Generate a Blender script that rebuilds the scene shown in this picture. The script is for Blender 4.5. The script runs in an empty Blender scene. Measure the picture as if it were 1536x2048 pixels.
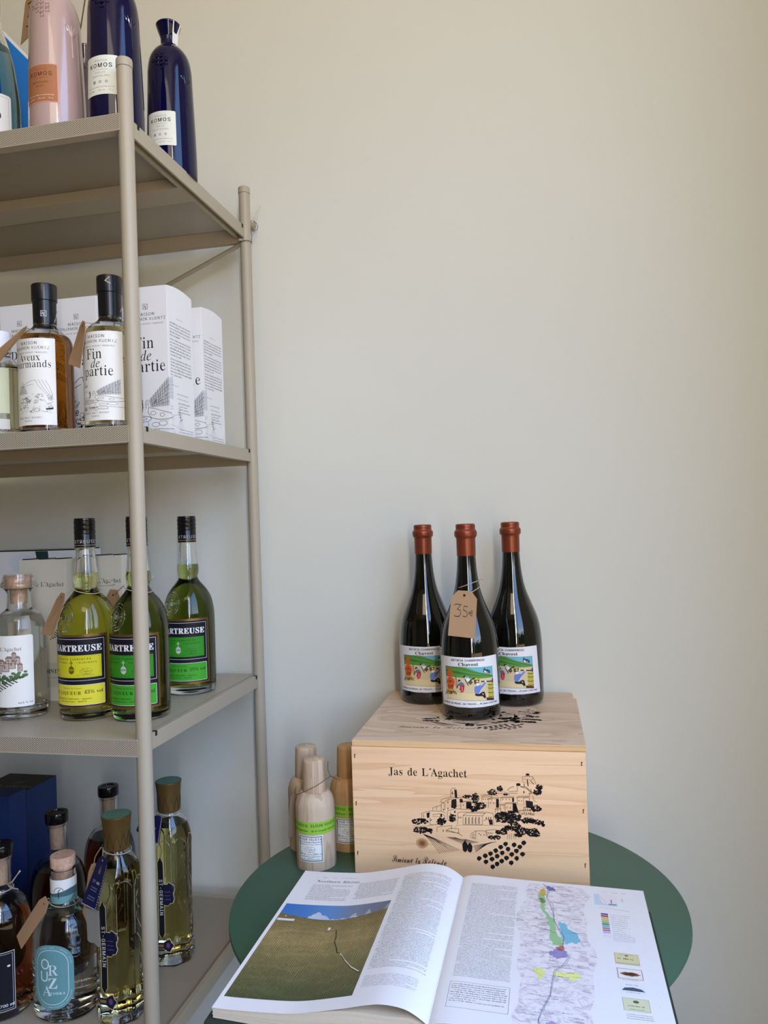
import bpy, bmesh, math, random
import numpy as np
from mathutils import Vector, Matrix
from mathutils.geometry import tessellate_polygon
PI = math.pi
sc = bpy.context.scene
COL = sc.collection

# ------------------------------------------------------------------ camera
# world: X right along the wall, Y towards the wall, Z up; origin = lens
CF, CA, CP, CR = 1538.0, 0.2121, 0.0104, 0.0328
_f = Vector((-math.sin(CA)*math.cos(CP), math.cos(CA)*math.cos(CP), math.sin(CP)))
_r0 = Vector((math.cos(CA), math.sin(CA), 0)); _u0 = _r0.cross(_f)
_R = _r0*math.cos(CR) - _u0*math.sin(CR); _U = _r0*math.sin(CR) + _u0*math.cos(CR)
cd = bpy.data.cameras.new('camera'); cam = bpy.data.objects.new('camera', cd); COL.objects.link(cam)
cam.matrix_world = Matrix(((_R.x, _U.x, -_f.x, 0), (_R.y, _U.y, -_f.y, 0), (_R.z, _U.z, -_f.z, 0), (0, 0, 0, 1)))
cd.sensor_fit = 'HORIZONTAL'; cd.sensor_width = 36; cd.lens = 36*CF/1536; cd.clip_start = .01
sc.camera = cam
def ray(x, y): return _f + _R*((x-768)/CF) + _U*((1024-y)/CF)
def onY(x, y, Y): d = ray(x, y); return d*(Y/d.y)
def onZ(x, y, Z): d = ray(x, y); return d*(Z/d.z)
def onX(x, y, X): d = ray(x, y); return d*(X/d.x)

# ------------------------------------------------------------------ light
sc.view_settings.view_transform = 'Standard'; sc.view_settings.look = 'None'
sc.view_settings.gamma = 1; sc.view_settings.use_curve_mapping = False
sc.view_settings.exposure = -0.12
try:
    sc.cycles.use_denoising = True; sc.cycles.max_bounces = 14; sc.cycles.transmission_bounces = 12
    sc.cycles.diffuse_bounces = 5; sc.cycles.glossy_bounces = 5; sc.cycles.transparent_max_bounces = 16
    sc.cycles.sample_clamp_indirect = 6; sc.cycles.blur_glossy = 0.6
except Exception: pass

def nn(nt, typ, x=None, **kw):
    n = nt.nodes.new(typ)
    for k, v in kw.items():
        if k.startswith('i_'): n.inputs[k[2:].replace('_', ' ')].default_value = v
        else: setattr(n, k, v)
    return n
def mth(nt, op, a, b=None, c=None):
    n = nt.nodes.new('ShaderNodeMath'); n.operation = op
    for i, v in enumerate((a, b, c)):
        if v is None: continue
        if isinstance(v, (int, float)): n.inputs[i].default_value = v
        else: nt.links.new(v, n.inputs[i])
    return n.outputs[0]
def ramp(nt, fac, stops, interp='LINEAR'):
    n = nt.nodes.new('ShaderNodeValToRGB'); e = n.color_ramp.elements; n.color_ramp.interpolation = interp
    while len(e) > 1: e.remove(e[-1])
    e[0].position = stops[0][0]; e[0].color = (*stops[0][1], 1)
    for p, c in stops[1:]:
        q = e.new(p); q.color = (*c, 1)
    nt.links.new(fac, n.inputs[0]); return n.outputs[0]
def mixc(nt, fac, a, b, blend='MIX'):
    n = nt.nodes.new('ShaderNodeMix'); n.data_type = 'RGBA'; n.blend_type = blend
    for s, v in ((n.inputs[0], fac), (n.inputs[6], a), (n.inputs[7], b)):
        if isinstance(v, (int, float)): s.default_value = v
        elif isinstance(v, tuple): s.default_value = (*v, 1)
        else: nt.links.new(v, s)
    return n.outputs[2]

W = bpy.data.worlds.new('world'); sc.world = W; W.use_nodes = True
nt = W.node_tree; nt.nodes.clear()
tc = nn(nt, 'ShaderNodeTexCoord'); sx = nn(nt, 'ShaderNodeSeparateXYZ'); nt.links.new(tc.outputs['Generated'], sx.inputs[0])
elev = sx.outputs[2]
nz = nn(nt, 'ShaderNodeTexNoise', i_Scale=26.0, i_Detail=5.0, i_Roughness=.7); nt.links.new(tc.outputs['Generated'], nz.inputs['Vector'])
skyn = nt.nodes.new('ShaderNodeValToRGB')
SKY = [(0.0, (1.0, 1.0, 1.0)), (0.22, (.42, .63, 1.0)), (0.9, (.17, .37, .92))]
el = skyn.color_ramp.elements
el[0].position, el[0].color = SKY[0][0], (*SKY[0][1], 1); el[1].position, el[1].color = SKY[2][0], (*SKY[2][1], 1)
q = el.new(SKY[1][0]); q.color = (*SKY[1][1], 1)
nt.links.new(elev, skyn.inputs[0])
treeline = mth(nt, 'ADD', mth(nt, 'MULTIPLY', nz.outputs[0], .34), -.10)
istree = mth(nt, 'LESS_THAN', elev, treeline)
isground = mth(nt, 'LESS_THAN', elev, -.06)
c1 = mixc(nt, istree, skyn.outputs[0], (.012, .02, .012))
c2 = mixc(nt, isground, c1, (.36, .262, .135))
bg = nn(nt, 'ShaderNodeBackground'); nt.links.new(c2, bg.inputs[0]); bg.inputs[1].default_value = 6.0
wo = nn(nt, 'ShaderNodeOutputWorld'); nt.links.new(bg.outputs[0], wo.inputs[0])

# room extents
WY, XR, XL, YF, ZC, ZF = 1.385, .47, -2.4, -2.6, 1.75, -1.25
WIN = (-1.7, .80, -.80, 1.6)     # y0,y1,z0,z1 of the shop window in the right-hand wall
def area(name, loc, target, sxy, power, color, portal=False):
    l = bpy.data.lights.new(name, 'AREA'); l.shape = 'RECTANGLE'; l.size, l.size_y = sxy
    l.energy = power; l.color = color
    if portal: l.cycles.is_portal = True
    o = bpy.data.objects.new(name, l); COL.objects.link(o); o.location = loc
    o.rotation_euler = (Vector(target)-Vector(loc)).to_track_quat('-Z', 'Y').to_euler(); return o
wc = (XR+.06, (WIN[0]+WIN[1])/2, (WIN[2]+WIN[3])/2)
area('window_portal', wc, (wc[0]-1, wc[1], wc[2]), (WIN[3]-WIN[2], WIN[1]-WIN[0]), 1, (1, 1, 1), portal=True)
LAMPS = [((.40, -.72, .62), (-.35, 1.2, .2), (.07, 1.9), 15.5, (1.0, .92, .80)),      # added strip light for white streaks on the bottles and soft shadows
         ((.05, -.55, 1.73), (.0, .3, 0), (1.1, 1.3), 17, (1.0, .88, .70))]  # added warm fill from above for table and case, no fixture modelled
for (a, b, s, p, c), nm in zip(LAMPS, ('added_strip_light', 'overhead_fill_light')): area(nm, a, b, s, p, c)

# ------------------------------------------------------------------ materials
M = {}
def s2l(c): return tuple((v/12.92 if v <= .04045 else ((v+.055)/1.055)**2.4) for v in (x/255 for x in c))
def mat(name, col=None, rough=.5, metal=0, spec=.5, trans=0, ior=1.45, coat=0, srgb=True, bump=None):
    if name in M: return M[name]
    m = bpy.data.materials.new(name); m.use_nodes = True; b = m.node_tree.nodes['Principled BSDF']
    if col is not None:
        c = s2l(col) if srgb else col
        b.inputs['Base Color'].default_value = (*c, 1); m.diffuse_color = (*c, 1)
    b.inputs['Roughness'].default_value = rough; b.inputs['Metallic'].default_value = metal
    b.inputs['Specular IOR Level'].default_value = spec; b.inputs['IOR'].default_value = ior
    b.inputs['Transmission Weight'].default_value = trans; b.inputs['Coat Weight'].default_value = coat
    if bump:
        t = m.node_tree; n = nn(t, 'ShaderNodeTexNoise', i_Scale=bump[0], i_Detail=3.0); c_ = nn(t, 'ShaderNodeTexCoord')
        t.links.new(c_.outputs['Object'], n.inputs['Vector'])
        bp = nn(t, 'ShaderNodeBump', i_Strength=bump[1], i_Distance=bump[2]); t.links.new(n.outputs[0], bp.inputs['Height'])
        t.links.new(bp.outputs[0], b.inputs['Normal'])
    M[name] = m; return m
def bs(m): return m.node_tree.nodes['Principled BSDF']
def ink(c):
    c = tuple(int(v) for v in c)
    return mat('ink_%02x%02x%02x' % c, c, .55, spec=.3)

WALLC = (219, 219, 209)
wallm = mat('wall_paint', WALLC, .75, spec=.25, bump=(260, .06, .002))
def paintvar():
    t = wallm.node_tree; n = nn(t, 'ShaderNodeTexNoise', i_Scale=2.2, i_Detail=4.0); c_ = nn(t, 'ShaderNodeTexCoord')
    t.links.new(c_.outputs['Object'], n.inputs['Vector'])
    a = s2l(WALLC); o = mixc(t, n.outputs[0], tuple(v*.97 for v in a), tuple(min(1, v*1.03) for v in a))
    t.links.new(o, bs(wallm).inputs['Base Color'])
paintvar()
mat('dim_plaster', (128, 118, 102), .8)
mat('ceiling_paint', (232, 226, 214), .8)
mat('floor_boards', (96, 72, 52), .5, bump=(40, .1, .002))
TAUPE = (172, 162, 143)
mat('taupe_metal', TAUPE, .42, spec=.45, bump=(900, .04, .0005))
mat('dark_slot', (25, 20, 14), .8)
mat('steel_wire', (150, 150, 150), .3, metal=1)
def perf(name, axes, px=.0019, pz=.0028, r=.00062, opaque=False):
    m = mat(name, TAUPE, .45, spec=.4); t = m.node_tree; c_ = nn(t, 'ShaderNodeTexCoord'); s = nn(t, 'ShaderNodeSeparateXYZ')
    t.links.new(c_.outputs['Object'], s.inputs[0]); a, b = s.outputs[axes[0]], s.outputs[axes[1]]
    ax = mth(t, 'DIVIDE', a, px); ci = mth(t, 'FLOOR', ax); od = mth(t, 'MULTIPLY', mth(t, 'FLOORED_MODULO', ci, 2.0), .5)
    fx = mth(t, 'MULTIPLY', mth(t, 'SUBTRACT', mth(t, 'FRACT', ax), .5), px)
    fz = mth(t, 'MULTIPLY', mth(t, 'SUBTRACT', mth(t, 'FRACT', mth(t, 'ADD', mth(t, 'DIVIDE', b, pz), od)), .5), pz)
    d = mth(t, 'SQRT', mth(t, 'ADD', mth(t, 'MULTIPLY', fx, fx), mth(t, 'MULTIPLY', fz, fz)))
    hole = mth(t, 'LESS_THAN', d, r)
    if opaque:
        t.links.new(mixc(t, hole, s2l(TAUPE), s2l((40, 33, 24))), bs(m).inputs['Base Color']); return m  # opaque: dark inside of the holes painted on as dots
    tr = nn(t, 'ShaderNodeBsdfTransparent'); mx = nn(t, 'ShaderNodeMixShader')
    t.links.new(hole, mx.inputs[0]); t.links.new(bs(m).outputs[0], mx.inputs[1]); t.links.new(tr.outputs[0], mx.inputs[2])
    t.links.new(mx.outputs[0], t.nodes['Material Output'].inputs[0]); return m
perf('perforated_lip', (0, 2), opaque=True); perf('perforated_deck', (0, 1), r=.0007)

def wood(name, c_dark, c_light, scale=(1, 1, 1), ring=9, dist=2.2, rough=.55, fine=.35):
    m = mat(name, c_light, rough, spec=.3); t = m.node_tree; c_ = nn(t, 'ShaderNodeTexCoord'); mp = nn(t, 'ShaderNodeMapping')
    mp.inputs['Scale'].default_value = scale; t.links.new(c_.outputs['Object'], mp.inputs['Vector'])
    n1 = nn(t, 'ShaderNodeTexNoise', i_Scale=1.0, i_Detail=3.0, i_Distortion=.6); t.links.new(mp.outputs[0], n1.inputs['Vector'])
    w = mth(t, 'FRACT', mth(t, 'MULTIPLY', n1.outputs[0], float(ring)))
    w = mth(t, 'POWER', w, dist)
    n2 = nn(t, 'ShaderNodeTexNoise', i_Scale=9.0, i_Detail=6.0, i_Roughness=.7); t.links.new(mp.outputs[0], n2.inputs['Vector'])
    f = mth(t, 'ADD', mth(t, 'MULTIPLY', w, 1-fine), mth(t, 'MULTIPLY', n2.outputs[0], fine))
    col = ramp(t, f, [(.05, s2l(c_light)), (.75, s2l(tuple((a+b)/2 for a, b in zip(c_dark, c_light)))), (1.0, s2l(c_dark))])
    t.links.new(col, bs(m).inputs['Base Color'])
    bp = nn(t, 'ShaderNodeBump', i_Strength=.15, i_Distance=.001); t.links.new(f, bp.inputs['Height']); t.links.new(bp.outputs[0], bs(m).inputs['Normal'])
    return m
wood('pine_panel', (206, 152, 106), (244, 208, 166), (1.3, 14, 34), 5, 2.6, fine=.5)
wood('pine_lid', (184, 150, 120), (228, 204, 176), (3.0, 11, 20), 7, 1.6)
wood('pine_edge', (190, 140, 90), (228, 190, 140), (4, 90, 120), 3, 1.5)
wood('ash_wood', (160, 130, 100), (204, 184, 158), (40, 40, 5), 4, 1.8)
wood('honey_wood', (160, 116, 70), (190, 152, 106), (40, 40, 5), 4, 1.8)
wood('cork_wood', (170, 130, 105), (214, 178, 152), (90, 90, 30), 4, 1.5)
mat('kraft_card', (170, 136, 100), .8, bump=(400, .1, .0004))
mat('twine', (186, 172, 148), .9)
mat('dark_twine', (112, 84, 58), .9)
mat('table_green', (66, 100, 80), .38, spec=.4, bump=(500, .03, .0005))
mat('page_paper', (232, 231, 230), .6, spec=.15)
mat('page_edges', (206, 196, 178), .8)
mat('book_cloth', (38, 50, 40), .7)
mat('board_white', (232, 231, 232), .55)
mat('board_cream', (206, 200, 186), .6)
mat('blue_card', (14, 38, 84), .45)
mat('bright_blue_card', (36, 122, 205), .45)
mat('dark_card', (52, 52, 50), .5)
mat('black_cap', (14, 16, 22), .35, coat=.2)
mat('gloss_black', (8, 9, 12), .12)
mat('black_screwcap', (14, 14, 17), .25)
mat('blue_ceramic', (7, 8, 52), .06)
mat('pink_ceramic', (182, 156, 152), .16, coat=.8, bump=(700, .05, .0004))
mat('violet_ceramic', (66, 56, 66), .12, coat=.8)
mat('dark_wine_glass', (9, 10, 7), .05, spec=.7, coat=.5)
mat('copper_capsule', (136, 66, 42), .36, metal=.5, spec=.5)
mat('gold_cap', (122, 96, 52), .35, metal=.6)
mat('green_seal', (88, 124, 102), .5)
mat('red_ribbon', (140, 24, 50), .5)
mat('label_white', (232, 232, 228), .5)
mat('clear_glass', (250, 252, 250), .0, trans=1, ior=1.5)
def liquid(name, t_, L=.07):
    """t_: light that gets through L metres of the liquid (linear rgb); absorption is in the volume"""
    sg = [-math.log(v)/L for v in t_]; d = max(sg)
    for nm, ior in ((name, .9), (name+'_top', 1.33)):
        m = mat(nm, (255, 255, 255), 0, trans=1, ior=ior); t = m.node_tree
        v = nn(t, 'ShaderNodeVolumeAbsorption'); v.inputs['Color'].default_value = (*[1-q/d for q in sg], 1); v.inputs['Density'].default_value = d
        t.links.new(v.outputs[0], t.nodes['Material Output'].inputs['Volume'])
liquid('yellow_liqueur', (.92, .91, .13)); liquid('green_liqueur', (.13, .165, .010)); liquid('refraction_tint_spirit', (.12, .38, .68)); liquid('whisky_amber', (.46, .13, .008))
liquid('whisky_pale', (.78, .58, .20)); liquid('clear_spirit', (.97, .985, .985)); liquid('rum_brown', (.16, .025, .004)); liquid('elder_gold', (.84, .74, .30), .055)
liquid('pale_green_spirit', (.78, .78, .45)); liquid('rum_red', (.60, .13, .015))

# ------------------------------------------------------------------ mesh helpers
class MB:
    def __init__(s): s.v = []; s.f = []; s.m = []
    def add(s, vs, fs, mi=0):
        n = len(s.v); s.v += [tuple(v) for v in vs]; s.f += [tuple(i+n for i in f) for f in fs]; s.m += [mi]*len(fs); return s
    def build(s, name, mats, parent=None, smooth=False, bevel=0, seg=2, angle=40):
        me = bpy.data.meshes.new(name); me.from_pydata(s.v, [], s.f)
        ms = mats if isinstance(mats, (list, tuple)) else [mats]
        for m in ms: me.materials.append(M[m] if isinstance(m, str) else m)
        me.polygons.foreach_set('material_index', s.m)
        if bevel:
            bm = bmesh.new(); bm.from_mesh(me); bmesh.ops.remove_doubles(bm, verts=bm.verts, dist=1e-6)
            es = [e for e in bm.edges if len(e.link_faces) == 2 and e.calc_face_angle(0) > .6]
            bmesh.ops.bevel(bm, geom=es, offset=bevel, segments=seg, affect='EDGES', profile=.6); bm.to_mesh(me); bm.free()
        if smooth:
            me.polygons.foreach_set('use_smooth', [True]*len(me.polygons))
            try: me.set_sharp_from_angle(angle=math.radians(angle))
            except Exception: pass
        me.update(); o = bpy.data.objects.new(name, me); COL.objects.link(o)
        if parent: o.parent = parent
        return o
    def box(s, x0, x1, y0, y1, z0, z1, mi=0):
        return s.add([(x0, y0, z0), (x1, y0, z0), (x1, y1, z0), (x0, y1, z0), (x0, y0, z1), (x1, y0, z1), (x1, y1, z1), (x0, y1, z1)],
                     [(0, 3, 2, 1), (4, 5, 6, 7), (0, 1, 5, 4), (1, 2, 6, 5), (2, 3, 7, 6), (3, 0, 4, 7)], mi)
    def lathe(s, prof, seg=48, mi=0, sx=1, sy=1, cap=(True, True), c=(0, 0, 0), shape=None, mi_top=None):
        vs = []; fs = []
        for r, z in prof:
            for k in range(seg):
                a = 2*PI*(k+.5)/seg; q = shape(a, z) if shape else 1
                vs.append((c[0]+r*q*sx*math.cos(a), c[1]+r*q*sy*math.sin(a), c[2]+z))
        for i in range(len(prof)-1):
            for k in range(seg):
                k2 = (k+1) % seg; fs.append((i*seg+k, i*seg+k2, (i+1)*seg+k2, (i+1)*seg+k))
        s.add(vs, fs, mi)
        n = len(s.v)-len(vs)
        if cap[0] and prof[0][0] > 1e-7: s.f.append(tuple(n+k for k in reversed(range(seg)))); s.m.append(mi)
        if cap[1] and prof[-1][0] > 1e-7: s.f.append(tuple(n+(len(prof)-1)*seg+k for k in range(seg))); s.m.append(mi if mi_top is None else mi_top)
        return s
    def tube(s, pts, r, seg=8, mi=0, cap=True):
        pts = [Vector(p) for p in pts]; vs = []; fs = []
        up = Vector((0, 0, 1)); n = len(pts)
        for i, p in enumerate(pts):
            t = (pts[min(i+1, n-1)]-pts[max(i-1, 0)]).normalized()
            a = t.cross(up if abs(t.z) < .95 else Vector((1, 0, 0))).normalized(); b = t.cross(a)
            rr = r[i] if isinstance(r, (list, tuple)) else r
            for k in range(seg):
                th = 2*PI*k/seg; vs.append(p+a*(rr*math.cos(th))+b*(rr*math.sin(th)))
        for i in range(n-1):
            for k in range(seg):
                k2 = (k+1) % seg; fs.append((i*seg+k, (i+1)*seg+k, (i+1)*seg+k2, i*seg+k2))
        if cap: fs.append(tuple(range(seg))); fs.append(tuple((n-1)*seg+k for k in reversed(range(seg))))
        return s.add(vs, fs, mi)
    def prism(s, poly, h0, h1, fn=lambda x, y, h: (x, y, h), mi=0):
        n = len(poly); vs = [fn(x, y, h0) for x, y in poly]+[fn(x, y, h1) for x, y in poly]
        fs = [tuple(reversed(range(n))), tuple(range(n, 2*n))]+[(i, (i+1) % n, n+(i+1) % n, n+i) for i in range(n)]
        return s.add(vs, fs, mi)
def smoothprof(p, n=4, neg=False):
    out = []
    for i in range(len(p)-1):
        p0, p1, p2, p3 = p[max(i-1, 0)], p[i], p[i+1], p[min(i+2, len(p)-1)]
        for k in range(n):
            t = k/n
            f = lambda a, b, c, d: .5*((2*b)+(-a+c)*t+(2*a-5*b+4*c-d)*t*t+(-a+3*b-3*c+d)*t**3)
            out.append((f(p0[0], p1[0], p2[0], p3[0]) if neg else max(0, f(p0[0], p1[0], p2[0], p3[0])), f(p0[1], p1[1], p2[1], p3[1])))
    return out+[p[-1]]
def bez(pts, n=8): return [Vector(q) for q in _cr(pts, n)]
def _cr(p, n):
    out = []
    for i in range(len(p)-1):
        a, b, c, d = [Vector(p[j]) for j in (max(i-1, 0), i, i+1, min(i+2, len(p)-1))]
        for k in range(n):
            t = k/n; out.append(.5*((2*b)+(c-a)*t+(2*a-5*b+4*c-d)*t*t+(3*b-a-3*c+d)*t**3))
    return out+[Vector(p[-1])]
def thing(name, label, cat, loc=(0, 0, 0), rz=0, group=None):
    o = bpy.data.objects.new(name, None); o.empty_display_size = .02; COL.objects.link(o); o.location = loc; o.rotation_euler = (0, 0, rz)
    return tag(o, label, cat, group)
def tag(o, label, cat, group=None):
    o['label'] = label; o['category'] = cat
    if group: o['group'] = group
    return o
def struct(o, label=None):
    o['kind'] = 'structure'
    if label: o['label'] = label
    return o
def copy_tree(o, parent=None):
    c = o.copy(); COL.objects.link(c)
    if parent: c.parent = parent
    for ch in list(o.children): copy_tree(ch, c)
    return c

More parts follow.
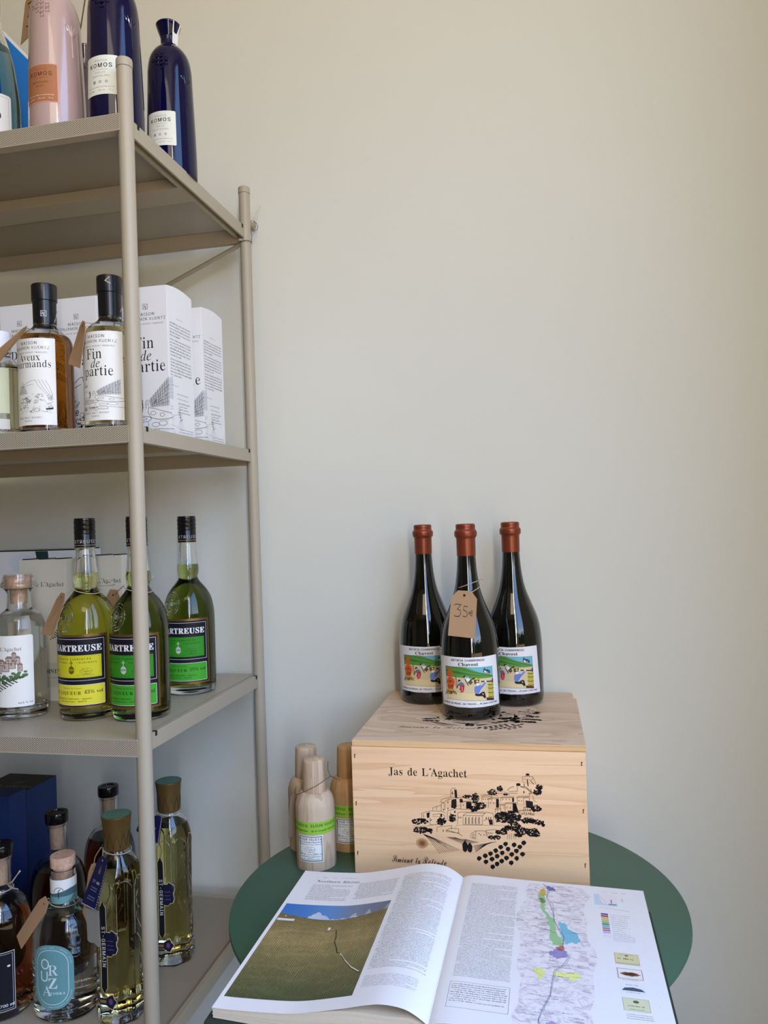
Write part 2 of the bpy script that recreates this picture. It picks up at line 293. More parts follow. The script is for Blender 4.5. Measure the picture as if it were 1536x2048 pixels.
# ------------------------------------------------------------------ lettering: glyph outlines as vector data
FONTS = {
'sans': {'A': ">:!918};4>W<$>W>)8}=@8};S>8;a>8;E=:9w8}!:4:T:4;2=';2=':T", 'B': "=~!9^8}9^>W;q>V<Y>E=2=p=@=H=C<z=-<@<K;r=);Z=M;+=V:?=E9e<x9;<G9'!:C9Z;w9[<N9j<d9{<s:A<g;#<K;@;};P:C;R!:C<-;e<.<9<=<S<V<_<q<`=6<Q=X<2=q;o=y:C=z", 'C': ">X!;w8v:r9.:'9k9T:m9I;j9T<h:'=j:r>I;w>_<e>R=G>1=v=W>3<m=M<m=?=7<~=]<^=p</=};e=};2=o:c=O:L=2:1<?:1;9:L:E;#9n;e9W<K9^=/:)=M:g>3:g=v9}=G9G<f9&", 'D': ">P!;F8}:&8}:&9Z;q9_<=9j<l:-=':J==;&=D;k==<S<y==<P=b;`=y:#=z:#>W;j>U<[>C=L=f=y<g>&<.>#;.=Z:'=(9M<X95!:C>W:C8}9^8}9^>W", 'E': '=X!9^8}9^>W=)>W=)=z:C=z:C<.<t<.<t;P:C;P:C9Z=,9Z=,8}', 'F': '=O!9^8}9^>W=&>W=&=z:C=z:C<&<k<&<k;H:C;H:C8}', 'G': ">c!;y8v:r9/:&9k9T:m9I;j9T<h:&=j:q>I;u>_<e>R=H>/=w=U>4<n=M<n='=T<K=v;c=}:~=f:L=2:1<?:5;#:W:6;#9n;T9Z<-9W<[9c=&9z=A:A=T;5=h;2<+;2<+;l>8;l>4:_=m9k=P9L<v9+", 'H': '>`!9^8}9^>W:C>W:C<1==<1==>W>#>W>#8}==8}==;S:C;S:C8}', 'I': '<<!9@8}9@9Z:<9Z:<=z9@=z9@>W;y>W;y=z:~=z:~9Z;y9Z;y8}', 'J': "=A!;$8v:79(9^9S9I9~9B:t:(:t:0:':U9];39T;d9l;{:F;|>W<a>W<Z9~<E9S<$94;V8}", 'K': ">-!:.:W:.;C<}>W=v>W!9^8}9^>W:C>W:C8}!=)8};';o;O<E=w8}", 'L': '=>!9^8}9^>W:C>W:C9Z<z9Z<z8}', 'M': '?t!9^8}9^>W:_>W<):x<R9R<C9R<g:e>6>W?7>W?78}>R8}>U>#>0<Y<g8}<.8}:6>#:=>#:>=L:@8}', 'N': '>f!9^8}9^>W:N>W<w:e=S9X=J9W=D>W>)>W>)8}=88}:s<e:2=z:==|:C8}', 'O': ">p!;w8v:r9.:'9k9T:m9I;j9T<h:'=j:r>I;w>_<|>I=k=j><<h>G;j><:m=k9k<|9.!;w9V<_9f=9:6=[:~=d;j=[<U=9=B<_=o;w=~;2=o:W=B:5<U:-;j:5:~:W:6;29f", 'P': "=s!9^8}9^>W;n>V<]>A=(=~=B=T=M<~=K<I=;;u<y;N<L;2<';(:3;%:3;^;d;_<B;r<X<,<h<U<h=(<X=P<9=m;r=x:C=z:C8}", 'Q': ">p!;a:f<I:f>.8L=F8L!;w8v:r9.:'9k9T:m9I;j9T<h:'=j:r>I;w>_<|>I=k=j><<h>G;j><:m=k9k<|9.!;w9V<_9f=9:6=[:~=d;j=[<U=9=B<_=o;w=~;2=o:W=B:5<U:-;j:5:~:W:6;29f", 'R': "=w!9^8}9^>W;o>V<^>C=)>%=B=X=N='=K<M=;;{<z;V<';4:&;1:&;k</;s<Y<4<j<e<_=J<:=n;d=z:C=z:C8}!<r8};Q;P<?;P=b8}", 'S': '=u!;K8t:i8{:(9;9Y9l9G:O:.:O:6:/:P9l;?9S<89c<e:3<h:d<P;):<;v9l<?9Z<`9Y=J9w>&:a>R;N>_<+>W<i>;=6=j=F=/<b=/<S=W<1=s;_>$;3>#:e=q:G=W::=6:?<m:h<H<>;w<x;Y=@;1=M:Q=?9o<r9=<08{', 'T': '=w!9A=z9A>W=V>W=V=z;m=z;m8};,8};,=z', 'U': '>`!;o8u;+8}:O9::%9b9g:89^:t9^>W:B>W:B:y:M:C:c9~;&9f;o9U<[9f<{9~=3:C=>:y=>>W>#>W>#:t=v:8=[9b=19:<U8}', 'V': '>:!;78}91>W9v>W;d9@;V9@;k:+=@>W>)>W<&8}', 'W': '@R!:b8}91>W9t>W;09I;(9I;<:M<B>W=1>W>K9I>B9I>T:C?Z>W@B>W>m8}=}8}<}<a<a>5<o>5<]=1;Q8}', 'X': '>4!938};D<,;D;W9>>W:.>W;_<4;S<4;o<f=+>W=t>W;o;Z;o</=~8}=38};Q;R;`;R;I;)9}8}', 'Y': '>2!;68};6;;91>W9}>W;><I;f;Q;K;Q;[;{=2>W=}>W;x;;;x8}', 'Z': "=l!9K8}9K9O<B=e<f>6<m=|9I=z9I>W=B>W=B>(:L9s:'9B9|9W=D9Z=D8}", 'a': '=:!:g8t:$9&9X9D9B9r9D:U9X:w:%;5;u;V<#;e;z<2;[<R;/<[:M<K:*;~9J<39g<b:4=#:p=4;Z=0<><l<[<9<b8}<%8};|9U;K9&!:q9N;E9W;n9w;~:=<$;):T:h:):L9~:/:,9j:H9U', 'b': '=^!;P8u:k9*:<9]:69]:68}9V8}9V>W:8>W:8<O:[<v:|=.;u=2<:=&<d<c=.;~=::l<z9f<e9H<:9(!;G9P;n9W<99u<P:H<X;(<P;d<9<6;o<S;G<Z:}<S:V<8:?;f:7;(:?:F:V9t:~9V', 'c': '=A!;:8u:K9)9n9V9K:A9C;&9K;i9n<S:K=&;:=5;p=.<A<u<e<R<{<%<?;r<#<C;P<X:z<W:W<F:8;{:(;D:(:e:8:/:b9];:9O;{9d<@:;<|:,<f9Y<B96;q8|', 'd': '=^!;.8u:D9(9w9H9a9f9D:l9P;~9w<c:E=&:f=2;`=.<$<v<G<O<G>W=)>W=)8}<I8}<I9]<C9];q9*!;89P;^9V<(9t<@:F<H;(<@;f<)<8;^<S;8<Z:m<S:E<6:.;d:&;(:.:H:F9u:m9W', 'e': "=I!;?8u:^8~9z9H9Q:-9C;&9Q;{9y<a:Z=,;8=5<%=&<X<[<{;w=(;-=(:p9m:p9m;H<c;H<F;5<4<(;{<C;^<T:n<T:?<2:(;V:':h:4:0:S9f;%9R;Q9P<(9f<B:/<~9}<h9Q<B91;l8y", 'f': ";j!;O=0;O<W9'<W9'=0!9s8}9x>-:3>P:W>f;&>m;W>f;_>d;N>.:n>/:V=l:T8}", 'g': '=_!;:7@:g7D:57U9l7q9T87:+8S:K80:t7z;L7x;z8)<C8T<G9f;x9:;H9(:g9):)9E9b9l9K:D9D;A9P<#9x<c:U=-;/=5;`=.<%<w<I<O<I=0=)=0=)8t<}8><f7r<A7V!;89];_9c<)9|<@:K<H;,<A;g<)<8;_<S;8<Z:m<S:F<7:.;f:&;,:.:M:F9}:n9c', 'h': '=O!:8;N:88}9V8}9V>W:8>W:8</:,</:G<d:{=-;m=3<L<r<f<Q<s<$<v8}<88}<7;h;}<@;L<X:h<M:D<+', 'i': ':n!9V8}9V=0:8=0:88}!9v=q9W=}9J>=9W>Z9v>g:8>Z:D>=:8=}', 'j': ':n!9V=0:8=0:68D:&7t9l7]9L7M8s7H8s8%9D8/9U8T!9u=q9V=}9J>=9V>Z9u>g:8>Z:D>=:8=}', 'k': '=2!:4:O:4;?:?;?<,=0<y=0;#;2!9V8}9V>W:8>W:88}!<68}:Z;%;*;P=)8}', 'l': ';(!:Q8{9u9-9d9?9V9f9V>W:8>W:99r:E9Y:q9W:|9$', 'm': '?b!9V8}9V=0:6=0:2<7:><X:Y<y;<=7;f=3</<z<H<U<Q<7<H<7<j<p=G=3>4=2>V<~>q<d?+;|?,8}>J8}>F<+>)<O=X<Z=$<K<d;~<`8};~8};};|;i<G;2<Z:]<L:<;{:88}', 'n': '=O!:8;N:88}9V8}9V=0:6=0:6</:,</:G<d:{=-;m=3<L<r<f<Q<s<$<v8}<88}<7;h;}<@;L<X:h<M:D<+', 'o': '=T!;:8u:K9)9n9V9K:A9C;&9K;i9n<S:K=&;:=5<*=&<d<S=*;i=2;&=$:-<W9H;u8~!;:9O;d9V<09u<G:I<O;&<G;a<0<4;d<S;:<Z:n<S:E<4:.;a:&;&:.:I:E9u:n9V', 'p': "=^!9V7H9V=0:6=0:6<O:b<|;*=1;d=4<:=&<p<U=4;k=::l='9v<e9H<I91;d8v:t9%:89]:87H!;G9P;n9W<99u<P:H<X;(<P;d<9<6;o<S;G<Z:}<S:V<8:?;f:7;(:?:F:V9t:~9V", 'q': '=^!=)7H<G7H<G9];h9%:x8v:5919X9v9D:l9K;k9l<U:E=&:x=4;T=1;y<|<I<O<I=0=)=0!;89P;^9V<(9t<@:F<H;(<@;f<)<8;^<S;8<Z:m<S:E<6:.;d:&;(:.:H:F9u:m9W', 'r': ';o!9V8}9V=0:6=0:9<Q:L<p:j=+;_=5;_<R:o<O:O<::?<#:8;X:88}', 's': "<~!:}8u:C8|9q969Q9[9E:$:$:1:B9^:|9N;U9Y;t9w;v:<;d:S:';)9a;F9Q;n9V<F9t<o:T=0;5=5;^=.<+<t<T<2;x<%;U<R;4<]:i<Z:;<?:3<%:8;k:[;Q;e;7<7:|<R:[<[:1<O9[<,95;R8z", 't': ";N!;7=0;7<W9'<W9'=0!9c>1:D>1:F9r:X9W;59W;@9#:o8y:;9&9t9A9g9]", 'u': '=O!:}8x:R8~:.939a9j9V:Q9V=0:8=0:;:6:Y9d;39S;m9e<3:;<8=0<v=0<v8}<:8}<:9~<C9~<<9j;y9<;Q9$', 'v': '=:!:j8}92=09v=0;996;#96<A=0=(=0;M8}', 'w': '?6!:P8}98=09y=0:v9J:l9J:x:);h=0<L=0=G9J=<9J=E9s>:=0>|=0=c8}=%8}<%<c<3<c;28}', 'x': '=0!968}:r;E:r:r9>=0:*=0;:;9:v;9<*=0<q=0;<:p;<;A<w8}</8}:t:};8:}9}8}', 'y': '=:!9P7L9_8&:(7~:C8-:j8|92=09v=0;996;#96<A=0=(=0;(7~:j7_:I7L9}7F', 'z': '=1!9K8}9K9O;j<P9Q<S9Q=0<^=0<^<[:D9Y<d9Y<d8}', '0': "={!;N8v:l9%:+9V9_:P9Q;j9_=':+=}:l>R;N>_<0>R<q=}==='=J;j==:P<q9V<19%!;N9S;w9[<E:'<`:j<i;j<`<k<E=Q;w=y;N>&;%=y:V=Q:<<k:3;j:<:j:V:';%9[", '1': '={!9n8}9n9X=<9X=<8}!<$>W<$8};?8};?=v9x<w9x=a;1>W', '2': '={!9b8}9b9P<*<*<G<W<P=(<L=G<8=g;t={;K>&;*=}:c=j:M=I:E<{9d<{9q=b:/>.:e>Q;L>_<3>Q<]>9=%=f=1=9=,<X<U;a:`9Z=:9Z=:8}', '3': "={!;E8v:Z9%9~9D9X9v9M:J:3:J:K9r;/9T;u9Z<K:#<Y:c<?;@;e;^:d;d:d<;<0=z9h=z9h>W=)>W=)>';><&;><1;}</<D<$<o;d=::y=6:%<z9V<T96<#8}", '4': '={!9I:/9I:e;c>W<G>W:3:j=R:j=R:/!<*8}<*<N<h<N<h8}', '5': '={!;H8v:q8}:89=9m9k9^:H:@:H:K:&:l9c;49U;a9U<-9i<J:.<W:[<S;2<5;d;^<#:x;{:F;b9e;i:&>W=#>W=#=z:^=z:L<=;;<]<6<Q<V<><z;v=:;+=4:2<n9Q<59(', '6': "={!;M8v:d9(:.9P9i:19d;+:2<7;h>W<R>W:W;q:q<4;=<H;z<G<L<7<q;v=.;L=9:w=6:?=%9k<T98<'8~!;M9Q;o9W<79n<O:5<W:d<S;,<>;R;y;l;M;u:~;m:];R:H;,:C:e:K:6:d9n;,9W", '7': "={!:'8}<S=z9`=z9`>W=<>W=<=w:l8}", '8': '={!;M8v:p8}:19=9d9m9U:M9Z:s9o;C:4;d:`;u:,<89p<`9h=19u=k:3>2:X>L;M>_<B>L<h>2=&=k=3=1=+<`<o<8<<;u<g;d=,;C=A:s=F:M=89m<k9=<,8}!;M9R;t9V<?9i<X:*<b:Q<[:q<E;7;};N;M;V:z;N:U;7:?:q:9:Q:B:*:[9i;(9V!;M<2;v<8<8<L<K<l<O=-<K=I<9=h;v={;M>&;%={:b=h:O=I:K=-:O<l:c<L;%<8', '9': '={!;M>_<7>P<n>(=2=G=7<M<i;A;38}:H8}<C;d<*;C;^;0:~;1:O;A:+;_9n<+9b<^9e=99w=j:F>?:u>V!;M>&;,=}:d=g:L=B:C<q:H<L:]<&;#;h;M;_;o;d<7;z<O<A<W<o<O=B<7=g;o=}', '.': ";'!:%8y9a9*9S9J9a9k:%9y:F9k:S9J:F9*", ',': ";'!9G7a9f9i:O9i9v7a", "'": ';9!9p<N9h>W:N>W:F<N', '-': "={!<b;`<b;':8;':8;`", '%': "@H!:v<+:R<0:.<F9t<j9m=99q=s:(><:H>V:v>`;>>Z;b>D;x=}<$=Q;{<t;i<N;H<4!:v<W;:<d;J=9;@=|:v>3:V>':E=Q:P<k!>O8s>,8y=d93=M9U=E:%=J:_=];)=~;B>O;L>s;F?;;0?Q:j?X:>?T9a?A9:>}8}!>O9D>p9O?$:%>u:i>O:{>/:p={:>>*9V!:J8}><>W>w>W;*8}", '&': "=v!;08v:T8}9v9>9P9m9C:K9L:{9e;D;O<j;k=,;r=J;l=e;R=};4>':o={:W=e:O=D:W<|=l8}<}8}9y<i9m=C9}>$:L>M;3>[;j>R<6>8<Q=b<Q=/<&<H:4:u:':I:39y:M9`:s9Q;g9]<49x<T:E<i:z<n;K=M;K==:I<^9P;{9(", '/': ';e!;V>p9i809/80:y>p'},
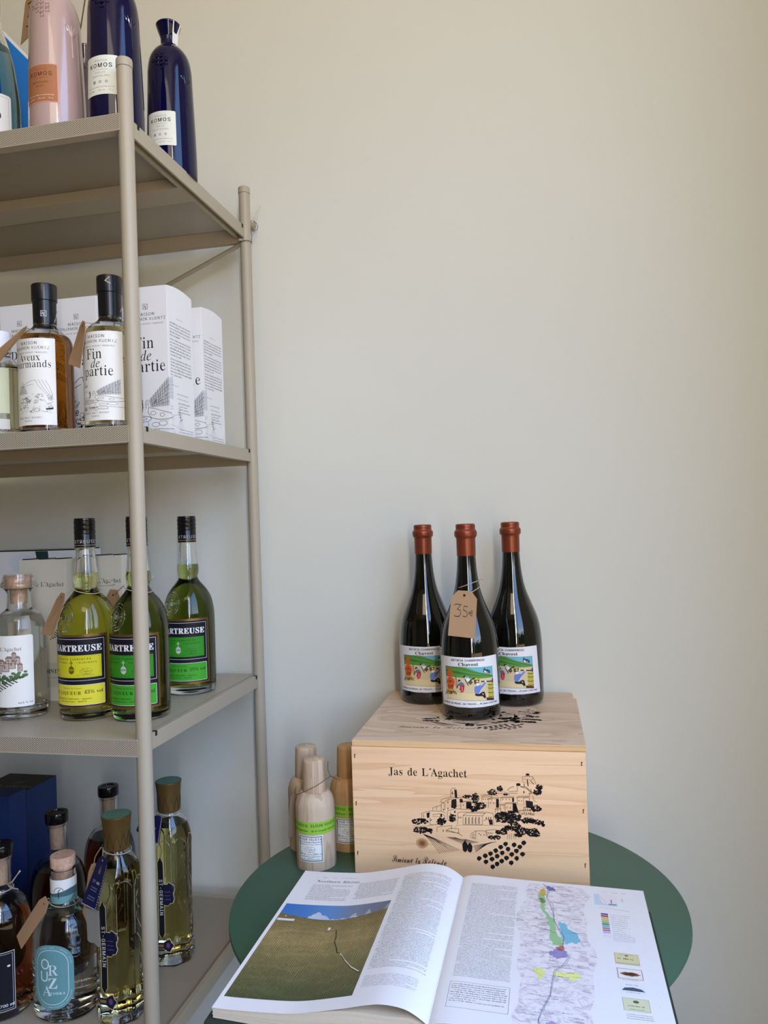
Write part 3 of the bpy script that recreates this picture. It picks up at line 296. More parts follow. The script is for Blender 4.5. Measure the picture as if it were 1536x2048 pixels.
'bold': {'A': '=k!8t8}8t93939;9H9U;9>,;K>+=;9k=U9==q93=q8};P8};P93<#9=<+9O;i:J:-:J9o9d9o9F9~98:F93:F8}!:7:h;^:h:x<O', 'B': "=q!918}91929Z9<9k9Z9m=&9b=]90=m90=}<,=y<^=m=%=W=:=9==<P<v;~</;c=(;D=R:l=V:2=99S<W9-;{8~!:};h;];o<%<6<-<j<'=<;r=Y;_=d;4=f;%=Z!;I99;u9B<19^<<:2<9:o<.;0;v;C:};R:~9R;-9?", 'C': ">.!;m8r:f9*:;9B9f9v9F:]9<;49@<)9N<Y:*=L:~=|<&>*=9=i=P=t=X>+=k>+=k<D=Y<D=D<s<u=L<-=p;I=i;&=N:j<~:[<@:[:`:l:';+9Y;Q9A<699=*9W=b:0=u9{=59:<j9&", 'D': '>J!958}95929[9;9j9T9l=+9c=Y9P=h90=m90=};x={<k=h=J=A=s<f>,;y>%:X=d9t=39E<K9*;O8}!;I99;y9A<O9m<k:b<p;P<j<?<Z<y<A=F;y=_;J=g;)=]:}=6:~9U;,9?', 'E': "=p!9/8}9/929`9?9m9p9k=D9Y=d91=m91=}=D=}=D<P=4<P<}=2<U=T;o=d;7=c;'=Y:~;b;f;q;~<4<0<j<@<j<@:<</:<<%:r;l;7;I;F:~;I:~9e;(9H;69?<I9H=(9m=P:U=d:U=G8}", 'F': '=I!908}90929Z9>9k9[9m=,9d=V9Q=e9/=m9/=}=?=}=?<P=.<P<t=6<Q=U;Q=e;/=c;#=W:};c;b;r;{<6<,<l<><l<>:<<-:<<%:g;m;3;I;G:};K;%9R;79;;m92;m8}', 'G': '>V!;x8s:k9*:?9A9h9t9A:u9>;l9G<C9w=<:h=t;m>+===j=X>+=k>+=k<D=Y<D=D<r<{=F<5=o;K=i;(=N:l=#:^<A:^:^:{9e;R97<>90<X9<<e9S<c:e<S:u<#:}<#;1>N;1>N:}>(:u=x:f=t9>=,9%', 'H': ">f!908}90929`9A9m9s9k=F9Y=b91=m91=};^=};^=m;2=d;$=O:};g<g;g<d=O<U=d<*=m<*=}>U=}>U=m>'=^=w=0=y9Z>-9=>U92>U8}<*8}<*92<S9;<b9M<g;H:};H;%9O;39<;^92;^8}", 'I': ';q!9.8}9.929d9G9m9m9k=M9Z=e9.=m9.=};`=};`=m;5=e;$=M:~9o;,9E;b92;b8}', 'J': "<Z!:38;9k8?9B8Q9'8o8z989,9_9V9l9q9`9}9L9}919o8j9s8[:/8T:G8Y:X8|:X=@:F=a9q=m9q=}<J=}<J=m;x=_;m=B;e9B;S8s;58S:i8A", 'K': '>X!918}91929a9A9m9s9k=G9Z=c92=m92=};^=};^=m;3=d;%=O:~;U<i=H<k=`<3=m<3=}>@=}>@=m=b=`=+=:;{<->.9J>F97>b92>b8}<)8}<)92<R96<^9H;2;A:~;1;$9X;49<;^92;^8}', 'L': "=`!908}90929`9A9m9s9k=G9Y=c91=m91=};f=};f=m;6=f;#=I;$9P;39@;U9=<W9N='9r=N:a=a:a=G8}", 'M': '?z!9/8}9/929P989d9G9m9q9l=J9[=d90=m90=};$=}<M:T=w=}?i=}?i=m?I=f?7=V?/=/?19Y?@9;?i92?i8}=A8}=A92=k9<={9Z=}=D<08};z8}:/=::29V:D9::p92:p8}', 'N': '>H!=H8r:1<o:39W:B9;:n92:n8}938}93929d9A9n9q9n=99I=e93=m93=}:c=}=<:p=9=N=*=c<[=m<[=}>:=}>:=m=m=c=^=G=[8r', 'O': '>h!;q8r:p9(:$9[9N:L9=;O9N<Q:%=B:q=v;u>,<v=v=e=D>;<S>L;O>;:L=d9[<t9(!;u9-<B96<c9P<z9|=0;O=+<@<m=:<N=^;p=q;F=i;%=N:j=#:]<A:W;O:d:=:x9e;:9A', 'P': '=W!908}90929`9A9m9s9k=F9Y=b91=m91=};~={<a=n=)=W=B=7=M<l=G<2=3;k<m;O<=;>:};9;%9O;39<;^92;^8}!:};Q;g;Y<-<$<4<Y<.=3;w=T;b=a;5=d;$=U', 'Q': ">h!=/7d<*7w;_82;&8|:J9;9z9b9I:Z9=;d9V<c:2=O;'=|<->+=+=o=q=6>A<A>K;/>0:5=R9L<Z8}<l8`=;88=s8+>F83>I7|!;u9-<C96<d9P<{9|=1;O=&<b<m=:<N=^;p=q;F=i;%=N:j=#:]<A:W;O:d:=:y9e;L96", 'R': ">3!908}90929`9A9m9s9k=F9Y=b91=m91=}<1=y<j=j=6=R=T<w=R<?=1;k<K;K=o9G=~98>:92>:8}<c8};4;?:};?;#9X;39<;^92;^8}!:};U;l;_<7<*<<='<3=B;i=a;9=d;$=Q", 'S': "=;!9L8r9L:e9`:e9z9v:59S:e95;>91;c9=;{9X<'9{;z:@;`:[:?;A9e;v9S<]9e=H:-=p:b>);=>*<<=s<G=v<P>,<d>,<d<O<R<O<C<z<%=J;C=p:|=r:Z=g:E=O:>=1:D<q:W<Z<8;e<e;:<x:K<d9[<790;d8y:s8t9w9-9g9(9_8r", 'T': '=]!9~8}9~92:N9;:a9X:c=g:4=b9p=S9N=,9><N9,<N9,=}=O=}=O<M=?<M=6<x=%=<<h=T<F=c;s=g;u9W<+9;<X92<X8}', 'U': '>F!;d8p:b9#:89>9z9g9k:b9i=F9X=b90=m90=};[=};[=m;1=d:}=H:}:;;.9b;@9J<#97<M9=<o9M=*9i=9:4=;=F=*=b<X=m<X=}>4=}>4=m=l=`=^=E=Z:T=@9V<c9$', 'V': '=b!;?8p9I=;92=`8o=m8o=};>=};>=m:m=f:`=J;o:U<s=H<k=c<;=m<;=}=p=}=p=m=M=a=8=@;Q8p', 'W': '?c!:r8r9>=G9,=e8n=m8n=}:|=}:|=m:V=_:T=C;J:`<=<r<$=Z;P=m;P=}=m=}=m=m=E=c=>=M>4:m?#=F>y=a>Q=m>Q=}?p=}?p=m?V=`?B=;=t8r=b8r<L<E;)8r', 'X': '>1!9,8}9,929N9:9n9R;,;;9c=J9K=d9/=m9/=};`=};`=m;7=i;*=P;u<1<c=L<]=c<5=m<5=}>$=}>$=m=Q=b=,=B<);u=]9L=o99>*92>*8};Y8};Y92<+9;<29P;=:~:C9U:J9<:u92:u8}', 'Y': '=`!:+8}:+92:U9<:c9O:h:z9H=D9/=c8p=l8p=};:=};:=l:n=f:c=Q;d;M<m=F<e=a<7=l<7=}=m=}=m=l=S=c=9=E;x;6;|9O<.9<<X92<X8}', 'Z': '=p!958}<$=d:|=b:H=U:$=79_<L9M<L9Z=}=K=}=K=q:`9>;v9?<]9S=/:#=L:k=^:k=L8}', 'a': '<i!;k8s;I8z;39D:h9(:%8t9]8|9<9>979r9Q:B:0:e;2;);-;z:|</:e<7:><4:0<*:A;R:4;59o;*9S;29D;H9E;j9l<::K<M;@<J;f<><*;v<5;=<69K<@9C<P9K<Y9=<=9$!:^9C;29a;2:p:Y:Y:?:3:A9U', 'b': "<z!9L8r9L=E9F=b9)=m9)=}:P=}:P<':n<@;5<M;d<K<,<;<H;z<];R<f:~<d:E<J9^;l9&;<8t:u8t:/9=!:~9/;E9<;S9R;a:g;R;g;:<#;#<(:b;z:P;^:R9R:a98", 'c': '<5!:c8s:)9$9W9J9;:(95:p9I;X9t</:S<K;,<N;L<H;p<1<$;n<$;R;l;;;I;9;1;U;,<0:z<8:[<4:?;m:8;N:?:6:O9n:t9M;E9I;{9j<-9^;[90;A8~', 'd': "='!:R8s9p9+9D9d94:Y9E;X9h<0:<<K:|<H;J<(;H=U;:=g:w=m:w=}<O=}<O9d<X9F<r9=<r9,;J8s;J9H;/9)!:r9=;59J;J9n;H;d;3;~:u<):_<$:H;f:<:`:H9[:T9H", 'e': "<=!:a8s:'9$9V9J9;:+94:d9;;=9W;w:*<A:d<N;3<H;e<(<%;J<+:m:;:m:I9y:Y9`;29K;`9[;z9x<-9k;[95;$8v!::;+;4;+;1;n;#<2:h<9:J<*:<;X", 'f': ';A!908}90919Q9A9U9k9U<%91<%91<F9U<F9[==9k=]:)=t:_>*;E>$;p=Y;q=5;c<|;D<u;+=&;$=<;0=f;*=p:c=i:Z=E:Z<F;6<F;6<%:Z<%:[9M:j97;291;28}', 'g': "<W!:X7K9`7W9E7g908'988I9g8c9@9&999?9?9[9T9s:,:49T:S9D:h97;?9=;c9Y<-:7<I:t<N;T<@<M<@<M;x;x;x<3;6;y:T;>:1:A:+:+9i:99V;R9O<19;<J8o<E84<07s;i7]!:d:B:u:F;):X;2;>;)<$:u<6:d<9:B<$:8;>:B:X:S:F!:h7d;c7v;o8(;n8K;M8Y:'8Z9l8<9s7|:97h", 'h': '=2!938}93919Q9?9U9Y9U=L9K=g94=n94=}:Z=}:Z;w;3<F;_<N<;<=<L<(<Z;?<[9J<e98<|91<|8};58};591;R9?;V9Y;T;a;I;v;6;{:o;n:Z;V:[9J:d98:{91:{8}', 'i': ';1!:+<{9c=-9S=Q9c=w:+>):O=w:^=Q:N=-!938}93919Q9>9U9Y9T;y9M<095<596<F:Z<F:[9Q:d98:{91:{8}', 'j': ';=!:0<|9h=/9Y=S9i=x:0>+:T=x:d=S:T=/!9E7K8c7^8L7u8D868T8X8|8_948Q9;8A9/7h9O7f9^7|9a;o9Y<,97<697<F:f<F:a8<:P7w:77_', 'k': '<x!928}92919Q9?9U9Y9U=K9M=g95=m96=}:Z=}:Z:p;];w;^<,;9<5;9<F<j<F<j<5<0;{;I;<<k9C=-91=-8};>8};>91;W97;Y9G:j:Y:Z:L:[9J:d98:{91:{8}', 'l': ';2!938}93919Q9>9U9Y9U=K9M=g95=m95=}:Z=}:[9Q:d98:{91:{8}', 'm': '?)!938}93919Q9?9U9Y9T;x9K</94<694<F:X<F:X;u;0<F;X<N<<<:<P;q<t<:=@<L=w<J>D<(>R;?>S9J>[98>s91>s8}=.8}=.91=H9;=O9Y=L;a=B;v=.;{<t;v<T;X<U9J<_98<u91<u8};28};291;L9;;S9Y;Q;`;F;v;2;{:l;n:X;V:Y9J:b98:x91:x8}', 'n': '=2!938}93919Q9?9U9Y9T;x9K</94<694<F:Z<F:Z;w:|<<;H<L<#<J<;<=<W;f<[9J<e98<|91<|8};58};591;R9?;V9Y;T;a;I;v;6;{:o;n:Z;V:[9J:d98:{91:{8}', 'o': "<a!:p8s:=8{9d9@9@9w94:a9@;J9d<&:=<G:o<N;R<A<(;w<F;;<M:a<F:*<(9K;S9$!:p9,;096;>9N;G:a;;;{;'<6:p<;:Z<6:F;{:;:a:D9N:S96", 'p': '=(!927L927[9Q7k9U8<9T;t9L<.94<794<F:U<F:U;s:s<;;<<M;`<N<*<B<X;k<l;.<i:/<P9M<(9%;]8t;*8z:Z9A:_7u:n7b;07];07L!;.9=;D9B;Z9];i:a;];d;P;w;2<&:m;s:Z;V:Z9g:j9L', 'q': "<}!:v7L:v7];<7c;I7u;K9>:y8z:T8t:,8{9f939K9T9;:#95:V9<;49[;s:@<G;'<N;m<)<P<P<P7}<Z7c<s7]<s7L!:z9?;;9I;K9e;I;p;;<.:z<7:W<+:I;q:;:c:I9^:b9C", 'r': '</!938}93919Q9>9U9Y9T;y9L<095<596<F:X<F:X;h:p<-;9<H;T<N;y<E<,<3<1;v;};Q;Q;L;(;p:n;d:^;B:^9I:j97;091;08}', 's': "<0!:^8s9k9*9T8t9E8t9E:/9V:/9p9R:<94:t97;+9[:p:':$:O9W:p9G;<9J;h9c<3:0<J:]<O;@<A;`<O;`;I;O;I;7;y:p<5:E<4:1;{:9;S;M:o;k:?;l9n;Z9?;58}", 't': ";O!:B8t9u8{9X9?9Q<'95<'95<<:G=^:V=^:V<F;;<F;;<':V<':X9_:b9M:o9I;,9V;99m;I9d;+93:s9$", 'u': '=,!:I8s9w8}9V9L9N;u9E<.9,<69,<F:T<F:T9e:b9K:x9E;39I;O9d;N;v;D</;(<6;(<F<T<F<U9W<`9E<y9?<y9.;O8s;O9I;%9$', 'v': '<B!:T8s9A;s94<-8z<58z<F:k<F:k<6:Q<3:G;};$:@;];y;V<.;6<6;6<F<A<F<A<7<)<+;t;h:g8s', 'w': '=i!:@8s90;y8r<58r<F:P<F:P<5:<</:9;z:n:E;>;V;-<*:o<7:o<F<S<F<S<5<<</<8;~<a:S=8;|=3</<u<7<u<F=s<F=s<7=b<0=S;t<@8s<18s;J;0:R8s', 'x': '<O!9&8}9&909T9M:A:N9E;}9%<59%<F:p<F:p<6:W<1:S<&:~;9;U<#;N<2;4<6;4<F<G<F<G<8;u;w;1;#<89><O90<O8}:b8}:b91:|96;$9D:P:89w9H9{97:<90:<8}', 'y': "<<!9U7K9:7P8|7i8v8(8~8A968R9W8Q9i8B9n7y9}7v:?8=:R8x9@;r90</8x<58x<F:i<F:i<5:K<0:F;|;$:=;X;y;S<0;6<5;6<F<<<F<<<5<)<-;s;h:N8':-7Y", 'z': '<5!9.8}9.9/:o</9s<%9[;k9M;C9;;C9A<F<#<F<#<3:D9:;?9F;[9a;p:1<$:1;x8}', '0': "=,!;'8v:B9%9c9V9B:L98;]9B<m9c=b:B>5;(>@;g>5<E=b<g<l<r;[<g:K<E9V;f9%!;'9F;A9O;R9i;d;[;R=N;A=h;(=q:`=]:Q=;:E;[:Q9}:i9O", '1': '=,!9c8}9c9E:K9F:`9`:a=U:2<~9m<l9I<x9==A:%=]:z><;j><;k9b;~9F<h9E<h8}', '2': "=,!998}999g;&;a;A<7;M<w;K=D;?=a;+=p:h=r:D=U:6<Y9^<d9?='9<=J9F=f9r>/:O>>;6>?;{>-<?=r<Q=R<W<~<L<P;g;T9y9l;o9n<2:'<A:S<j:S<f8}", '3': "=,!:j8v:38z9[909=9K949v9E:79n:D9v9t:=9Q;#9L;L9i;]:Q;K;+:u;J:%;N:%;y:r;};7<8;K<o;G=J;(=p:V=n:?=N:5<f9P<u9==099=F9G=n9p>0:>><;3>?<.>$<Q=T<W<x<E<J;|<';L;l<';Y<N;=<g:n<i:@<Y9h<09:;Q8~", '4': '=,!:?8}:?9E:l9H;(9W;.:C9*:C9*:m;2>:<5>:<5:p<|:p<|:C<5:C<59j<E9M<v9E<v8}!9Y:p;.:p;2=U', '5': "=,!:l8v9k9+9O9=9>9[9E:.9s:?9}9n:59U:V9J;'9P;H9l;X:J;O;2;6;R:i;b9i;V9I;c9`>:<L>:<O<v<)<v;{=>;l=J:/=K:$<):o<3;f<'<F;[<c:v<_:*<=9L;Y9&", '6': '=,!;08v:S9#:3939^9l9C:k9C<.9^=0:4=u:o>9;j>?<3>6<S=}<e=Y<_=:<@=#;p<y;k=M;Z=l;C=u;%=m:i=V:V=2:C;y:q<1;E<6;s<0<<;{<X;^<k;6<o:E<W9Z<797;h8}!;29G;E9K;Z9b;k:Z;Y;O;J;`;,;i:a;_:C;H:G:_:Y9s:l9V', '7': '=,!:58}<1=K:*=J9o=59h<c9?<c9B>:<r>:<r=u:o8}', '8': "=,!:~8v:A8}9c9<9@9g95:@9G:}:=;^9d<,9L<Q9E<}9N=Q9c=r:)>/;*>@;t>4<;={<R=^<_=&<V<V<;<8;`;p<Z;2<p:e<t:E<d9_<F9>;x9'!;6<+;_<V;e=6;I=j:x=t:R=V:I<x:[<N!;&9A;?9D;]9X;o9z;q:F;Z:q:k;C:>:o:6:/:R9P", '9': "=,!:_8v:(8}9b959M9W9N9w9m:1:&9c:?9L:c9E;'9L;@9e;S:0;g;Q;H;6:{;&:K;%:#;19^;G9F;j99<h9K=N9t>#:S>=;/>?;t>)<J=M<g<O<h;E<T:><39[;M9(!;#;T;K;a;g<&;c<d;R=H;A=a:|=o:^=e:O=R:?<X:A<6:V;d", '.': ":{!9{8t9Y9'9Q9E9Y9e9{9s:B9e:J9E:=8~", ',': ':{!9=8%9_9p:B9p::9:9i8%', '-': ';C!9<:a9<;9;(;9;(:a', '%': '?-!:I;$9t;39[;L9K;r9B<a9F=99Y=u:%>::I>@:}>2;9=u;O=9;S<a;J;r;:;L:~;3!:>8}=7>:=l>::s8}!:I;O:];S:u;w:~<a:u=K:]=n:I=s:/=i:$=V9t<a:$;k:7;S!=^8v=,9)<q9B<Z9~<V:V<`;E<o;k=*<(=^<6>&<0>M;k>d;/>h:V>d9~>O9B>79)!=^9E>$9V>6:V>.;@=q;d=^;h=K;d=8;L=,:V=89a=K9I', "'": ':^!9Z<B9M>::1>::$<B'},
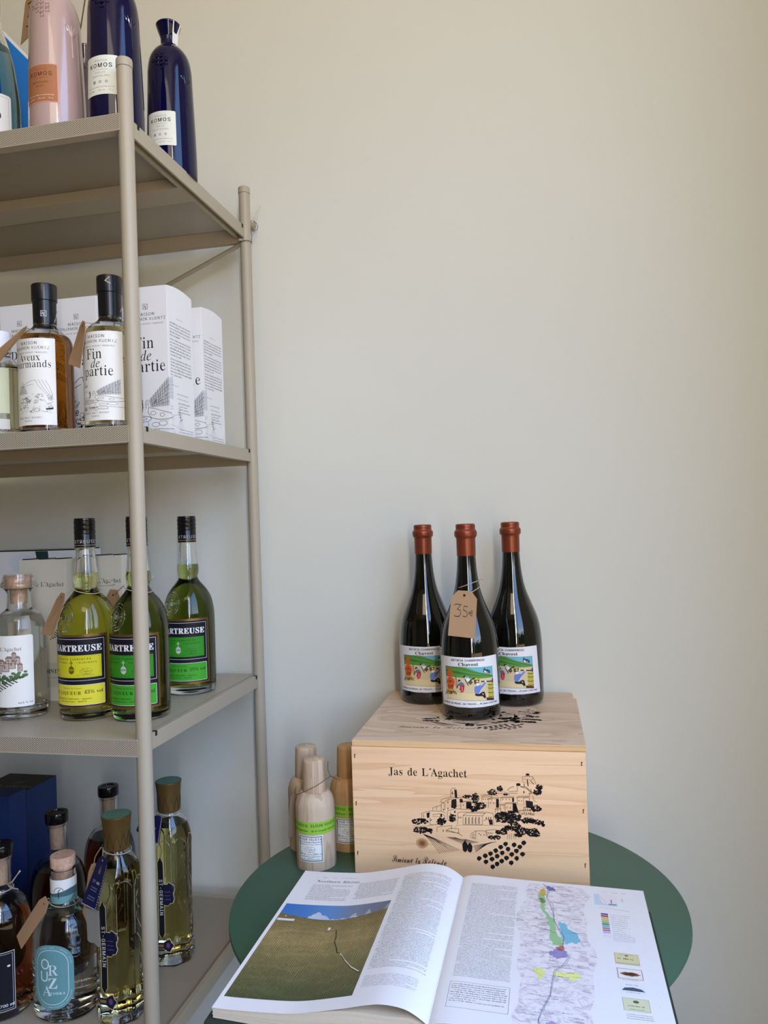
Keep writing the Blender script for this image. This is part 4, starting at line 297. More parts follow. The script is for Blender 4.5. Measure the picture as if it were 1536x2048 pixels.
'thin': {'A': "=k!8u9#9)9'9)9-8x9197989Q9I9Y9k:2;7:q<_;>>+;?>';F>*;r<b=29]=E9@=n91=`9-=`9'=q9#;P9#;b9';b9-;R91<(9:<89B<<9N<#:;;m:O:*:N9_9E9|96:D91:592:59':E9#!:/:f;n:f;A;x:x<T", 'B': "=q!919#9B9'9B9-93919U969t9E9{9Y9~=&9t=Y9V=i93=n9A=r9A=x91=|;G={<*=t<W=h<v=S=+=7=0<o<~<9<l<&;};a<X;Q<{;?=5;)=B:k=F:I=@9z=-9V<h9<;z9&!:l;h;<;f;r;q<5<4<=<U<;=0<2=J;x=];C=j:q=[!;I97;y9?<A9[<M:1<J:p<;;3;o;N:l;S:n9Q:}9?", 'D': ">J!959#9F9'9F9-98919s9A9{9S9}=+9r=]9R=j92=n9A=r9A=x90=|;w=x<e=c=?=>=d<d=w;y=y;O=p:Y=U9w=*9J<H9/;O9#!;J97;d99<69H<_9j<u:A=%;P<{<?<k<{<J=I;{=b;K=i;/=f:r=Z:l=6:m9U:{9@", 'E': "=p!9/9#9@9'9@9,91909S949t9B9~9p9|=E9t=Z9S=j93=n9B=r9B=x91=|=>=y=4=O=@<P=?<U=8<P=0<~<}=D<Y=X<-=c;S=g;,=d:q=X:m;a;>;`;p;l<)<3<4<i<;<e<<<j<6;z<<:<<;:A<3:=<,:s;w;;;V;H:m;I:m9e:v9E;49<;x9;<[9H<y9V=19i=T:T=^:R=R:U=R:&=B9R=B9&", 'F': "=I!919#9A9'9A9-93919U979t9F9{9Z9~=,9s=Y91=n9@=r9@=x9/=|=9=y=0=O=;<P=9<U=2<Q<x=C<V=Y<,=d;B=g:z=a:n=T:l;c;;;a;l;n;w;w<&<4<0<k<8<f<:<k<3;z<::<<8:A<1:=<':x;w;7;m;@;K;J:l;K:p9P:w9D;398;j91;[9-;[9';l9#", 'G': ">V!;x8u;A8{:p9/:79T9v9w9X:]9O;49O;l9`<X9v=&:7=I:Y=e;%=x;S>'<&>(=?=e=P=j=]>)=e>&=g>+=Y=R=g<D=e<I=^<E=G=&=6=?<]=c<6=q;w=s;H=k:{=Q:[=$:L<B:G;O:L:^:_9{:m9c;99>;g9.<29,<U94<r9H<y9i<x:R<r:g<U:x<%;#<4;&<4;,<$;0>N;0>=;,>=;&>L;#>%:x=h:g=c:F=f9A<c8}", 'I': ";q!9/9#9?9'9?9-91919f9>9q9D9{9U9~=89|=N9q=`90=n9?=r9?=x9/=|;`=|;N=x;N=r;_=n;*=d:s=W:o=N:m9o:v9F;699;_91;P9-;P9';a9#", 'J': '<Z!:28=9l8B9L8U968r9/9/989Z9D9e9S9g9b9`9l9K9l9-9^8m9m8Y:/8Q:K8W:c8i:j8|:j=A:Y=]:<=i9t=n:&=r:&=x9r=|<J=|<9=x<9=r<H=n;q=b;b=W;]=J;Y9{;T9C;D8v;,8X:e8F', 'L': "=`!919#9A9'9A9-93919T969t9D9~9s9{=H9s=[9T=i93=n9B=r9B=x91=|;f=|;T=x;T=r;d=n;:=j:y=^:n=J:p9O;$9A;L9:</9><^9J<z9Y=09n=R:`=Z:^=O:b=P:-=A9U=A9&", 'N': ">H!=L8t<M:7:6<t:);o:)9C:H96:k91:]9-:]9':m9#949#9D9'9D9-96919`989y9I9u9O9u<-:#=:9V=b98=m9D=r9D=x94=|:X=y=7:k=C;Y=C=O=G=U=.=f<_=n<m=r<m=x<]=|>9=|>)=x>)=r>7=n=r=i=S=Z=S;d=J:<=V8r=T8w", 'P': "=W!919#9A9'9A9-93919T969t9D9~9s9{=G9s=Z9T=i93=n9B=r9B=x91=|;b=z<K=o<p=[=2=5=<<k=7<3=&;n<e;S<:;C;^;;:n;;:l9s:q9M:v9D;/99;[91;L9-;L9';]9#!:l;P;Y;R;x;]<6;p<B<2<D<n<9=B<#=X;d=d;C=h;'=c:p=W", 'R': ">3!919#9A9'9A9-93919T969t9D9~9s9{=G9s=Z9T=i93=n9B=r9B=x91=|;k=y<d=f=+=N=C<v=B<A=8<(=';o<i;]<:;J=]9J={95>:91>)92>)9'>:9#<n9%;q:V;<;B:l;@:n9W:v9D;896;[91;L9-;L9';]9#!:l;T;L;Q;s;Y<&;a<G<)<P<K<M=(<B=D<)=X;L=h;0=e:s=Y:l=A", 'S': "=;!9P8r9^9N9Q:e9R:`9[:d9x9`:)9O:c93;?9.;h9;<*9U<89|<5:2;|:R:H;F9|;l9m<+9e<]9j=,9w=P:==t:c>';F>'<==n<N=r<U>*<^>'<`>,<R=V<`<O<_<T<V<P<F=,<1=N;D=r:o=r:M=c:6=H:.=&:5<o:L<V<#;i<P;@<b:x<g:K<a9y<N9R<%9,;Q8x:f8x9v929c9.9Z8u9R8w", 'T': "=]!9~9#:39':39-:$91:G95:h9D:q9W:t=g:2=e9V=L9E=.9:<N92<S90<N9;=N91=y=J=y=A=N=K<M=J<R=C<N=/=?<n=X<H=e;b=g;e9W;m9C<195<V91<G9-<G9'<W9#", 'V': '=b!;D8q:s:>9X==9J=U90=g8r=n9$=r9$=x8o=|;>=|;-=x;-=r;<=n:r=k:Q=]:N=I;=;F;o:P<7;G=%=]<b=j<==n<L=r<L=x<;=|=o=|=_=x=_=r=m=n=G=d=/=M=1=B<U;h;u:?;L8q;K8u', 'a': "<i!;k8x;Q9#;49I:e9+::8{9l8|9P989G9U9H9q9]:>:M:m;<;%;C;:;=;{;%<2:Z<::<<6:(<+9z;z:/;Z:+;=9y;09a;39T;I9W;q9f<*:'<A:K<J;'<J;^<9;p<%<#;R<%9J<79@<N9H<E9C<H9?<U9=<(8~!:]9?;49R;C9a;=:t:U:[:/:4:+9v:29S:<9G", 'b': "<z!9N8r9^:@9^=E9X=`9,=o9:=s9:=x9*=|:C=z:@<%;6<I;`<F;~<7<:;w<L;P<T:~<R:F<J:#<39R;r92;X9#;;8w:v8w:T9':/9B9o94!:~9-;K99;a9P;m9u;r:g;m;J;b;i;L;};#<+:P;y:?;^:A9Q:^96", 'c': '<5!:b8x:19)9f9M9K:*9F:o9X;U9}<+:T<I;+<K;Q<=;d<.;p;m;l;J;];=;H;C;A;V;A;|;*<7:p<;:X<7:D<*:3;o:(;N:&:f:/:5:M9]:o9I;G9E;d9Q;}9h;u9b<)9_;W93;=9&', 'd': "='!:Q8x:;8{9z9/9T9g9E:Y9H;%9U;V9t<,:@<F:y<E;Y<&;Y=V;D=g:y=o;,=s;,=x:w=|<?=|<?9Z<F9G<o9;<a97<a91<q9.<@9-;O8x;[9';[98;I9K;+9+:f8y!:r9:;M9S;[9n;Y;f;K;y:u<,:L;}:9;h:/;G:+:`:/9z:89Z:J9D", 'e': '<=!:`8x:/9)9e9M9K:,9E:d9K;;9f;t:/<=:G<H:d<L;0<E;X<%;q;I;v:o<*:p:0:q:.:?:99w:M9[:l9K;29G;T9P;}9v;s9p<(9k;V97;<9(!:8;&;6;(;E;3;C;b;/<.:h<;:C<,:4;u:+;Y:);/', 'f': ";A!909#9A9&9A9,93909b9>9g9`9g<&99<(9B<09B<;99<C9c<C9l=;9y=Y:2=p:`>';)>(;?={;W=h;b=N;`=1;R<{;B<{;8=);6=F;?=c;,=r:r=s:[=k:K=W:I=E:L<C;2<C;%<;;%<0;2<(:I<&:K9L:T9=:_98;190:}9,:}9&;29#", 'g': "<W!:X7M:*7Q9d7[9N7k9>8(9@8<9L8O9q8c9N9)9I9?9N9X9_9o:4:69a:V9S:k9H;@9M;a9m<0:F<I:s<K;R<;<I<=<<<4<<<(<G;|;j;{;{;P;~;6;z:s;f:P;M:>;0:3:3:,:4:&9w9i9y9_:39Q;j9D<'97<78w<986;x7j;Q7W!:d:@;%:G;7:V;@:m;C;>;9<&:x<8:d<;:G<4:/;x:';>:/:a:A:F!:h7a;O7j;f7t;v8';~8:;{8N;d8Z;D8`:$8`9o8W9]839d8$:+7i", 'h': '=2!949#9D9&9D9,96909_9<9g9Y9g=L9b=a97=o9E=s9E=x94=|:L=z:J;u;%<9;K<G;z<E<0<9<F;e<K9I<O9=<y90<k9,<k9&<|9#;69#;F9&;B90;790;b9=;h9Y;f;b;Z;v;?<#:w;x:W;g:I;W:J9I:N9=:x90:j9,:j9&:{9#', 'i': ';1!:+=$9o=19e=Q9o=s:+>$:C=s:L=Q:B=1!949#9D9&9D9,96909_9<9g9Y9f;z9c<+98<79F<;9G<@96<E:K<D:K9I:O9=:x90:j9,:j9&:{9#', 'k': '<x!939#9C9&9C9,96909`9<9g9Y9f=T9c=a98=o9F=r9G=x96=|:J={:J:n;%;*;n<&;^<2;:<7;I<6;J<A;9<E<j<E<X<A<X<;<h<7<9<+;s;t;i;a;=;:<_9@=*90<x9,<x9&=-9#;>9#;O9&;O9,;@90;j99;l9E:v:^:X:Y:I:M:I9Y:N9=:x90:j9,:j9&:{9#', 'l': ';2!949#9D9&9D9,96909_9<9g9Y9f=S9Z=f98=o9F=s9F=x96=|:J=|:J9Q:O9=:x90:j9,:j9&:{9#', 'm': '?)!949#9D9&9D9,96909_9<9g9Y9f;y9b<)97<89E<<9E<A94<E:S<A:G<7:G<(:Z;r;#<8;X<I<$<A<P;l<x<7=D<G=r<E>(<9>5<%>A;>>B9I>F9=>p90>b9,>b9&>s9#=/9#=?9&=?9,=290=Z9==a9Y=^;b=S;v=8<#<q;x<D;Y<E9J<I9=<r90<d9,<d9&<u9#;39#;C9&;C9,;690;_9=;e9Y;b;a;W;v;<<#:t;x:T;g:H;W:I9J:M9>:u90:g9,:g9&:x9#', 'n': '=2!949#9D9&9D9,96909_9<9g9Y9f;y9b<)97<89E<<9E<A94<E:T<A:I<8:I<*:[;u;$<9;K<G;z<E<0<9<F;e<K9I<O9=<y90<k9,<k9&<|9#;69#;F9&;B90;790;b9=;g9J;h;D;`;p;Q;{;5<#:W;g:I;W:J9I:N9=:x90:j9,:j9&:{9#', 'o': '<a!:p8u:@8~9p9D9P9y9E:a9K;99f;s:(<5:@<C:o<L;A<C;Y<5;w;t<6;:<<:a<6:+;w9N;N9);38y!:p9*;594;O9T;X:a;N;n;3<3:p<=:M<3:3;n:*:b:39T:M94', 'p': '=(!937N9C7Q9C7V967Z9c7m9g8<9f;u9c<(98<89E<<9E<A95<E:O<B:D<6:D<&:W;p:g<*;,<C;R<J;s<C<*<6<C;u<[;-<X:0<B9P;{9);N8x;-8}:M9E:I8B:M7t:f7b;-7Z:{7W:{7Q;07N!;.9:;V9E;k9Z;t9{;z:a;u;E;m;f;Z;{;2<*:T;i:I;W:I9f:R9T', 'r': "</!939#9D9&9D9,96909_9<9g9Y9f;z9b<+99<79F<;9G<@96<E:Q<B:G<3:L;d;@<D;T<I;p<A;|;v;p;R;Z;P;C;m;';t:T;W:L;C:L9H:a98;.90:{9,:{9&;09#", 's': "<0!:^8u9j9/9Y9+9P8v9J8y9I8t9T9>9I:/9J:*9R:.9`9]9m9D::92:]9.:x95;09D;:9];99i;*9~:,:S9l:k9Y;39[;f9m</:2<G:]<L;A<<;N<?;[<O;P</;[;I;Z;N;S;J;F;q;9<):r<7:R<::;<4:*<'9|;o:#;[:3;K;B:k;O:Z;Y:>;Z9o;N9B;19%", 't': ";O!:A8y9|9#9i9@9c9i9c<'9?<*9F<.9C<9:+=#:K=[:Q=X:R=^:E<m:H<D;7<C;*<<;*<1;7<*:F<(:H9^:Q9M:p9E;'9M;<9k;69e;E9d;%95:W8|", 'u': '=,!:I8x:#9%9k9@9a9o9^;}9S<-9/<89=<<9=<A9-<E:E<D:C9e:P9L:p9A;59G;S9T;a9c;`;w;Z<);+<8;9<<;9<A;)<E<E<D<D9V<I9I<v9=<h99<h93<x9/<F9/;T8x;a9(;]9M:}9(', 'v': '<B!:Z8t:A9p9P;v9A<,8~<79/<;9/<A8{<E:j<E:Y<A:Y<<:h<8:8<,:6;~:^:p:}:;;k<*;8<8;G<<;G<A;7<E<@<E<0<A<0<<<=<8;p<$;q;q;H:g:x9n:b8t:a8x', 'x': '<O!9&9#979&979+9(9.9`9I:1:2:R:O9Z;v9C<,9)<796<;96<A9%<E:o<E:_<A:_<<:m<8:G</:A<):e;H:~;3;g<+;7<8;E<<;E<A;4<E<F<E<6<B<6<=<D<:;k;{;?;<:|:~<&9C<J9/<>9+<>9&<O9#:c9#:s9&:s9,:f90;/98;59E:k:):P:=9h9:::9.:,9/:+9&:;8~', 'y': '<<!9V7P9A7U9/7k9,8.958H9@8O9P8L9Y8?9[7{9j7s:#7s:D8<:Z8y:?9t9P;t9<<.8y<79-<69-<A8y<E:h<E:W<A:W<;:e<7:7<,:5;}:_:j:~:8;9:f;h<,;9<7;G<;;G<A;7<E<;<E<+<A<+<;<7<7;o<&;i;_;H:a:y9d:c8f:I8(:(7]', 'z': "<5!9.9#9?9&949.9q:-;#<-:8<19c<$9T;m9I;D9A;H9@;C9K<'9F<B;~<D;n<@;v<5:49<:r98;R9I;c9_;t:0;{:,;|:1;n9E;r9&", '(': ";4!:J7r9x8b9b9>9N:?9K;C9Y<F9x=C:J>5:o>9:@=F:'<g9s<(9k;D9k:`9z9_:@8a:n7n", ')': ';4!9C7n9r8a:.9?:>9}:G;$:><(:.<g9r=F9C>99g>5::=C:X<F:g;#:X9]:98b9g7r', '.': ':{!9{8y9j9&9c9E9j9e9{9n:29e:99E:29&'},
'ital': {'d': "<t!9_8u939'8w9N8y:89;;'9n;l:N<?:u<K;:<K;Q<D;^<5<#=j;x=y;T=};W>-<g>@<h>1;U9P;[9A;n9A<B9s<M9j;j9%;M8v;88v;'9&:~9<;4:6:t9f:K96:09$!9}9=:>9G:]9d;7:b;J;7;R;e;O<';A<8;$<;:W<(:1;Y9w;39^:L9T9p9`9J", 'e': '</!9{8v9M9$96969&9P8y:690:z9Y;_:><7:w<K;N<H;d<:;m<#;l;e;[;E;;;(:h:l9_:T9Y:(9d9U:&9=:P9=:z9O;H9s;R9i;+9@:l9-:?8y!9b:e:L:x:|;?;6;k;6<);.<6:j<7:F;|9z;D'},
'script': {'S': '=I!:R8x:,8|9]919C9O9?9s9J:19_:C:$:I:::@:D:.:@9p9f9^9^9M9r93:H9&;/9?;^9s<):i;^:o;2;(:r;J:i;k:r<G;3<r;a=9<6=N<x=X=L=R=H=J<l=H<2=5;`<r;?<F;/;t;7;?;[:|</:t<l<2=X=+>F=V>e=X?$=I?2=,?/<e>_;{={;G=(:x<Y:);x9H;/9%!=/;-=};]>Y<=>v<x>o=G>]=M>A=D=r<t=U<A', 'i': ";E!:};d:e;m:c<-:v<A;3<D;B<7;C;|;6;j!9}:a9R:79I:@:>;5;(;:9|92:&9,:792:t9i:~9`:<9'9j8y9O9-9H9L", 'm': ">h!9%8y:*:Y:(:b9|:a9O:79E:?:B;4:^;/:h:w:]:5;@:y;p;8<0;5<@:}<D:`<5:/<o:q=D;6=i;8>':|>+:]>#:?=:91=Y95>89i>B9`=U9#=#8~<l97<h9M<z:$=^:|=V;.=<;%<e:S;^8}:j8y;b:T;l:q;g;%;<:c9v8}", 'a': "<s!;F8x:~90;&9k:C9)9v8y9R9'9;9N9E:,9w:h:^;2;9;8;Q;-;]:q;m;5<S;:;V99;^9.</9P<69G;k9&!9y9&:K9?;2:-;O:b;F;&;6;+;#:~:A:99o9E9l9/", 'n': '=9!<m9`;}8};W8{;B92;:9S;?9q<.:}<-;);{;);*:C:$8}9&8x:0:b9~:d9Q:79G:@:#:y:O;9:e;2:o:y:c:0;b;*<0;:<D;5<X:s<W:L;m93<)96<c9i', 'e': "<i!;w9`:~8~:;8z9w909c9Q9^:#9k:N9W:79M:@:8;5:g;Y;K;u<-;v<B;e<I;M<4:l;L:7:P9x:E9P:K9,:d9';399;n9i!:W:*;2:C;`:m;|;G;z;j;a;k;?;M", 'l': ';r!;$9`:=9&:&8y9e8}9R949N9Q:#:e9O:79G:@:4;2;M=7<3=?:$9=:%9.:29/:v9i', 'o': "<u!<@9v;m9M;?9@:m8}:A8w9w9'9Z9K9R9y9`:N9B:+98:3:U;W;1;t;[;y<1;b<=;2<%:B;L9N;u9a<89~!:L9&;&9B:y9N:}9b;69r;M9q;^:0;~;*<#;S;t;e;^;g;B;T:c:W:89N::90", 'R': "?I!=X8v=29&<}9D='9r=W;>=Q;U=0;V=';g=9;p=Y;d=r;n><<0>Q<O>[=A>Q=g><>#=r=c=U=><N:J<$9i;V9C:X8z9a8|919?8~9b8{:,9):H9=:[9o:^:$:F9}:(9h9r9;9h9A9B9Z9.9y9':E9+:i9;;;9s<e<Z=N=X>->+=>>4<;>);@=f:T=3:%<X9l;~9s;O::;<:a;F;5;m;b<[;p=O;z=O<$=4<%<X;o<#;I;O:r;2:3;/9e;O9a<.:&<p:y=`;o>*=&>@>>>3>a>?>g>3>Q>,?/=]??=<?@<r?*<B>h<&=e;Z>#;=>+:p=e9E=n92>%96>t:6>~:0>794", 't': "<.!;&9`:89$9f8}9S959P9T:#:e9Q:79H:@::;3;L=.<5=1;^<6<1<6<-<';R<':&9?:$90:-9-:y9i", 'd': "=H!<R9`;p9(;>8y;+9#:x96;#9k:=9)9h8z9N9'9<9;969Y9=9|9j:_:Y;2;6;8;M;-;Y:q<v=7=^=?;I96;K9*;^9,<J9i!9u9&:H9?;.:-;L:b;C;&;4;+:|:~:>:89l9D9h9/", 'G': "=}!;x8w;:9#:l99:X9[:b:.;):C;M::;W:);R9m;$9V:x9D;@9+;r9(<?99<X9Q=A:`<p:O<@:M;|:Y;_:s;+:t:Z;(:0;Z:*;|:2<I:I<q:o=5;?=K;g=P:j<g:F;u:J;P:_;3;%:~;X:|;L;O;N;s;w<b<L=0=)=L=^=Y>'=T>?=?>E='>;<_=|<2<{;=;x:u<4:[<o:Y=G:m>?;A>*;$=`9n=G9J=%91<Q8}!;w;#<q;F=`<(>6<q>:=1>1=E=e=L=#<z<7;s", 'r': ';o!;G9`:Y8~::8y9z9/9r9M9~9y:A:K:n:p:-:n9Q:89I:A9}:t:3;H:<;E:C;);&:y;?:b;8:F:T9H:M90:l9<;=9i', 'u': "<}!9I:@:@;5;.;::'9F:#97:*92:g9h;i;5<_;:;V95;l96<L9i<V9`;[8|;68~:}9;:~9^;>:@:<9-9z8{9V9%9H9:9I9Z:#:c9Q:7"},
}

_A = ''.join(chr(i) for i in range(35, 127) if chr(i) != '\\'); _N = len(_A); _AI = {c: i for i, c in enumerate(_A)}
def _dec(s): return [_AI[s[i]]*_N+_AI[s[i+1]]-2000 for i in range(0, len(s), 2)]
def _area(l): return sum(l[i-1][0]*l[i][1]-l[i][0]*l[i-1][1] for i in range(len(l)))/2
def _inside(p, l):
    c = False
    for i in range(len(l)):
        a, b = l[i-1], l[i]
        if (a[1] > p[1]) != (b[1] > p[1]) and p[0] < (b[0]-a[0])*(p[1]-a[1])/(b[1]-a[1])+a[0]: c = not c
    return c
def tess(loops):
    fl = [p for l in loops for p in l]
    t = tessellate_polygon([[Vector((p[0], p[1], 0)) for p in l] for l in loops])
    return [tuple(fl[i] for i in tri) for tri in t]
_G = {}
def glyph(font, ch):
    k = (font, ch)
    if k in _G: return _G[k]
    s = FONTS[font].get(ch)
    if s is None: _G[k] = (.5, []); return _G[k]
    pr = s.split('!'); adv = _dec(pr[0])[0]/1000
    loops = []
    for p in pr[1:]:
        d = _dec(p)
        if len(d) > 5: loops.append(list(zip([v/1000 for v in d[::2]], [v/1000 for v in d[1::2]])))
    tris = []
    if loops:
        big = max(loops, key=lambda l: abs(_area(l))); sg = _area(big) > 0
        outs = [l for l in loops if (_area(l) > 0) == sg]; ho = {i: [] for i in range(len(outs))}
        for l in loops:
            if (_area(l) > 0) != sg:
                c = [i for i, o in enumerate(outs) if _inside(l[0], o)] or [0]
                ho[min(c, key=lambda i: abs(_area(outs[i])))].append(l)
        for i, o in enumerate(outs): tris += tess([o]+ho[i])
    _G[k] = (adv, tris); return _G[k]
def _capof(f, c='E'): return max(p[1] for t in glyph(f, c)[1] for p in t)
CAPH = {'sans': _capof('sans'), 'bold': _capof('bold'), 'thin': _capof('thin'), 'ital': _capof('ital', 'd'), 'script': _capof('script', 'l')}
ACC = {'\u00c9': ('E', 'acute'), '\u00e9': ('e', 'acute'), '\u00c7': ('C', 'cedil'), '\u00d1': ('N', 'tilde'), '\u00f4': ('o', 'circ'), '\u00c8': ('E', 'grave')}

# ------------------------------------------------------------------ flat print: coloured ink shapes laid on a real surface
def clipax(pc, ax, lim, sg):
    out = []
    for j in range(len(pc)):
        a, b = pc[j-1], pc[j]; da, db = sg*(a[ax]-lim), sg*(b[ax]-lim)
        if da*db < 0: u = da/(da-db); out.append((a[0]+(b[0]-a[0])*u, a[1]+(b[1]-a[1])*u))
        if db >= 0: out.append(b)
    return out
class Art:
    def __init__(s, xf=None): s.t = []; s.cols = []; s.xf = xf; s.L = 0
    def ci(s, c):
        k = c if isinstance(c, str) else tuple(int(v) for v in c)
        if k not in s.cols: s.cols.append(k)
        return s.cols.index(k)
    def tri(s, tris, c, L=None):
        i = s.ci(c); L = s.L if L is None else L
        for t in tris:
            if s.xf: t = tuple(s.xf(*p) for p in t)
            s.t.append((t, i, L))
        return s
    def poly(s, pts, c, L=None, holes=()): return s.tri(tess([list(pts)]+[list(h) for h in holes]), c, L)
    def rect(s, x0, y0, x1, y1, c, L=None): return s.tri([((x0, y0), (x1, y0), (x1, y1)), ((x0, y0), (x1, y1), (x0, y1))], c, L)
    def rrect(s, x0, y0, x1, y1, r, c, L=None):
        p = []
        for cx, cy, a in ((x1-r, y1-r, 0), (x0+r, y1-r, 1), (x0+r, y0+r, 2), (x1-r, y0+r, 3)):
            for k in range(6): t = (a+k/5)*PI/2; p.append((cx+r*math.cos(t), cy+r*math.sin(t)))
        return s.poly(p, c, L)
    def ell(s, cx, cy, rx, ry, c, L=None, n=20, jit=0, rnd=None):
        p = [((cx+rx*(1+(rnd.uniform(-jit, jit) if jit else 0))*math.cos(2*PI*k/n)), cy+ry*(1+(rnd.uniform(-jit, jit) if jit else 0))*math.sin(2*PI*k/n)) for k in range(n)]
        return s.tri([((cx, cy), p[k], p[(k+1) % n]) for k in range(n)], c, L)
    def line(s, pts, w, c, L=None, closed=False):
        if closed: pts = list(pts)+[pts[0]]
        tr = []
        for a, b in zip(pts, pts[1:]):
            dx, dy = b[0]-a[0], b[1]-a[1]; h = math.hypot(dx, dy) or 1e-9; nx, ny = -dy/h*w/2, dx/h*w/2; ex, ey = dx/h*w*.3, dy/h*w*.3
            q = [(a[0]-ex+nx, a[1]-ey+ny), (a[0]-ex-nx, a[1]-ey-ny), (b[0]+ex-nx, b[1]+ey-ny), (b[0]+ex+nx, b[1]+ey+ny)]
            tr += [(q[0], q[1], q[2]), (q[0], q[2], q[3])]
        return s.tri(tr, c, L)
    def frame(s, x0, y0, x1, y1, w, c, L=None): return s.line([(x0, y0), (x1, y0), (x1, y1), (x0, y1)], w, c, L, closed=True)
    def width(s, txt, h, font='sans', track=0, wx=1):
        k = h/CAPH[font]; w = 0
        for ch in txt: w += (.26 if ch == ' ' else glyph(font, ACC.get(ch, (ch,))[0])[0])*k*wx+track*h
        return w-track*h
    def text(s, txt, x, y, h, c=(20, 20, 22), font='sans', align='c', track=0, wx=1, rot=0, fl=1, slant=0, L=None, bold=0):
        k = h/CAPH[font]; w = s.width(txt, h, font, track, wx)
        o = {'c': -w/2, 'l': 0, 'r': -w}[align]; tr = []; ca, sa = math.cos(rot), math.sin(rot)
        def P(u, v): u += slant*v; v *= fl; return (x+u*ca-v*sa, y+u*sa+v*ca)
        for ch in txt:
            if ch == ' ': o += .26*k*wx+track*h; continue
            if ch == '\u00b4': tr += [(P(o+.05*k, h*.78), P(o+.2*k, h*.9), P(o+.15*k, h*1.08))]; o += .16*k; continue
            if ch == '\u20ac': g = glyph(font, 'C')
            else: g = glyph(font, ACC.get(ch, (ch,))[0])
            for b in ((0, bold, -bold) if bold else (0,)):
                for t in g[1]: tr.append(tuple(P(o+p[0]*k*wx+b*h, p[1]*k) for p in t))
            aw = g[0]*k*wx
            if ch in ACC:
                up = ch.isupper(); b = h*(1.08 if up else .8); m = o+aw*.5; kd = ACC[ch][1]
                if kd == 'acute': tr.append((P(m-.10*h, b), P(m+.16*h, b+.28*h), P(m+.07*h, b)))
                elif kd == 'cedil': tr.append((P(m-.05*h, 0), P(m+.08*h, -.05*h), P(m-.02*h, -.25*h)))
                elif kd == 'tilde': tr += [(P(m-.2*h, b), P(m+.2*h, b+.06*h), P(m+.2*h, b+.14*h)), (P(m-.2*h, b), P(m+.2*h, b+.14*h), P(m-.2*h, b+.08*h))]
                else: tr += [(P(m-.18*h, b), P(m, b+.22*h), P(m, b+.09*h)), (P(m+.18*h, b), P(m, b+.09*h), P(m, b+.22*h))]
            if ch == '\u20ac':
                for q in (.42, .58): tr += [(P(o-.02*k, h*q), P(o+aw*.8, h*q), P(o+aw*.8, h*(q+.07))), (P(o-.02*k, h*q), P(o+aw*.8, h*(q+.07)), P(o-.02*k, h*(q+.07)))]
            o += aw+track*h
        return s.tri(tr, c, L)
    def greek(s, x0, y, x1, h, c, rnd, fill=1.0, ang=0, slant=0, center=False):
        """one line of print too small to read: word-like groups of letter strokes"""
        if center: m = (x0+x1)/2; hw = (x1-x0)*fill/2; x0, x1 = m-hw, m+hw; fill = 1
        x = x0; xe = x0+(x1-x0)*fill; tr = []
        while x < xe-h:
            for k in range(rnd.randint(2, 8)):
                if x > xe-h*.6: break
                t = rnd.random(); y0 = y+(x-x0)*ang
                top = h if t < .22 else h*.62; bot = -h*.25 if t > .9 else 0
                q = [(x, y0+bot), (x+.20*h, y0+bot), (x+.20*h, y0+top), (x, y0+top)]
                tr += [(q[0], q[1], q[2]), (q[0], q[2], q[3])]
                if t < .8:
                    yy = y0+h*rnd.choice((.02, .45, .45)); q = [(x+.2*h, yy), (x+.48*h, yy), (x+.48*h, yy+.17*h), (x+.2*h, yy+.17*h)]
                    tr += [(q[0], q[1], q[2]), (q[0], q[2], q[3])]
                    if t < .55:
                        q = [(x+.38*h, y0), (x+.54*h, y0), (x+.54*h, y0+.6*h), (x+.38*h, y0+.6*h)]; tr += [(q[0], q[1], q[2]), (q[0], q[2], q[3])]
                x += .66*h
            x += .42*h
        return s.tri(tr, c)
    def build(s, name, fn, parent=None, ds=None, eps=5e-5, dt=None):
        """fn(s,t,off) -> 3-D point on the surface, off metres above it; ds: max width of a triangle along s"""
        vs = []; fs = []; mi = []; key = {}
        def V(p, L):
            k = (round(p[0], 6), round(p[1], 6), L)
            if k not in key: key[k] = len(vs); vs.append(tuple(fn(p[0], p[1], (L+1)*eps)))
            return key[k]
        for t, i, L in s.t:
            pcs = [list(t)]
            if ds:
                x0 = min(p[0] for p in t); x1 = max(p[0] for p in t)
                if x1-x0 > ds:
                    pcs = []; k0 = math.floor(x0/ds); k1 = math.floor(x1/ds)
                    for k in range(k0, k1+1):
                        pc = list(t)
                        for lim, sg in ((k*ds, 1), ((k+1)*ds, -1)):
                            out = []
                            for j in range(len(pc)):
                                a, b = pc[j-1], pc[j]; da, db = sg*(a[0]-lim), sg*(b[0]-lim)
                                if da*db < 0: u = da/(da-db); out.append((a[0]+(b[0]-a[0])*u, a[1]+(b[1]-a[1])*u))
                                if db >= 0: out.append(b)
                            pc = out
                            if len(pc) < 3: break
                        if len(pc) > 2: pcs.append(pc)
            if dt:
                new = []
                for pc in pcs:
                    y0 = min(p[1] for p in pc); y1 = max(p[1] for p in pc)
                    if y1-y0 <= dt: new.append(pc); continue
                    for k in range(math.floor(y0/dt), math.floor(y1/dt)+1):
                        q = clipax(clipax(pc, 1, k*dt, 1), 1, (k+1)*dt, -1)
                        if len(q) > 2: new.append(q)
                pcs = new
            for pc in pcs:
                ids = []
                for p in pc:
                    v = V(p, L)
                    if v not in ids: ids.append(v)
                if len(ids) < 3: continue
                ar = sum(pc[j-1][0]*pc[j][1]-pc[j][0]*pc[j-1][1] for j in range(len(pc)))
                fs.append(tuple(ids if ar > 0 else ids[::-1])); mi.append(i)
        me = bpy.data.meshes.new(name); me.from_pydata(vs, [], fs)
        for c in s.cols: me.materials.append(M[c] if isinstance(c, str) else ink(c))
        me.polygons.foreach_set('material_index', mi); me.update()
        o = bpy.data.objects.new(name, me); COL.objects.link(o)
        if parent: o.parent = parent
        return o
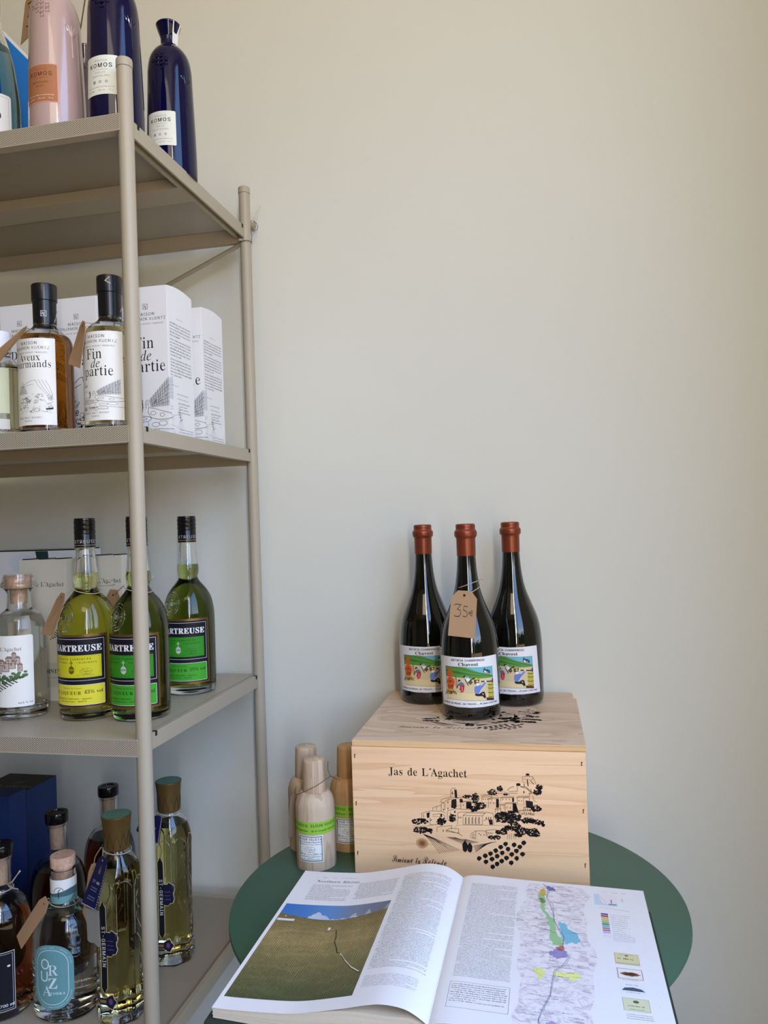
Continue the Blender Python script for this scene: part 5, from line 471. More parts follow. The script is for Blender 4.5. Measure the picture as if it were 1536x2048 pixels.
def cyl(R, z0=0, th0=0, Rz=None):
    """label surface round a bottle: s along the girth (0 faces -Y), t up"""
    def f(s, t, off):
        r = (Rz(t) if Rz else R)+off+.00015; a = th0+s/R
        return (r*math.sin(a), -r*math.cos(a), z0+t)
    return f
def flat(o, ux, uy, n):
    o, ux, uy, n = Vector(o), Vector(ux), Vector(uy), Vector(n)
    return lambda s, t, off: o+ux*s+uy*t+n*off

# ------------------------------------------------------------------ bottles
def prof_at(prof, z):
    for (r0, z0), (r1, z1) in zip(prof, prof[1:]):
        if z0 <= z <= z1 and z1 > z0: return r0+(r1-r0)*(z-z0)/(z1-z0)
    return prof[-1][0]
def glass_bottle(root, prof, fill, liq, wall=.0024, base=.008, seg=48, sx=1, sy=1, shape=None, glass='clear_glass', rim=None):
    """prof: outer (r,z) from base to mouth. Glass shell with a real head space, liquid up to fill"""
    top = prof[-1][1]; g = MB(); outer = [(1e-5, 0)]+prof
    inn = [(max(r-wall, .003), z) for r, z in prof if z > base+.002]
    ri = max(prof_at(prof, fill)-wall, .003)
    head = [(r, z) for r, z in inn if z > fill+.001]
    g.lathe(outer+list(reversed(head))+[(ri, fill)], seg, sx=sx, sy=sy, cap=(False, False), shape=shape)
    g.build('glass_body', glass, root, smooth=True, angle=50)
    low = [(1e-5, base+.003), (max(inn[0][0]*.75, .003), base+.001), (inn[0][0]*.96, base+.0022)]+[(r, z) for r, z in inn if base+.004 < z < fill-.0005]+[(ri, fill)]
    l = MB().lathe(low, seg, sx=sx, sy=sy, cap=(False, True), shape=shape, mi_top=1)
    l.build('liquid', [liq, liq+'_top'], root, smooth=True, angle=50)
def simple(root, name, prof, m, seg=40, smooth=True, angle=35, **k):
    return MB().lathe(prof, seg, **k).build(name, m, root, smooth=smooth, angle=angle)

TAGSHAPE = [(0, 0), (1, 0), (1, .84), (.76, 1), (.24, 1), (0, .84)]
def price_tag(name, label, corners, m='kraft_card', shape=TAGSHAPE, string=None, art=None, thick=.0007, group=None, twine='twine', hole=True, cat='tag', sr=.0006):
    """corners: bl, br, tr, tl as 3-D points"""
    bl, br, tr, tl = [Vector(c) for c in corners]; c0 = (bl+br+tr+tl)/4
    t = thing(name, label, cat, c0, 0, group)
    n = ((br-bl).cross(tl-bl)).normalized()
    P = lambda u, v: (bl*(1-u)*(1-v)+br*u*(1-v)+tr*u*v+tl*(1-u)*v)-c0
    mb = MB(); mb.prism([(u, v) for u, v in shape], 0, thick, lambda u, v, h: P(u, v)+n*h)
    mb.build('tag_card', m, t)
    if art: art.build('writing', lambda u, v, off: P(u, v)+n*(thick+off), t)
    if hole:
        h = Art(); h.ell(.5, .9, .05, .05*(br-bl).length/(tl-bl).length, (40, 30, 24)); h.build('tag_hole', lambda u, v, off: P(u, v)+n*(thick+off+1e-4), t)
    if string:
        sm = MB()
        for st in string: sm.tube([p-c0 for p in bez(st, 6)], sr, 6)
        sm.build('string', twine, t, smooth=True)
    return t
def loop3(cx, cy, z, r, tilt=0, tdir=0, n=14, a0=0, a1=2*PI):
    out = []
    for k in range(n+1):
        a = a0+(a1-a0)*k/n; out.append((cx+r*math.cos(a), cy+r*math.sin(a), z+tilt*math.cos(a-tdir)))
    return out

# ------------------------------------------------------------------ the room
def plane_box(name, x0, x1, y0, y1, z0, z1, m):
    o = MB().box(x0, x1, y0, y1, z0, z1).build(name, m); return struct(o)
T = .12
plane_box('wall_back', XL-T, XR+T, WY, WY+T, ZF-T, ZC+T, 'wall_paint')
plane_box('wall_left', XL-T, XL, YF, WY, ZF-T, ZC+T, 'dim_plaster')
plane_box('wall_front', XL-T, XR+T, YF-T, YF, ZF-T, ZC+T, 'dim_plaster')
plane_box('floor', XL, XR, YF, WY, ZF-T, ZF, 'floor_boards')
plane_box('ceiling', XL, XR, YF, WY, ZC, ZC+T, 'ceiling_paint')
y0, y1, z0, z1 = WIN
w = MB(); w.box(XR, XR+T, y1, WY, ZF-T, ZC+T); w.box(XR, XR+T, YF, y0, ZF-T, ZC+T); w.box(XR, XR+T, y0, y1, ZF-T, z0); w.box(XR, XR+T, y0, y1, z1, ZC+T)
struct(w.build('wall_right', 'wall_paint'))
mat('window_frame_white', (225, 225, 222), .4)
w = MB()
for a, b in ((y0, y0+.05), (y1-.05, y1), (-.25, -.19)): w.box(XR+.02, XR+.08, a, b, z0, z1)
for a, b in ((z0, z0+.05), (z1-.05, z1)): w.box(XR+.02, XR+.08, y0, y1, a, b)
struct(w.build('window_1', 'window_frame_white'))

# ------------------------------------------------------------------ steel shelving
SX, SY, SD, SH = -.53, .9206, .4079, .41          # right front post, depth to back post, spacing
SZ = [.546, .136, -.274, -.684]                   # rail tops
SL = -1.45                                         # left posts
root = thing('steel_shelving', 'beige powder-coated steel shelving standing against the wall', 'shelving', (SX, SY, ZF))
def loc(m): return m
def post(x, y):
    q = MB().lathe([(.0102, 0), (.0102, 1.858)], 32, c=(x-SX, y-SY, 0))
    p = q.build('post', 'taupe_metal', root, smooth=True, angle=60)
    cp = MB().lathe([(.0108, 1.8585), (.0108, 1.8675), (.0104, 1.8695), (.0098, 1.8700)], 32, c=(x-SX, y-SY, 0)); cp.build('post_cap', 'taupe_metal', p, smooth=True)
for x in (SX, SL):
    for y in (SY, SY+SD): post(x, y)
for i, z in enumerate(SZ):
    zz = z-ZF; L = SL-SX; D = SD
    # origin at front right post
    deck = MB().box(L+.0118, -.0118, -.004, D+.004, zz-.0030, zz-.0015).build('shelf_deck', 'perforated_deck' if i in (0, 3) else 'taupe_metal', root)
    lip = MB(); lip.box(L, -.004, -.0105, -.0093, zz-.0225, zz-.0022)
    lip.build('front_lip', 'perforated_lip', deck)
    fl = MB(); fl.box(L, -.004, -.0106, .004, zz-.0237, zz-.0225); fl.box(L, -.004, -.0106, -.002, zz-.0022, zz-.0012)
    fl.box(L, -.004, D-.004, D+.0065, zz-.0275, zz-.001, 0)
    fl.build('lip_flange', 'taupe_metal', deck)
    ms = MB().box(L+.01, -.012, .178, .232, zz-.020, zz-.0032); ms.build('stiffener', 'taupe_metal', deck, bevel=.001)
    for x, sgn in ((0, 1), (L, -1)):
        r = MB(); r.box(x-.0018, x+.0018, .004, D-.004, zz-.022, zz)
        r.box(min(x, x-sgn*.0072), max(x, x-sgn*.0072), .004, D-.004, zz-.0012, zz-.0002)
        r.box(min(x-sgn*.017, x-sgn*.0112), max(x-sgn*.017, x-sgn*.0112), .006, D-.006, zz-.0205, zz-.0034)
        rl = r.build('side_rail', 'taupe_metal', root, bevel=.0006)
        for y in (.028, D-.018):
            MB().box(x-.0026, x+.0026, y-.0022, y+.0022, zz-.0058, zz+.0007).build('hook_slot', 'dark_slot', rl)
b = MB(); zb0 = .519-ZF; slope = .403
b.tube([(-.004, D-.004, zb0), (-.02, D+.006, zb0-.004), (L+.02, D+.006, zb0+slope*(L+.02))], .0042, 8)
b.build('cross_brace', 'taupe_metal', root, smooth=True)
MB().lathe([(.0001, 0), (.004, 0), (.004, .003), (.0001, .003)], 16, c=(-.006, D-.012, zb0-.001)).build('brace_bolt', 'taupe_metal', root, smooth=True)
# wall tie of wire behind the back post
wp = onY(507, 452, WY-.004)
t = thing('wire_wall_tie', 'twisted wire tie fixing the back shelving post to the wall', 'wire tie', (wp.x, wp.y, wp.z))
mb = MB(); vs = smoothprof([(.0085, 0), (.0078, .010), (.0052, .018), (.0001, .0195)], 3)
sc_ = MB().lathe(vs, 20); sc_.v = [(a, -c, b) for a, b, c in sc_.v]; sc_.v = [(a, b+.003, c) for a, b, c in sc_.v]
sc_.build('screw_anchor', 'taupe_metal', t, smooth=True)
def q(x, y, Y=1.362): return onY(x, y, Y)-wp
px_, py_, zz = SX, SY+SD, .518
m2 = MB()
ring = [Vector(p)-wp for p in loop3(px_, py_, .518, .0118, .001, 0, 20)]
m2.tube(ring, .0007, 6)
m2.tube([Vector((px_+.0118, py_, .518))-wp, q(504, 474, 1.355), q(512, 458), q(514, 448), q(508, 442)], .0008, 6)
m2.tube([q(504, 474, 1.355), q(502, 462), q(501, 452)], .0006, 6)
m2.tube([q(512, 460), q(514.5, 445), q(516.5, 433)], .0007, 6)
m2.tube([q(504, 446), q(512, 428), q(521.5, 411)], .0008, 6)
m2.build('tie_wire', 'steel_wire', t, smooth=True)
DZ = -.0013                                        # deck surface relative to the rail top
# right-hand table
TZ = -.497
TC = (-.1407, 1.0165)
t = thing('round_green_table', 'small round dark green metal table carrying the wooden case and the open atlas', 'table', (TC[0], TC[1], ZF))
h = TZ-ZF
MB().lathe([(.0001, h-.0095), (.289, h-.0095), (.2915, h-.0085), (.293, h-.005), (.2925, h-.001), (.2905, h), (.0001, h)], 128, cap=(False, False)).build('tabletop', 'table_green', t, smooth=True, angle=30)
MB().lathe([(.02, .012), (.02, h-.02), (.06, h-.0145), (.06, h-.0095)], 32).build('pedestal', 'table_green', t, smooth=True)
MB().lathe([(.0001, 0), (.2, 0), (.2, .006), (.18, .012), (.0001, .014)], 64).build('table_base', 'table_green', t, smooth=True)

# ------------------------------------------------------------------ top shelf: ceramic bottles
BK = (24, 24, 28); GY = (110, 110, 112)
B0, B1, B2, B3 = [z+DZ for z in SZ]
KP = smoothprof([(.0360, 0), (.0380, .003), (.0381, .03), (.0370, .075), (.0354, .12), (.0344, .15), (.0334, .172), (.0298, .189), (.0230, .2005), (.0165, .2065), (.0130, .210), (.0124, .215), (.0126, .2235)], 4)
def komos_label(bg, tx, rose=False):
    a = Art(); w = .0252
    if rose: a.rrect(-w, 0, w, .0535, .002, (214, 148, 132)); a.L = 1; a.rrect(-w+.0012, .0012, w-.0012, .0523, .001, (168, 112, 76))
    else: a.rrect(-w, 0, w, .0535, .002, bg)
    a.L = 2
    a.text('TEQUILA', 0, .0452, .0022, tx, track=.5)
    a.text('KOMOS', 0, .0370, .0058, tx, track=.22, bold=.03)
    a.greek(-.012, .0338, .012, .0010, GY if not rose else tx, random.Random(3), center=True)
    if rose: a.text('REPOSADO', 0, .0268, .0026, tx, track=.3, font='bold', wx=.9); a.text('ROSA', 0, .0218, .0024, tx, track=.4, font='bold')
    else:
        a.text('A\u00d1EJO', 0, .0288, .0024, (120, 120, 116), track=.4); a.text('CRISTALINO', 0, .0240, .0024, (120, 120, 116), track=.3)
        for k, x in enumerate((-.009, 0, .009)):
            c = (70, 70, 70) if k == 0 else (150, 150, 148)
            for j in range(6):
                an = j*PI/3; a.ell(x+.0014*math.cos(an), .0172+.0014*math.sin(an), .0007, .0007, c, n=8)
    c2 = (245, 235, 225) if rose else (100, 100, 100)
    a.greek(-.02, .0098, .02, .0011, c2, random.Random(4)); a.text('38% Vol.', -.003, .0048, .0016, c2, align='l', track=.1); a.text('70 cl', .012, .0048, .0016, c2, align='l', track=.1); a.greek(-.021, .005, -.008, .0012, c2, random.Random(5))
    return a
def ceramic(label, m, x, y, th=0, rz=0, lab=None, neck=None, group=None, emb=True):
    t = thing('ceramic_bottle', label, 'bottle', (x, y, B0), rz, group)
    Rz = lambda q_: prof_at(KP, q_)
    simple(t, 'bottle_body', [(1e-5, 0)]+KP+[(1e-5, .2236)], m, 64)
    c = simple(t, 'stopper', smoothprof([(.0126, .2230), (.0134, .2255), (.0156, .2320), (.0188, .2415), (.0190, .2435), (.0177, .2450)], 3)+[(1e-5, .2448)], m, 40)
    if neck: MB().prism([(-.006, .211), (.006, .211), (.006, .229), (.006, .243), (-.006, .243), (-.006, .229)], 0, .0003, lambda u, v, h: ((max(.0108, prof_at([(.0129, .20), (.0131, .224), (.0193, .2415), (.0193, .25)], v))+.0004+h)*math.sin(1.3+u/.014), -(max(.0108, prof_at([(.0129, .20), (.0131, .224), (.0193, .2415), (.0193, .25)], v))+.0004+h)*math.cos(1.3+u/.014), v)).build('tax_strip', 'label_white', t)
    if emb:
        mb = MB()
        def P(s, v, o=0): r = Rz(v)+o; a = s/.036; return (r*math.sin(a), -r*math.cos(a), v)
        for (i, j) in [(0, 2), (1, 2), (-1, 1), (0, 1), (1, 1), (2, 1), (0, 0), (1, 0), (2, 0), (1, -1)]:
            cx, cy, r = (i-.5)*.0078, .166+j*.0066, .0024
            pts = [P(cx+r*x_, cy+r*y_) for x_, y_ in ((1, 1), (-1, 1), (-1, -1), (1, -1), (1, 1))]; mb.tube(pts, .00085, 6)
        mb.build('embossed_tiles', m, t, smooth=True); mb = MB()
        for k in range(5):
            a0 = -.9+k*.45; mb.tube([P(.045+.013*math.sin(a0)*u, .135+.018*u*math.cos(a0*.6), 0) for u in (0, .4, .7, 1)], [.0006, .0011, .0014, .0005], 6)
        mb.tube([P(.045, .107+.007*k, 0) for k in range(5)], .0009, 6)
        mb.build('embossed_leaves', m, t, smooth=True)
    if lab: lab.build('paper_label', lambda s, v, off: ((Rz(v+.037)+off+.0002)*math.sin(s/.0385), -(Rz(v+.037)+off+.0002)*math.cos(s/.0385), v+.037), t, ds=.003, dt=.005)
    return t
WHT = (228, 230, 220); NVY = (30, 36, 60)
p = onY(341, 200, 1.11); ceramic('cobalt blue ceramic bottle nearest the wall, whole to its flared stopper', 'blue_ceramic', p.x, 1.11, lab=komos_label(WHT, BK), neck=True, group='blue ceramic bottles')
p = onY(229, 120, .962); ceramic('cobalt blue ceramic bottle partly hidden behind the top of the front post', 'blue_ceramic', p.x, .962, lab=komos_label(WHT, BK), group='blue ceramic bottles')
p = onY(112, 120, .958); pk = ceramic('pink ceramic tequila bottle with a copper label on the top shelf', 'pink_ceramic', p.x, .958, lab=komos_label(WHT, (96, 52, 44), True))
p = onY(168, 44, 1.13); ceramic('dark violet ceramic bottle half hidden between the pink and the blue bottle', 'violet_ceramic', p.x, 1.13)
def T(x, y, Y): return onY(x, y, Y)
a = Art(); a.L = 0
a.line([(.45, .72), (.6, .60), (.42, .5), (.62, .42)], .03, BK); a.line([(.3, .78), (.66, .8)], .025, BK); a.line([(.35, .3), (.6, .26)], .02, BK)
price_tag('price_tag', 'kraft paper price tag hanging at the left of the pink bottle on the top shelf', [T(42, 90, .985), T(67, 66, .972), T(72, -16, .972), T(53, -10, .985)], art=a,
          string=[[T(63, -8, .975), T(110, -14, .965), T(150, -10, .985), T(170, 0, 1.0)]], group=None)
price_tag('string_end', 'loose brown twine end in front of the gap between the pink and blue bottles', [T(160, 58, .974), T(162, 60, .974), T(173, -10, .974), T(171, -12, .974)], m='dark_twine', shape=[(0, 0), (1, 0), (1, 1), (0, 1)], hole=False, cat='twine')
# clear bottle and blue carton at the left edge
x0 = onY(-14, 200, .99).x
t = thing('spirit_bottle', 'tall clear glass bottle with a white label, at the far left of the top shelf', 'bottle', (x0, .99, B0))
CP_ = smoothprof([(.0335, 0), (.0375, .004), (.0375, .06), (.0365, .10), (.031, .145), (.024, .175), (.0165, .20), (.0135, .225), (.0135, .26), (.0155, .262), (.0155, .275)], 4)
glass_bottle(t, CP_, .172, 'refraction_tint_spirit')  # blue tint stands in for the carton refracted through clear spirit
simple(t, 'stopper', [(.012, .262), (.0125, .276), (.0165, .2765), (.0165, .29), (1e-5, .2905)], 'steel_wire', 32)
a = Art(); a.rrect(-.05, 0, .05, .078, .004, (222, 226, 232)); a.L = 1; a.rrect(-.0488, .0012, .0488, .0768, .003, (236, 238, 242)); a.L = 2; a.ell(.030, .045, .005, .006, (70, 76, 90)); a.ell(.022, .05, .004, .003, (70, 76, 90)); a.frame(-.046, .004, .046, .074, .0005, (170, 176, 190)); a.greek(-.03, .02, .036, .003, (90, 95, 110), random.Random(2))
a.build('paper_label', lambda s, v, off: ((prof_at(CP_, v+.012)+off+.0002)*math.sin(s/.0372), -(prof_at(CP_, v+.012)+off+.0002)*math.cos(s/.0372), v+.012), t, ds=.003, dt=.005)
p1, p0 = onY(60, 121, 1.12), onY(27, 88, 1.12)
t = thing('gift_carton', 'bright blue slant-topped carton behind the clear bottle on the top shelf', 'carton', (p1.x-.05, 1.12, B0))
H1 = p1.z-B0; H0 = H1+.055
MB().prism([(-.05, .0005), (.05, .0005), (.05, H1), (.043, H1+.004), (.0365, H1+.012), (-.05, H0+.05)], 0, .08, lambda x, y, h: (x, h, y)).build('carton_body', 'bright_blue_card', t, bevel=.0006)
MB().prism([(-.047, H0+.048), (.0345, H1+.013), (.0345, H1+.0145), (-.047, H0+.0495)], .01, .07, lambda x, y, h: (x, h, y)).build('carton_flap', 'board_white', t)

# ------------------------------------------------------------------ second shelf: whisky
def logo(a, x, y, s, c):
    w = s*.07; a.frame(x-s/2, y-s/2, x+s/2, y+s/2, w, c); a.line([(x-s*.28, y+s*.3), (x-s*.28, y-s*.3)], w, c)
    a.line([(x-s*.28, y+.05*s), (x, y-.15*s), (x+s*.3, y+.28*s)], w, c); a.line([(x-s*.15, y+.28*s), (x+.0*s, y-.02*s)], w, c); a.ell(x+.12*s, y-.28*s, .11*s, .11*s, c, n=10)
def sk_party(a, X, Y, w, h, c, lw):
    """living-room line drawing: lattice window, sofa, low table, rug, lamp"""
    P = lambda u, v: (X+u*w, Y+v*h)
    a.poly([P(.45, .60), P(1.0, 1.0), P(1.0, .48), P(.50, .46)], (196, 196, 200)); a.L += 1
    for k in range(1, 9): u = k/9; a.line([P(.45+.55*u, .60+.4*u), P(.50+.5*u, .46+.02*u)], lw, c)
    for k in range(1, 7): u = k/7; a.line([P(.46+.04*u, .6-.14*u), P(1, 1-.52*u)], lw*.8, c)
    for k in range(14): u, v = random.Random(k).random(), random.Random(k+50).random(); x_ = .5+.48*u; a.line([P(x_, .5+.3*v*u), P(x_+.03, .54+.35*v*u)], lw, c)
    def el(cx, cy, rx, ry, a0=0, a1=2*PI, f=1): a.line([P(cx+rx*math.cos(t_), cy+ry*math.sin(t_)) for t_ in [a0+(a1-a0)*k/18 for k in range(19)]], lw*f, c)
    a.line([P(.12, .95), P(.12, .83)], lw, c); el(.12, .79, .06, .035); el(.08, .79, .03, .03); el(.17, .79, .03, .03)
    el(.10, .5, .16, .12, 0, PI); a.line([P(-.04, .5), P(-.04, .38)], lw, c); a.line([P(.0, .4), P(.25, .42), P(.27, .36), P(.0, .34)], lw, c)
    for k in range(9): r_ = random.Random(90+k); a.ell(*P(.27+.02*r_.random(), .40+.024*k), .012*w+.006*w*r_.random(), .014*h, c, n=8)
    a.line([P(.36, .44), P(.36, .58), P(.42, .60), P(.44, .46)], lw, c); a.line([P(.38, .45), P(.39, .58)], lw*.7, c); a.line([P(.36, .52), P(.44, .53)], lw*.7, c)
    a.line([P(.44, .46), P(.42, .38), P(.5, .28), P(.7, .24), P(.95, .24), P(1.1, .27)], lw*1.3, c); a.line([P(.44, .46), P(.6, .44), P(.85, .38), P(1.05, .34)], lw*1.2, c)
    el(.56, .36, .07, .035); el(.80, .32, .06, .03); el(.26, .26, .25, .055, f=1.2); el(.24, .265, .15, .025)
    for u, v in ((.1, .22), (.25, .2), (.42, .2)): a.line([P(u, v), P(u+.01, v-.08)], lw*1.2, c)
    el(.62, .15, .1, .04); el(.82, .17, .11, .045); a.line([P(0, .1), P(.3, .08), P(.7, .07), P(1.1, .05)], lw, c)
    a.line([P(.45, .09), P(.5, -.0), P(.72, .0), P(.7, .06)], lw*1.3, c); a.line([P(.4, -.04), P(.48, -.02), P(.46, -.06)], lw, c)
    for k in range(9): a.line([P(.02+.045*k, .075), P(-.02+.055*k, -.05)], lw, c)
    for k in range(7): r_ = random.Random(k); el(r_.random()*.45, .0+.06*r_.random(), .04, .02)
def sk_feast(a, X, Y, w, h, c, lw, seed=1):
    """curtain, fountain and a heap of flowers and fruit in thin line"""
    P = lambda u, v: (X+u*w, Y+v*h); R_ = random.Random(seed)
    def el(cx, cy, rx, ry, a0=0, a1=2*PI, f=1): a.line([P(cx+rx*math.cos(t_), cy+ry*math.sin(t_)) for t_ in [a0+(a1-a0)*k/10 for k in range(11)]], lw*f, c)
    for k in range(4): a.line([P(.62+.07*k, 1.0), P(.70+.07*k, .8), P(.84+.04*k, .6), P(.92+.02*k, .42)], lw, c)
    a.line([P(.30, .84), P(.55, .98), P(.62, .99)], lw, c); a.line([P(.3, .8), P(.58, .88)], lw, c)
    for k in range(4): el(.3, .62+.06*k, .14-.02*k, .02); 
    for k in range(6): a.line([P(.2+.04*k, .6), P(.22+.035*k, .76)], lw*.8, c)
    el(.3, .82, .04, .03); a.line([P(.26, .86), P(.3, .95), P(.34, .86)], lw, c)
    for k in range(46):
        cx, cy = R_.random()*.95, .06+R_.random()*.50*(1-.3*abs(R_.random()-.5)); r = .02+.035*R_.random(); a0 = R_.random()*6
        el(cx, cy, r*1.2, r*.8, a0, a0+2+4*R_.random(), R_.choice((.7, 1, 1.3)))
    for k in range(60):
        cx, cy, an = R_.random()*.95, R_.random()*.58, R_.random()*PI; d = .03+.03*R_.random(); a.line([P(cx, cy), P(cx+d*math.cos(an), cy+d*math.sin(an)*.8), P(cx+d*1.4*math.cos(an+.5), cy+d*1.2*math.sin(an+.5))], lw*.8, c)
    a.poly([P(.82, .16), P(.98, .2), P(.98, .15), P(.84, .12)], c)
def whisky_front(a, cx, w, top, title, sk, k=1, lw=.00022, lg=True):
    """k: scale; top: height of the logo"""
    if lg: logo(a, cx, top, .0075*k, BK)
    a.text('MAISON', cx, top-.0135*k, .0045*k, BK, track=.15)
    a.text('BENJAMIN KUENTZ', cx, top-.0205*k, .0043*k, (70, 70, 72), track=.12); a.text('\u00c9DITEUR DE WHISKY FRAN\u00c7AIS', cx, top-.0268*k, .0022*k, (60, 60, 62), track=.16)
    for s, y, h, f, dx in title: a.text(s, cx+dx*k, top-y*k, h*k, BK, font=f, wx=.90)
    sk(a)
T_FIN = [('Fin', .0625, .0172, 'thin', -.004), ('de', .0805, .0155, 'ital', -.001), ('partie', .0975, .0172, 'thin', .001)]
T_AVX = [('Aveux', .0460, .0125, 'thin', 0), ('gourmands', .0590, .0125, 'thin', .0)]
T_VEL = [('(D\u00e9s)', .0570, .0130, 'thin', -.003), ('Verre', .0760, .0175, 'thin', .0), ('printanier', .0910, .0150, 'thin', 0)]
T_AVB = [('Aveux', .0590, .0150, 'thin', .0), ('gourmands', .0760, .0140, 'thin', .0)]
def carton(label, x0, x1, y0, y1, z, H, m='board_white', name='gift_carton', group=None, bevel=.0006, crown=0):
    t = thing(name, label, 'carton', ((x0+x1)/2, (y0+y1)/2, z), 0, group); hw, hd = (x1-x0)/2, (y1-y0)/2
    if crown:
        # side panels rise in a shallow arc under the lid flap
        mb = MB(); mb.box(-hw, hw, -hd, hd, 0, H-crown)
        n = 10; pr = [(-hd, H-crown)]+[(-hd+2*hd*k/n, H-crown+crown*math.sin(PI*k/n)) for k in range(n+1)]+[(hd, H-crown)]
        b_ = mb.build('carton_body', m, t, bevel=bevel)
        MB().prism([(-hd+.0006, H-crown-.0001)]+[(-hd+.0006+(2*hd-.0012)*k/n, H-crown+crown*math.sin(PI*k/n)) for k in range(n+1)], hw-.0016, hw-.0004, lambda y, zz_, h: (h, y, zz_)).build('top_flap', m, t)
    else: MB().box(-hw, hw, -hd, hd, 0, H).build('carton_body', m, t, bevel=bevel)
    fr = flat((0, -hd, 0), (1, 0, 0), (0, 0, 1), (0, -1, 0)); sd = flat((hw, 0, 0), (0, 1, 0), (0, 0, 1), (1, 0, 0)); tp = flat((0, 0, H), (1, 0, 0), (0, 1, 0), (0, 0, 1))
    return t, fr, sd, tp
WH = .2255; CROWN = .004
def wh_carton(label, x0, y0, title, sk, side=True, dy=.082):
    t, fr, sd, tp = carton(label, x0, x0+.070, y0, y0+dy, B1, WH+CROWN, group='white whisky cartons', crown=CROWN)
    a = Art(); whisky_front(a, 0, .070, .1955, title, sk, 1.0); a.build('front_print', fr, t)
    if side:
        b = Art(); r = random.Random(7); g = (50, 50, 54)
        b.greek(-.012, .181, .012, .0012, GY, r, center=True)
        y = .171
        for k in range(17):
            if k in (5, 11): y -= .0016
            b.greek(-.034, y, .034, .0024, g, r, fill=(.5 if k in (4, 10, 16) else 1)); y -= .0047
        b.greek(-.034, .0775, .0, .0012, GY, r, fill=.7)
        for y in (.0655, .0585): b.greek(-.016, y, .022, .0018, GY, r, center=True)
        for y, f in ((.052, 1), (.0475, .5), (.043, .7), (.0385, 1)): b.greek(-.014, y, .026, .0020, g, r, fill=f, center=True)
        for y in (.0125, .0085): b.greek(-.012, y, .034, .0016, g, r, center=True)
        b.greek(-.01, .0018, .028, .0014, g, r, center=True)
        b.poly([(-.041, .086), (-.028, .092), (-.028, .056), (-.041, .056)], (212, 214, 220)); lw = .00022
        for k in range(4): b.line([(-.041+.0035*k, .056), (-.041+.0035*k, .087)], lw, (130, 130, 136))
        for k in range(5): b.line([(-.041, .06+.005*k), (-.028, .061+.006*k)], lw, (130, 130, 136))
        c = BK; b.L = 1
        b.line([(-.041, .046), (-.036, .043), (-.032, .047), (-.030, .042), (-.041, .040)], lw*1.2, c); b.line([(-.041, .034), (-.03, .032), (-.018, .034), (-.014, .037)], lw*1.3, c)
        for k in range(26): r2 = random.Random(k+40); x_, y_ = -.014+.010*r2.random(), .026+.018*r2.random(); b.line([(x_, y_), (x_+.004*(r2.random()-.3), y_+.004*(r2.random()-.5)), (x_+.003, y_+.002)], lw*1.6, c)
        b.line([(-.012, .046), (-.009, .052), (-.005, .047), (-.012, .046)], lw*1.4, c)
        for k in range(5): b.line([(-.009+.001*k, .028), (-.016+.005*k, .014)], lw, c)
        b.line([(-.041, .018), (-.02, .016), (.0, .013)], lw, c); b.line([(-.041, .012), (-.03, .012), (-.026, .006)], lw, c); b.line([(-.036, .026), (-.028, .028), (-.033, .016)], lw, c)
        b.build('side_print', sd, t)
    return t
LWB = .00050
wh_carton('nearer of the two white whisky cartons right of the front post', -.615, 1.047, T_FIN, lambda a: sk_party(a, -.026, .006, .061, .083, BK, LWB))
wh_carton('white whisky carton standing closest to the wall on the second shelf', -.619, 1.172, T_FIN, lambda a: sk_party(a, -.026, .006, .061, .083, BK, LWB))
wh_carton('white whisky carton between the two dark-capped whisky bottles', -.741, 1.062, T_AVB, lambda a: sk_feast(a, -.033, .002, .066, .10, BK, LWB*1.8, 5), side=False)
wh_carton('white whisky carton behind the amber bottle, leftmost of the cartons', -.847, 1.070, T_VEL, lambda a: sk_feast(a, -.033, .002, .066, .07, BK, LWB*1.8, 9), side=False)
WP = smoothprof([(.0325, 0), (.0350, .002), (.0357, .006), (.0357, .05), (.0357, .108), (.0352, .118), (.0328, .1265), (.0270, .1335), (.0200, .1385), (.0157, .143), (.0147, .149), (.0147, .158)], 4)
def whisky(label, x, y, liq, title, sk, rz=0, mark='logo'):
    t = thing('whisky_bottle', label, 'bottle', (x, y, B1), rz, 'dark-capped whisky bottles'); t.scale = (1.02, 1.02, 1.055)
    glass_bottle(t, WP, .1285, liq, base=.004)
    c = simple(t, 'cap', [(1e-5, .141), (.0112, .1415), (.0118, .146), (.0152, .1465), (.0154, .175), (.0154, .1762), (.0166, .177), (.0166, .197), (.0160, .1985), (1e-5, .1988)], 'black_cap', 48, angle=30)
    a = Art()
    if mark == 'logo': logo(a, .008, .158, .0070, (220, 222, 226)); f = cyl(.0156)
    else: a.line([(.0095, .195), (.0035, .190), (.0105, .1865)], .0007, (225, 225, 228)); f = cyl(.0168)
    a.build('cap_print', f, c, ds=.002)
    a = Art(); a.rect(-.034, 0, .034, .112, 'label_white'); a.L = 1
    whisky_front(a, -.001, .068, .1155, title, sk, .86, .0002, lg=False); a.L = 1; a.ell(.024, .104, .0045, .0045, (240, 240, 238), n=16)
    a.text('SINGLE MALT WHISKY', -.004, .0085, .0021, BK, track=.15); a.text('FRANCE', -.004, .0045, .0019, BK, track=.15)
    a.build('paper_label', cyl(.0358, .009), t, ds=.003)
    mb = MB().lathe([(1e-5, -.0), (.030, 0), (.0345, .003), (.0345, .0065), (.03, .0078), (1e-5, .0078)], 48)
    return t
YA = .954; XA = onY(96, 858, YA).x
whisky('amber whisky bottle with a black cap and a curtain drawing on its label', XA, YA, 'whisky_amber', [(s, y*.78+.002, h*.86, f, dx) for s, y, h, f, dx in T_AVX], lambda a: sk_feast(a, -.031, .014, .062, .044, BK, .00032, 3))
YB = .950; XB = onY(227, 848, YB).x
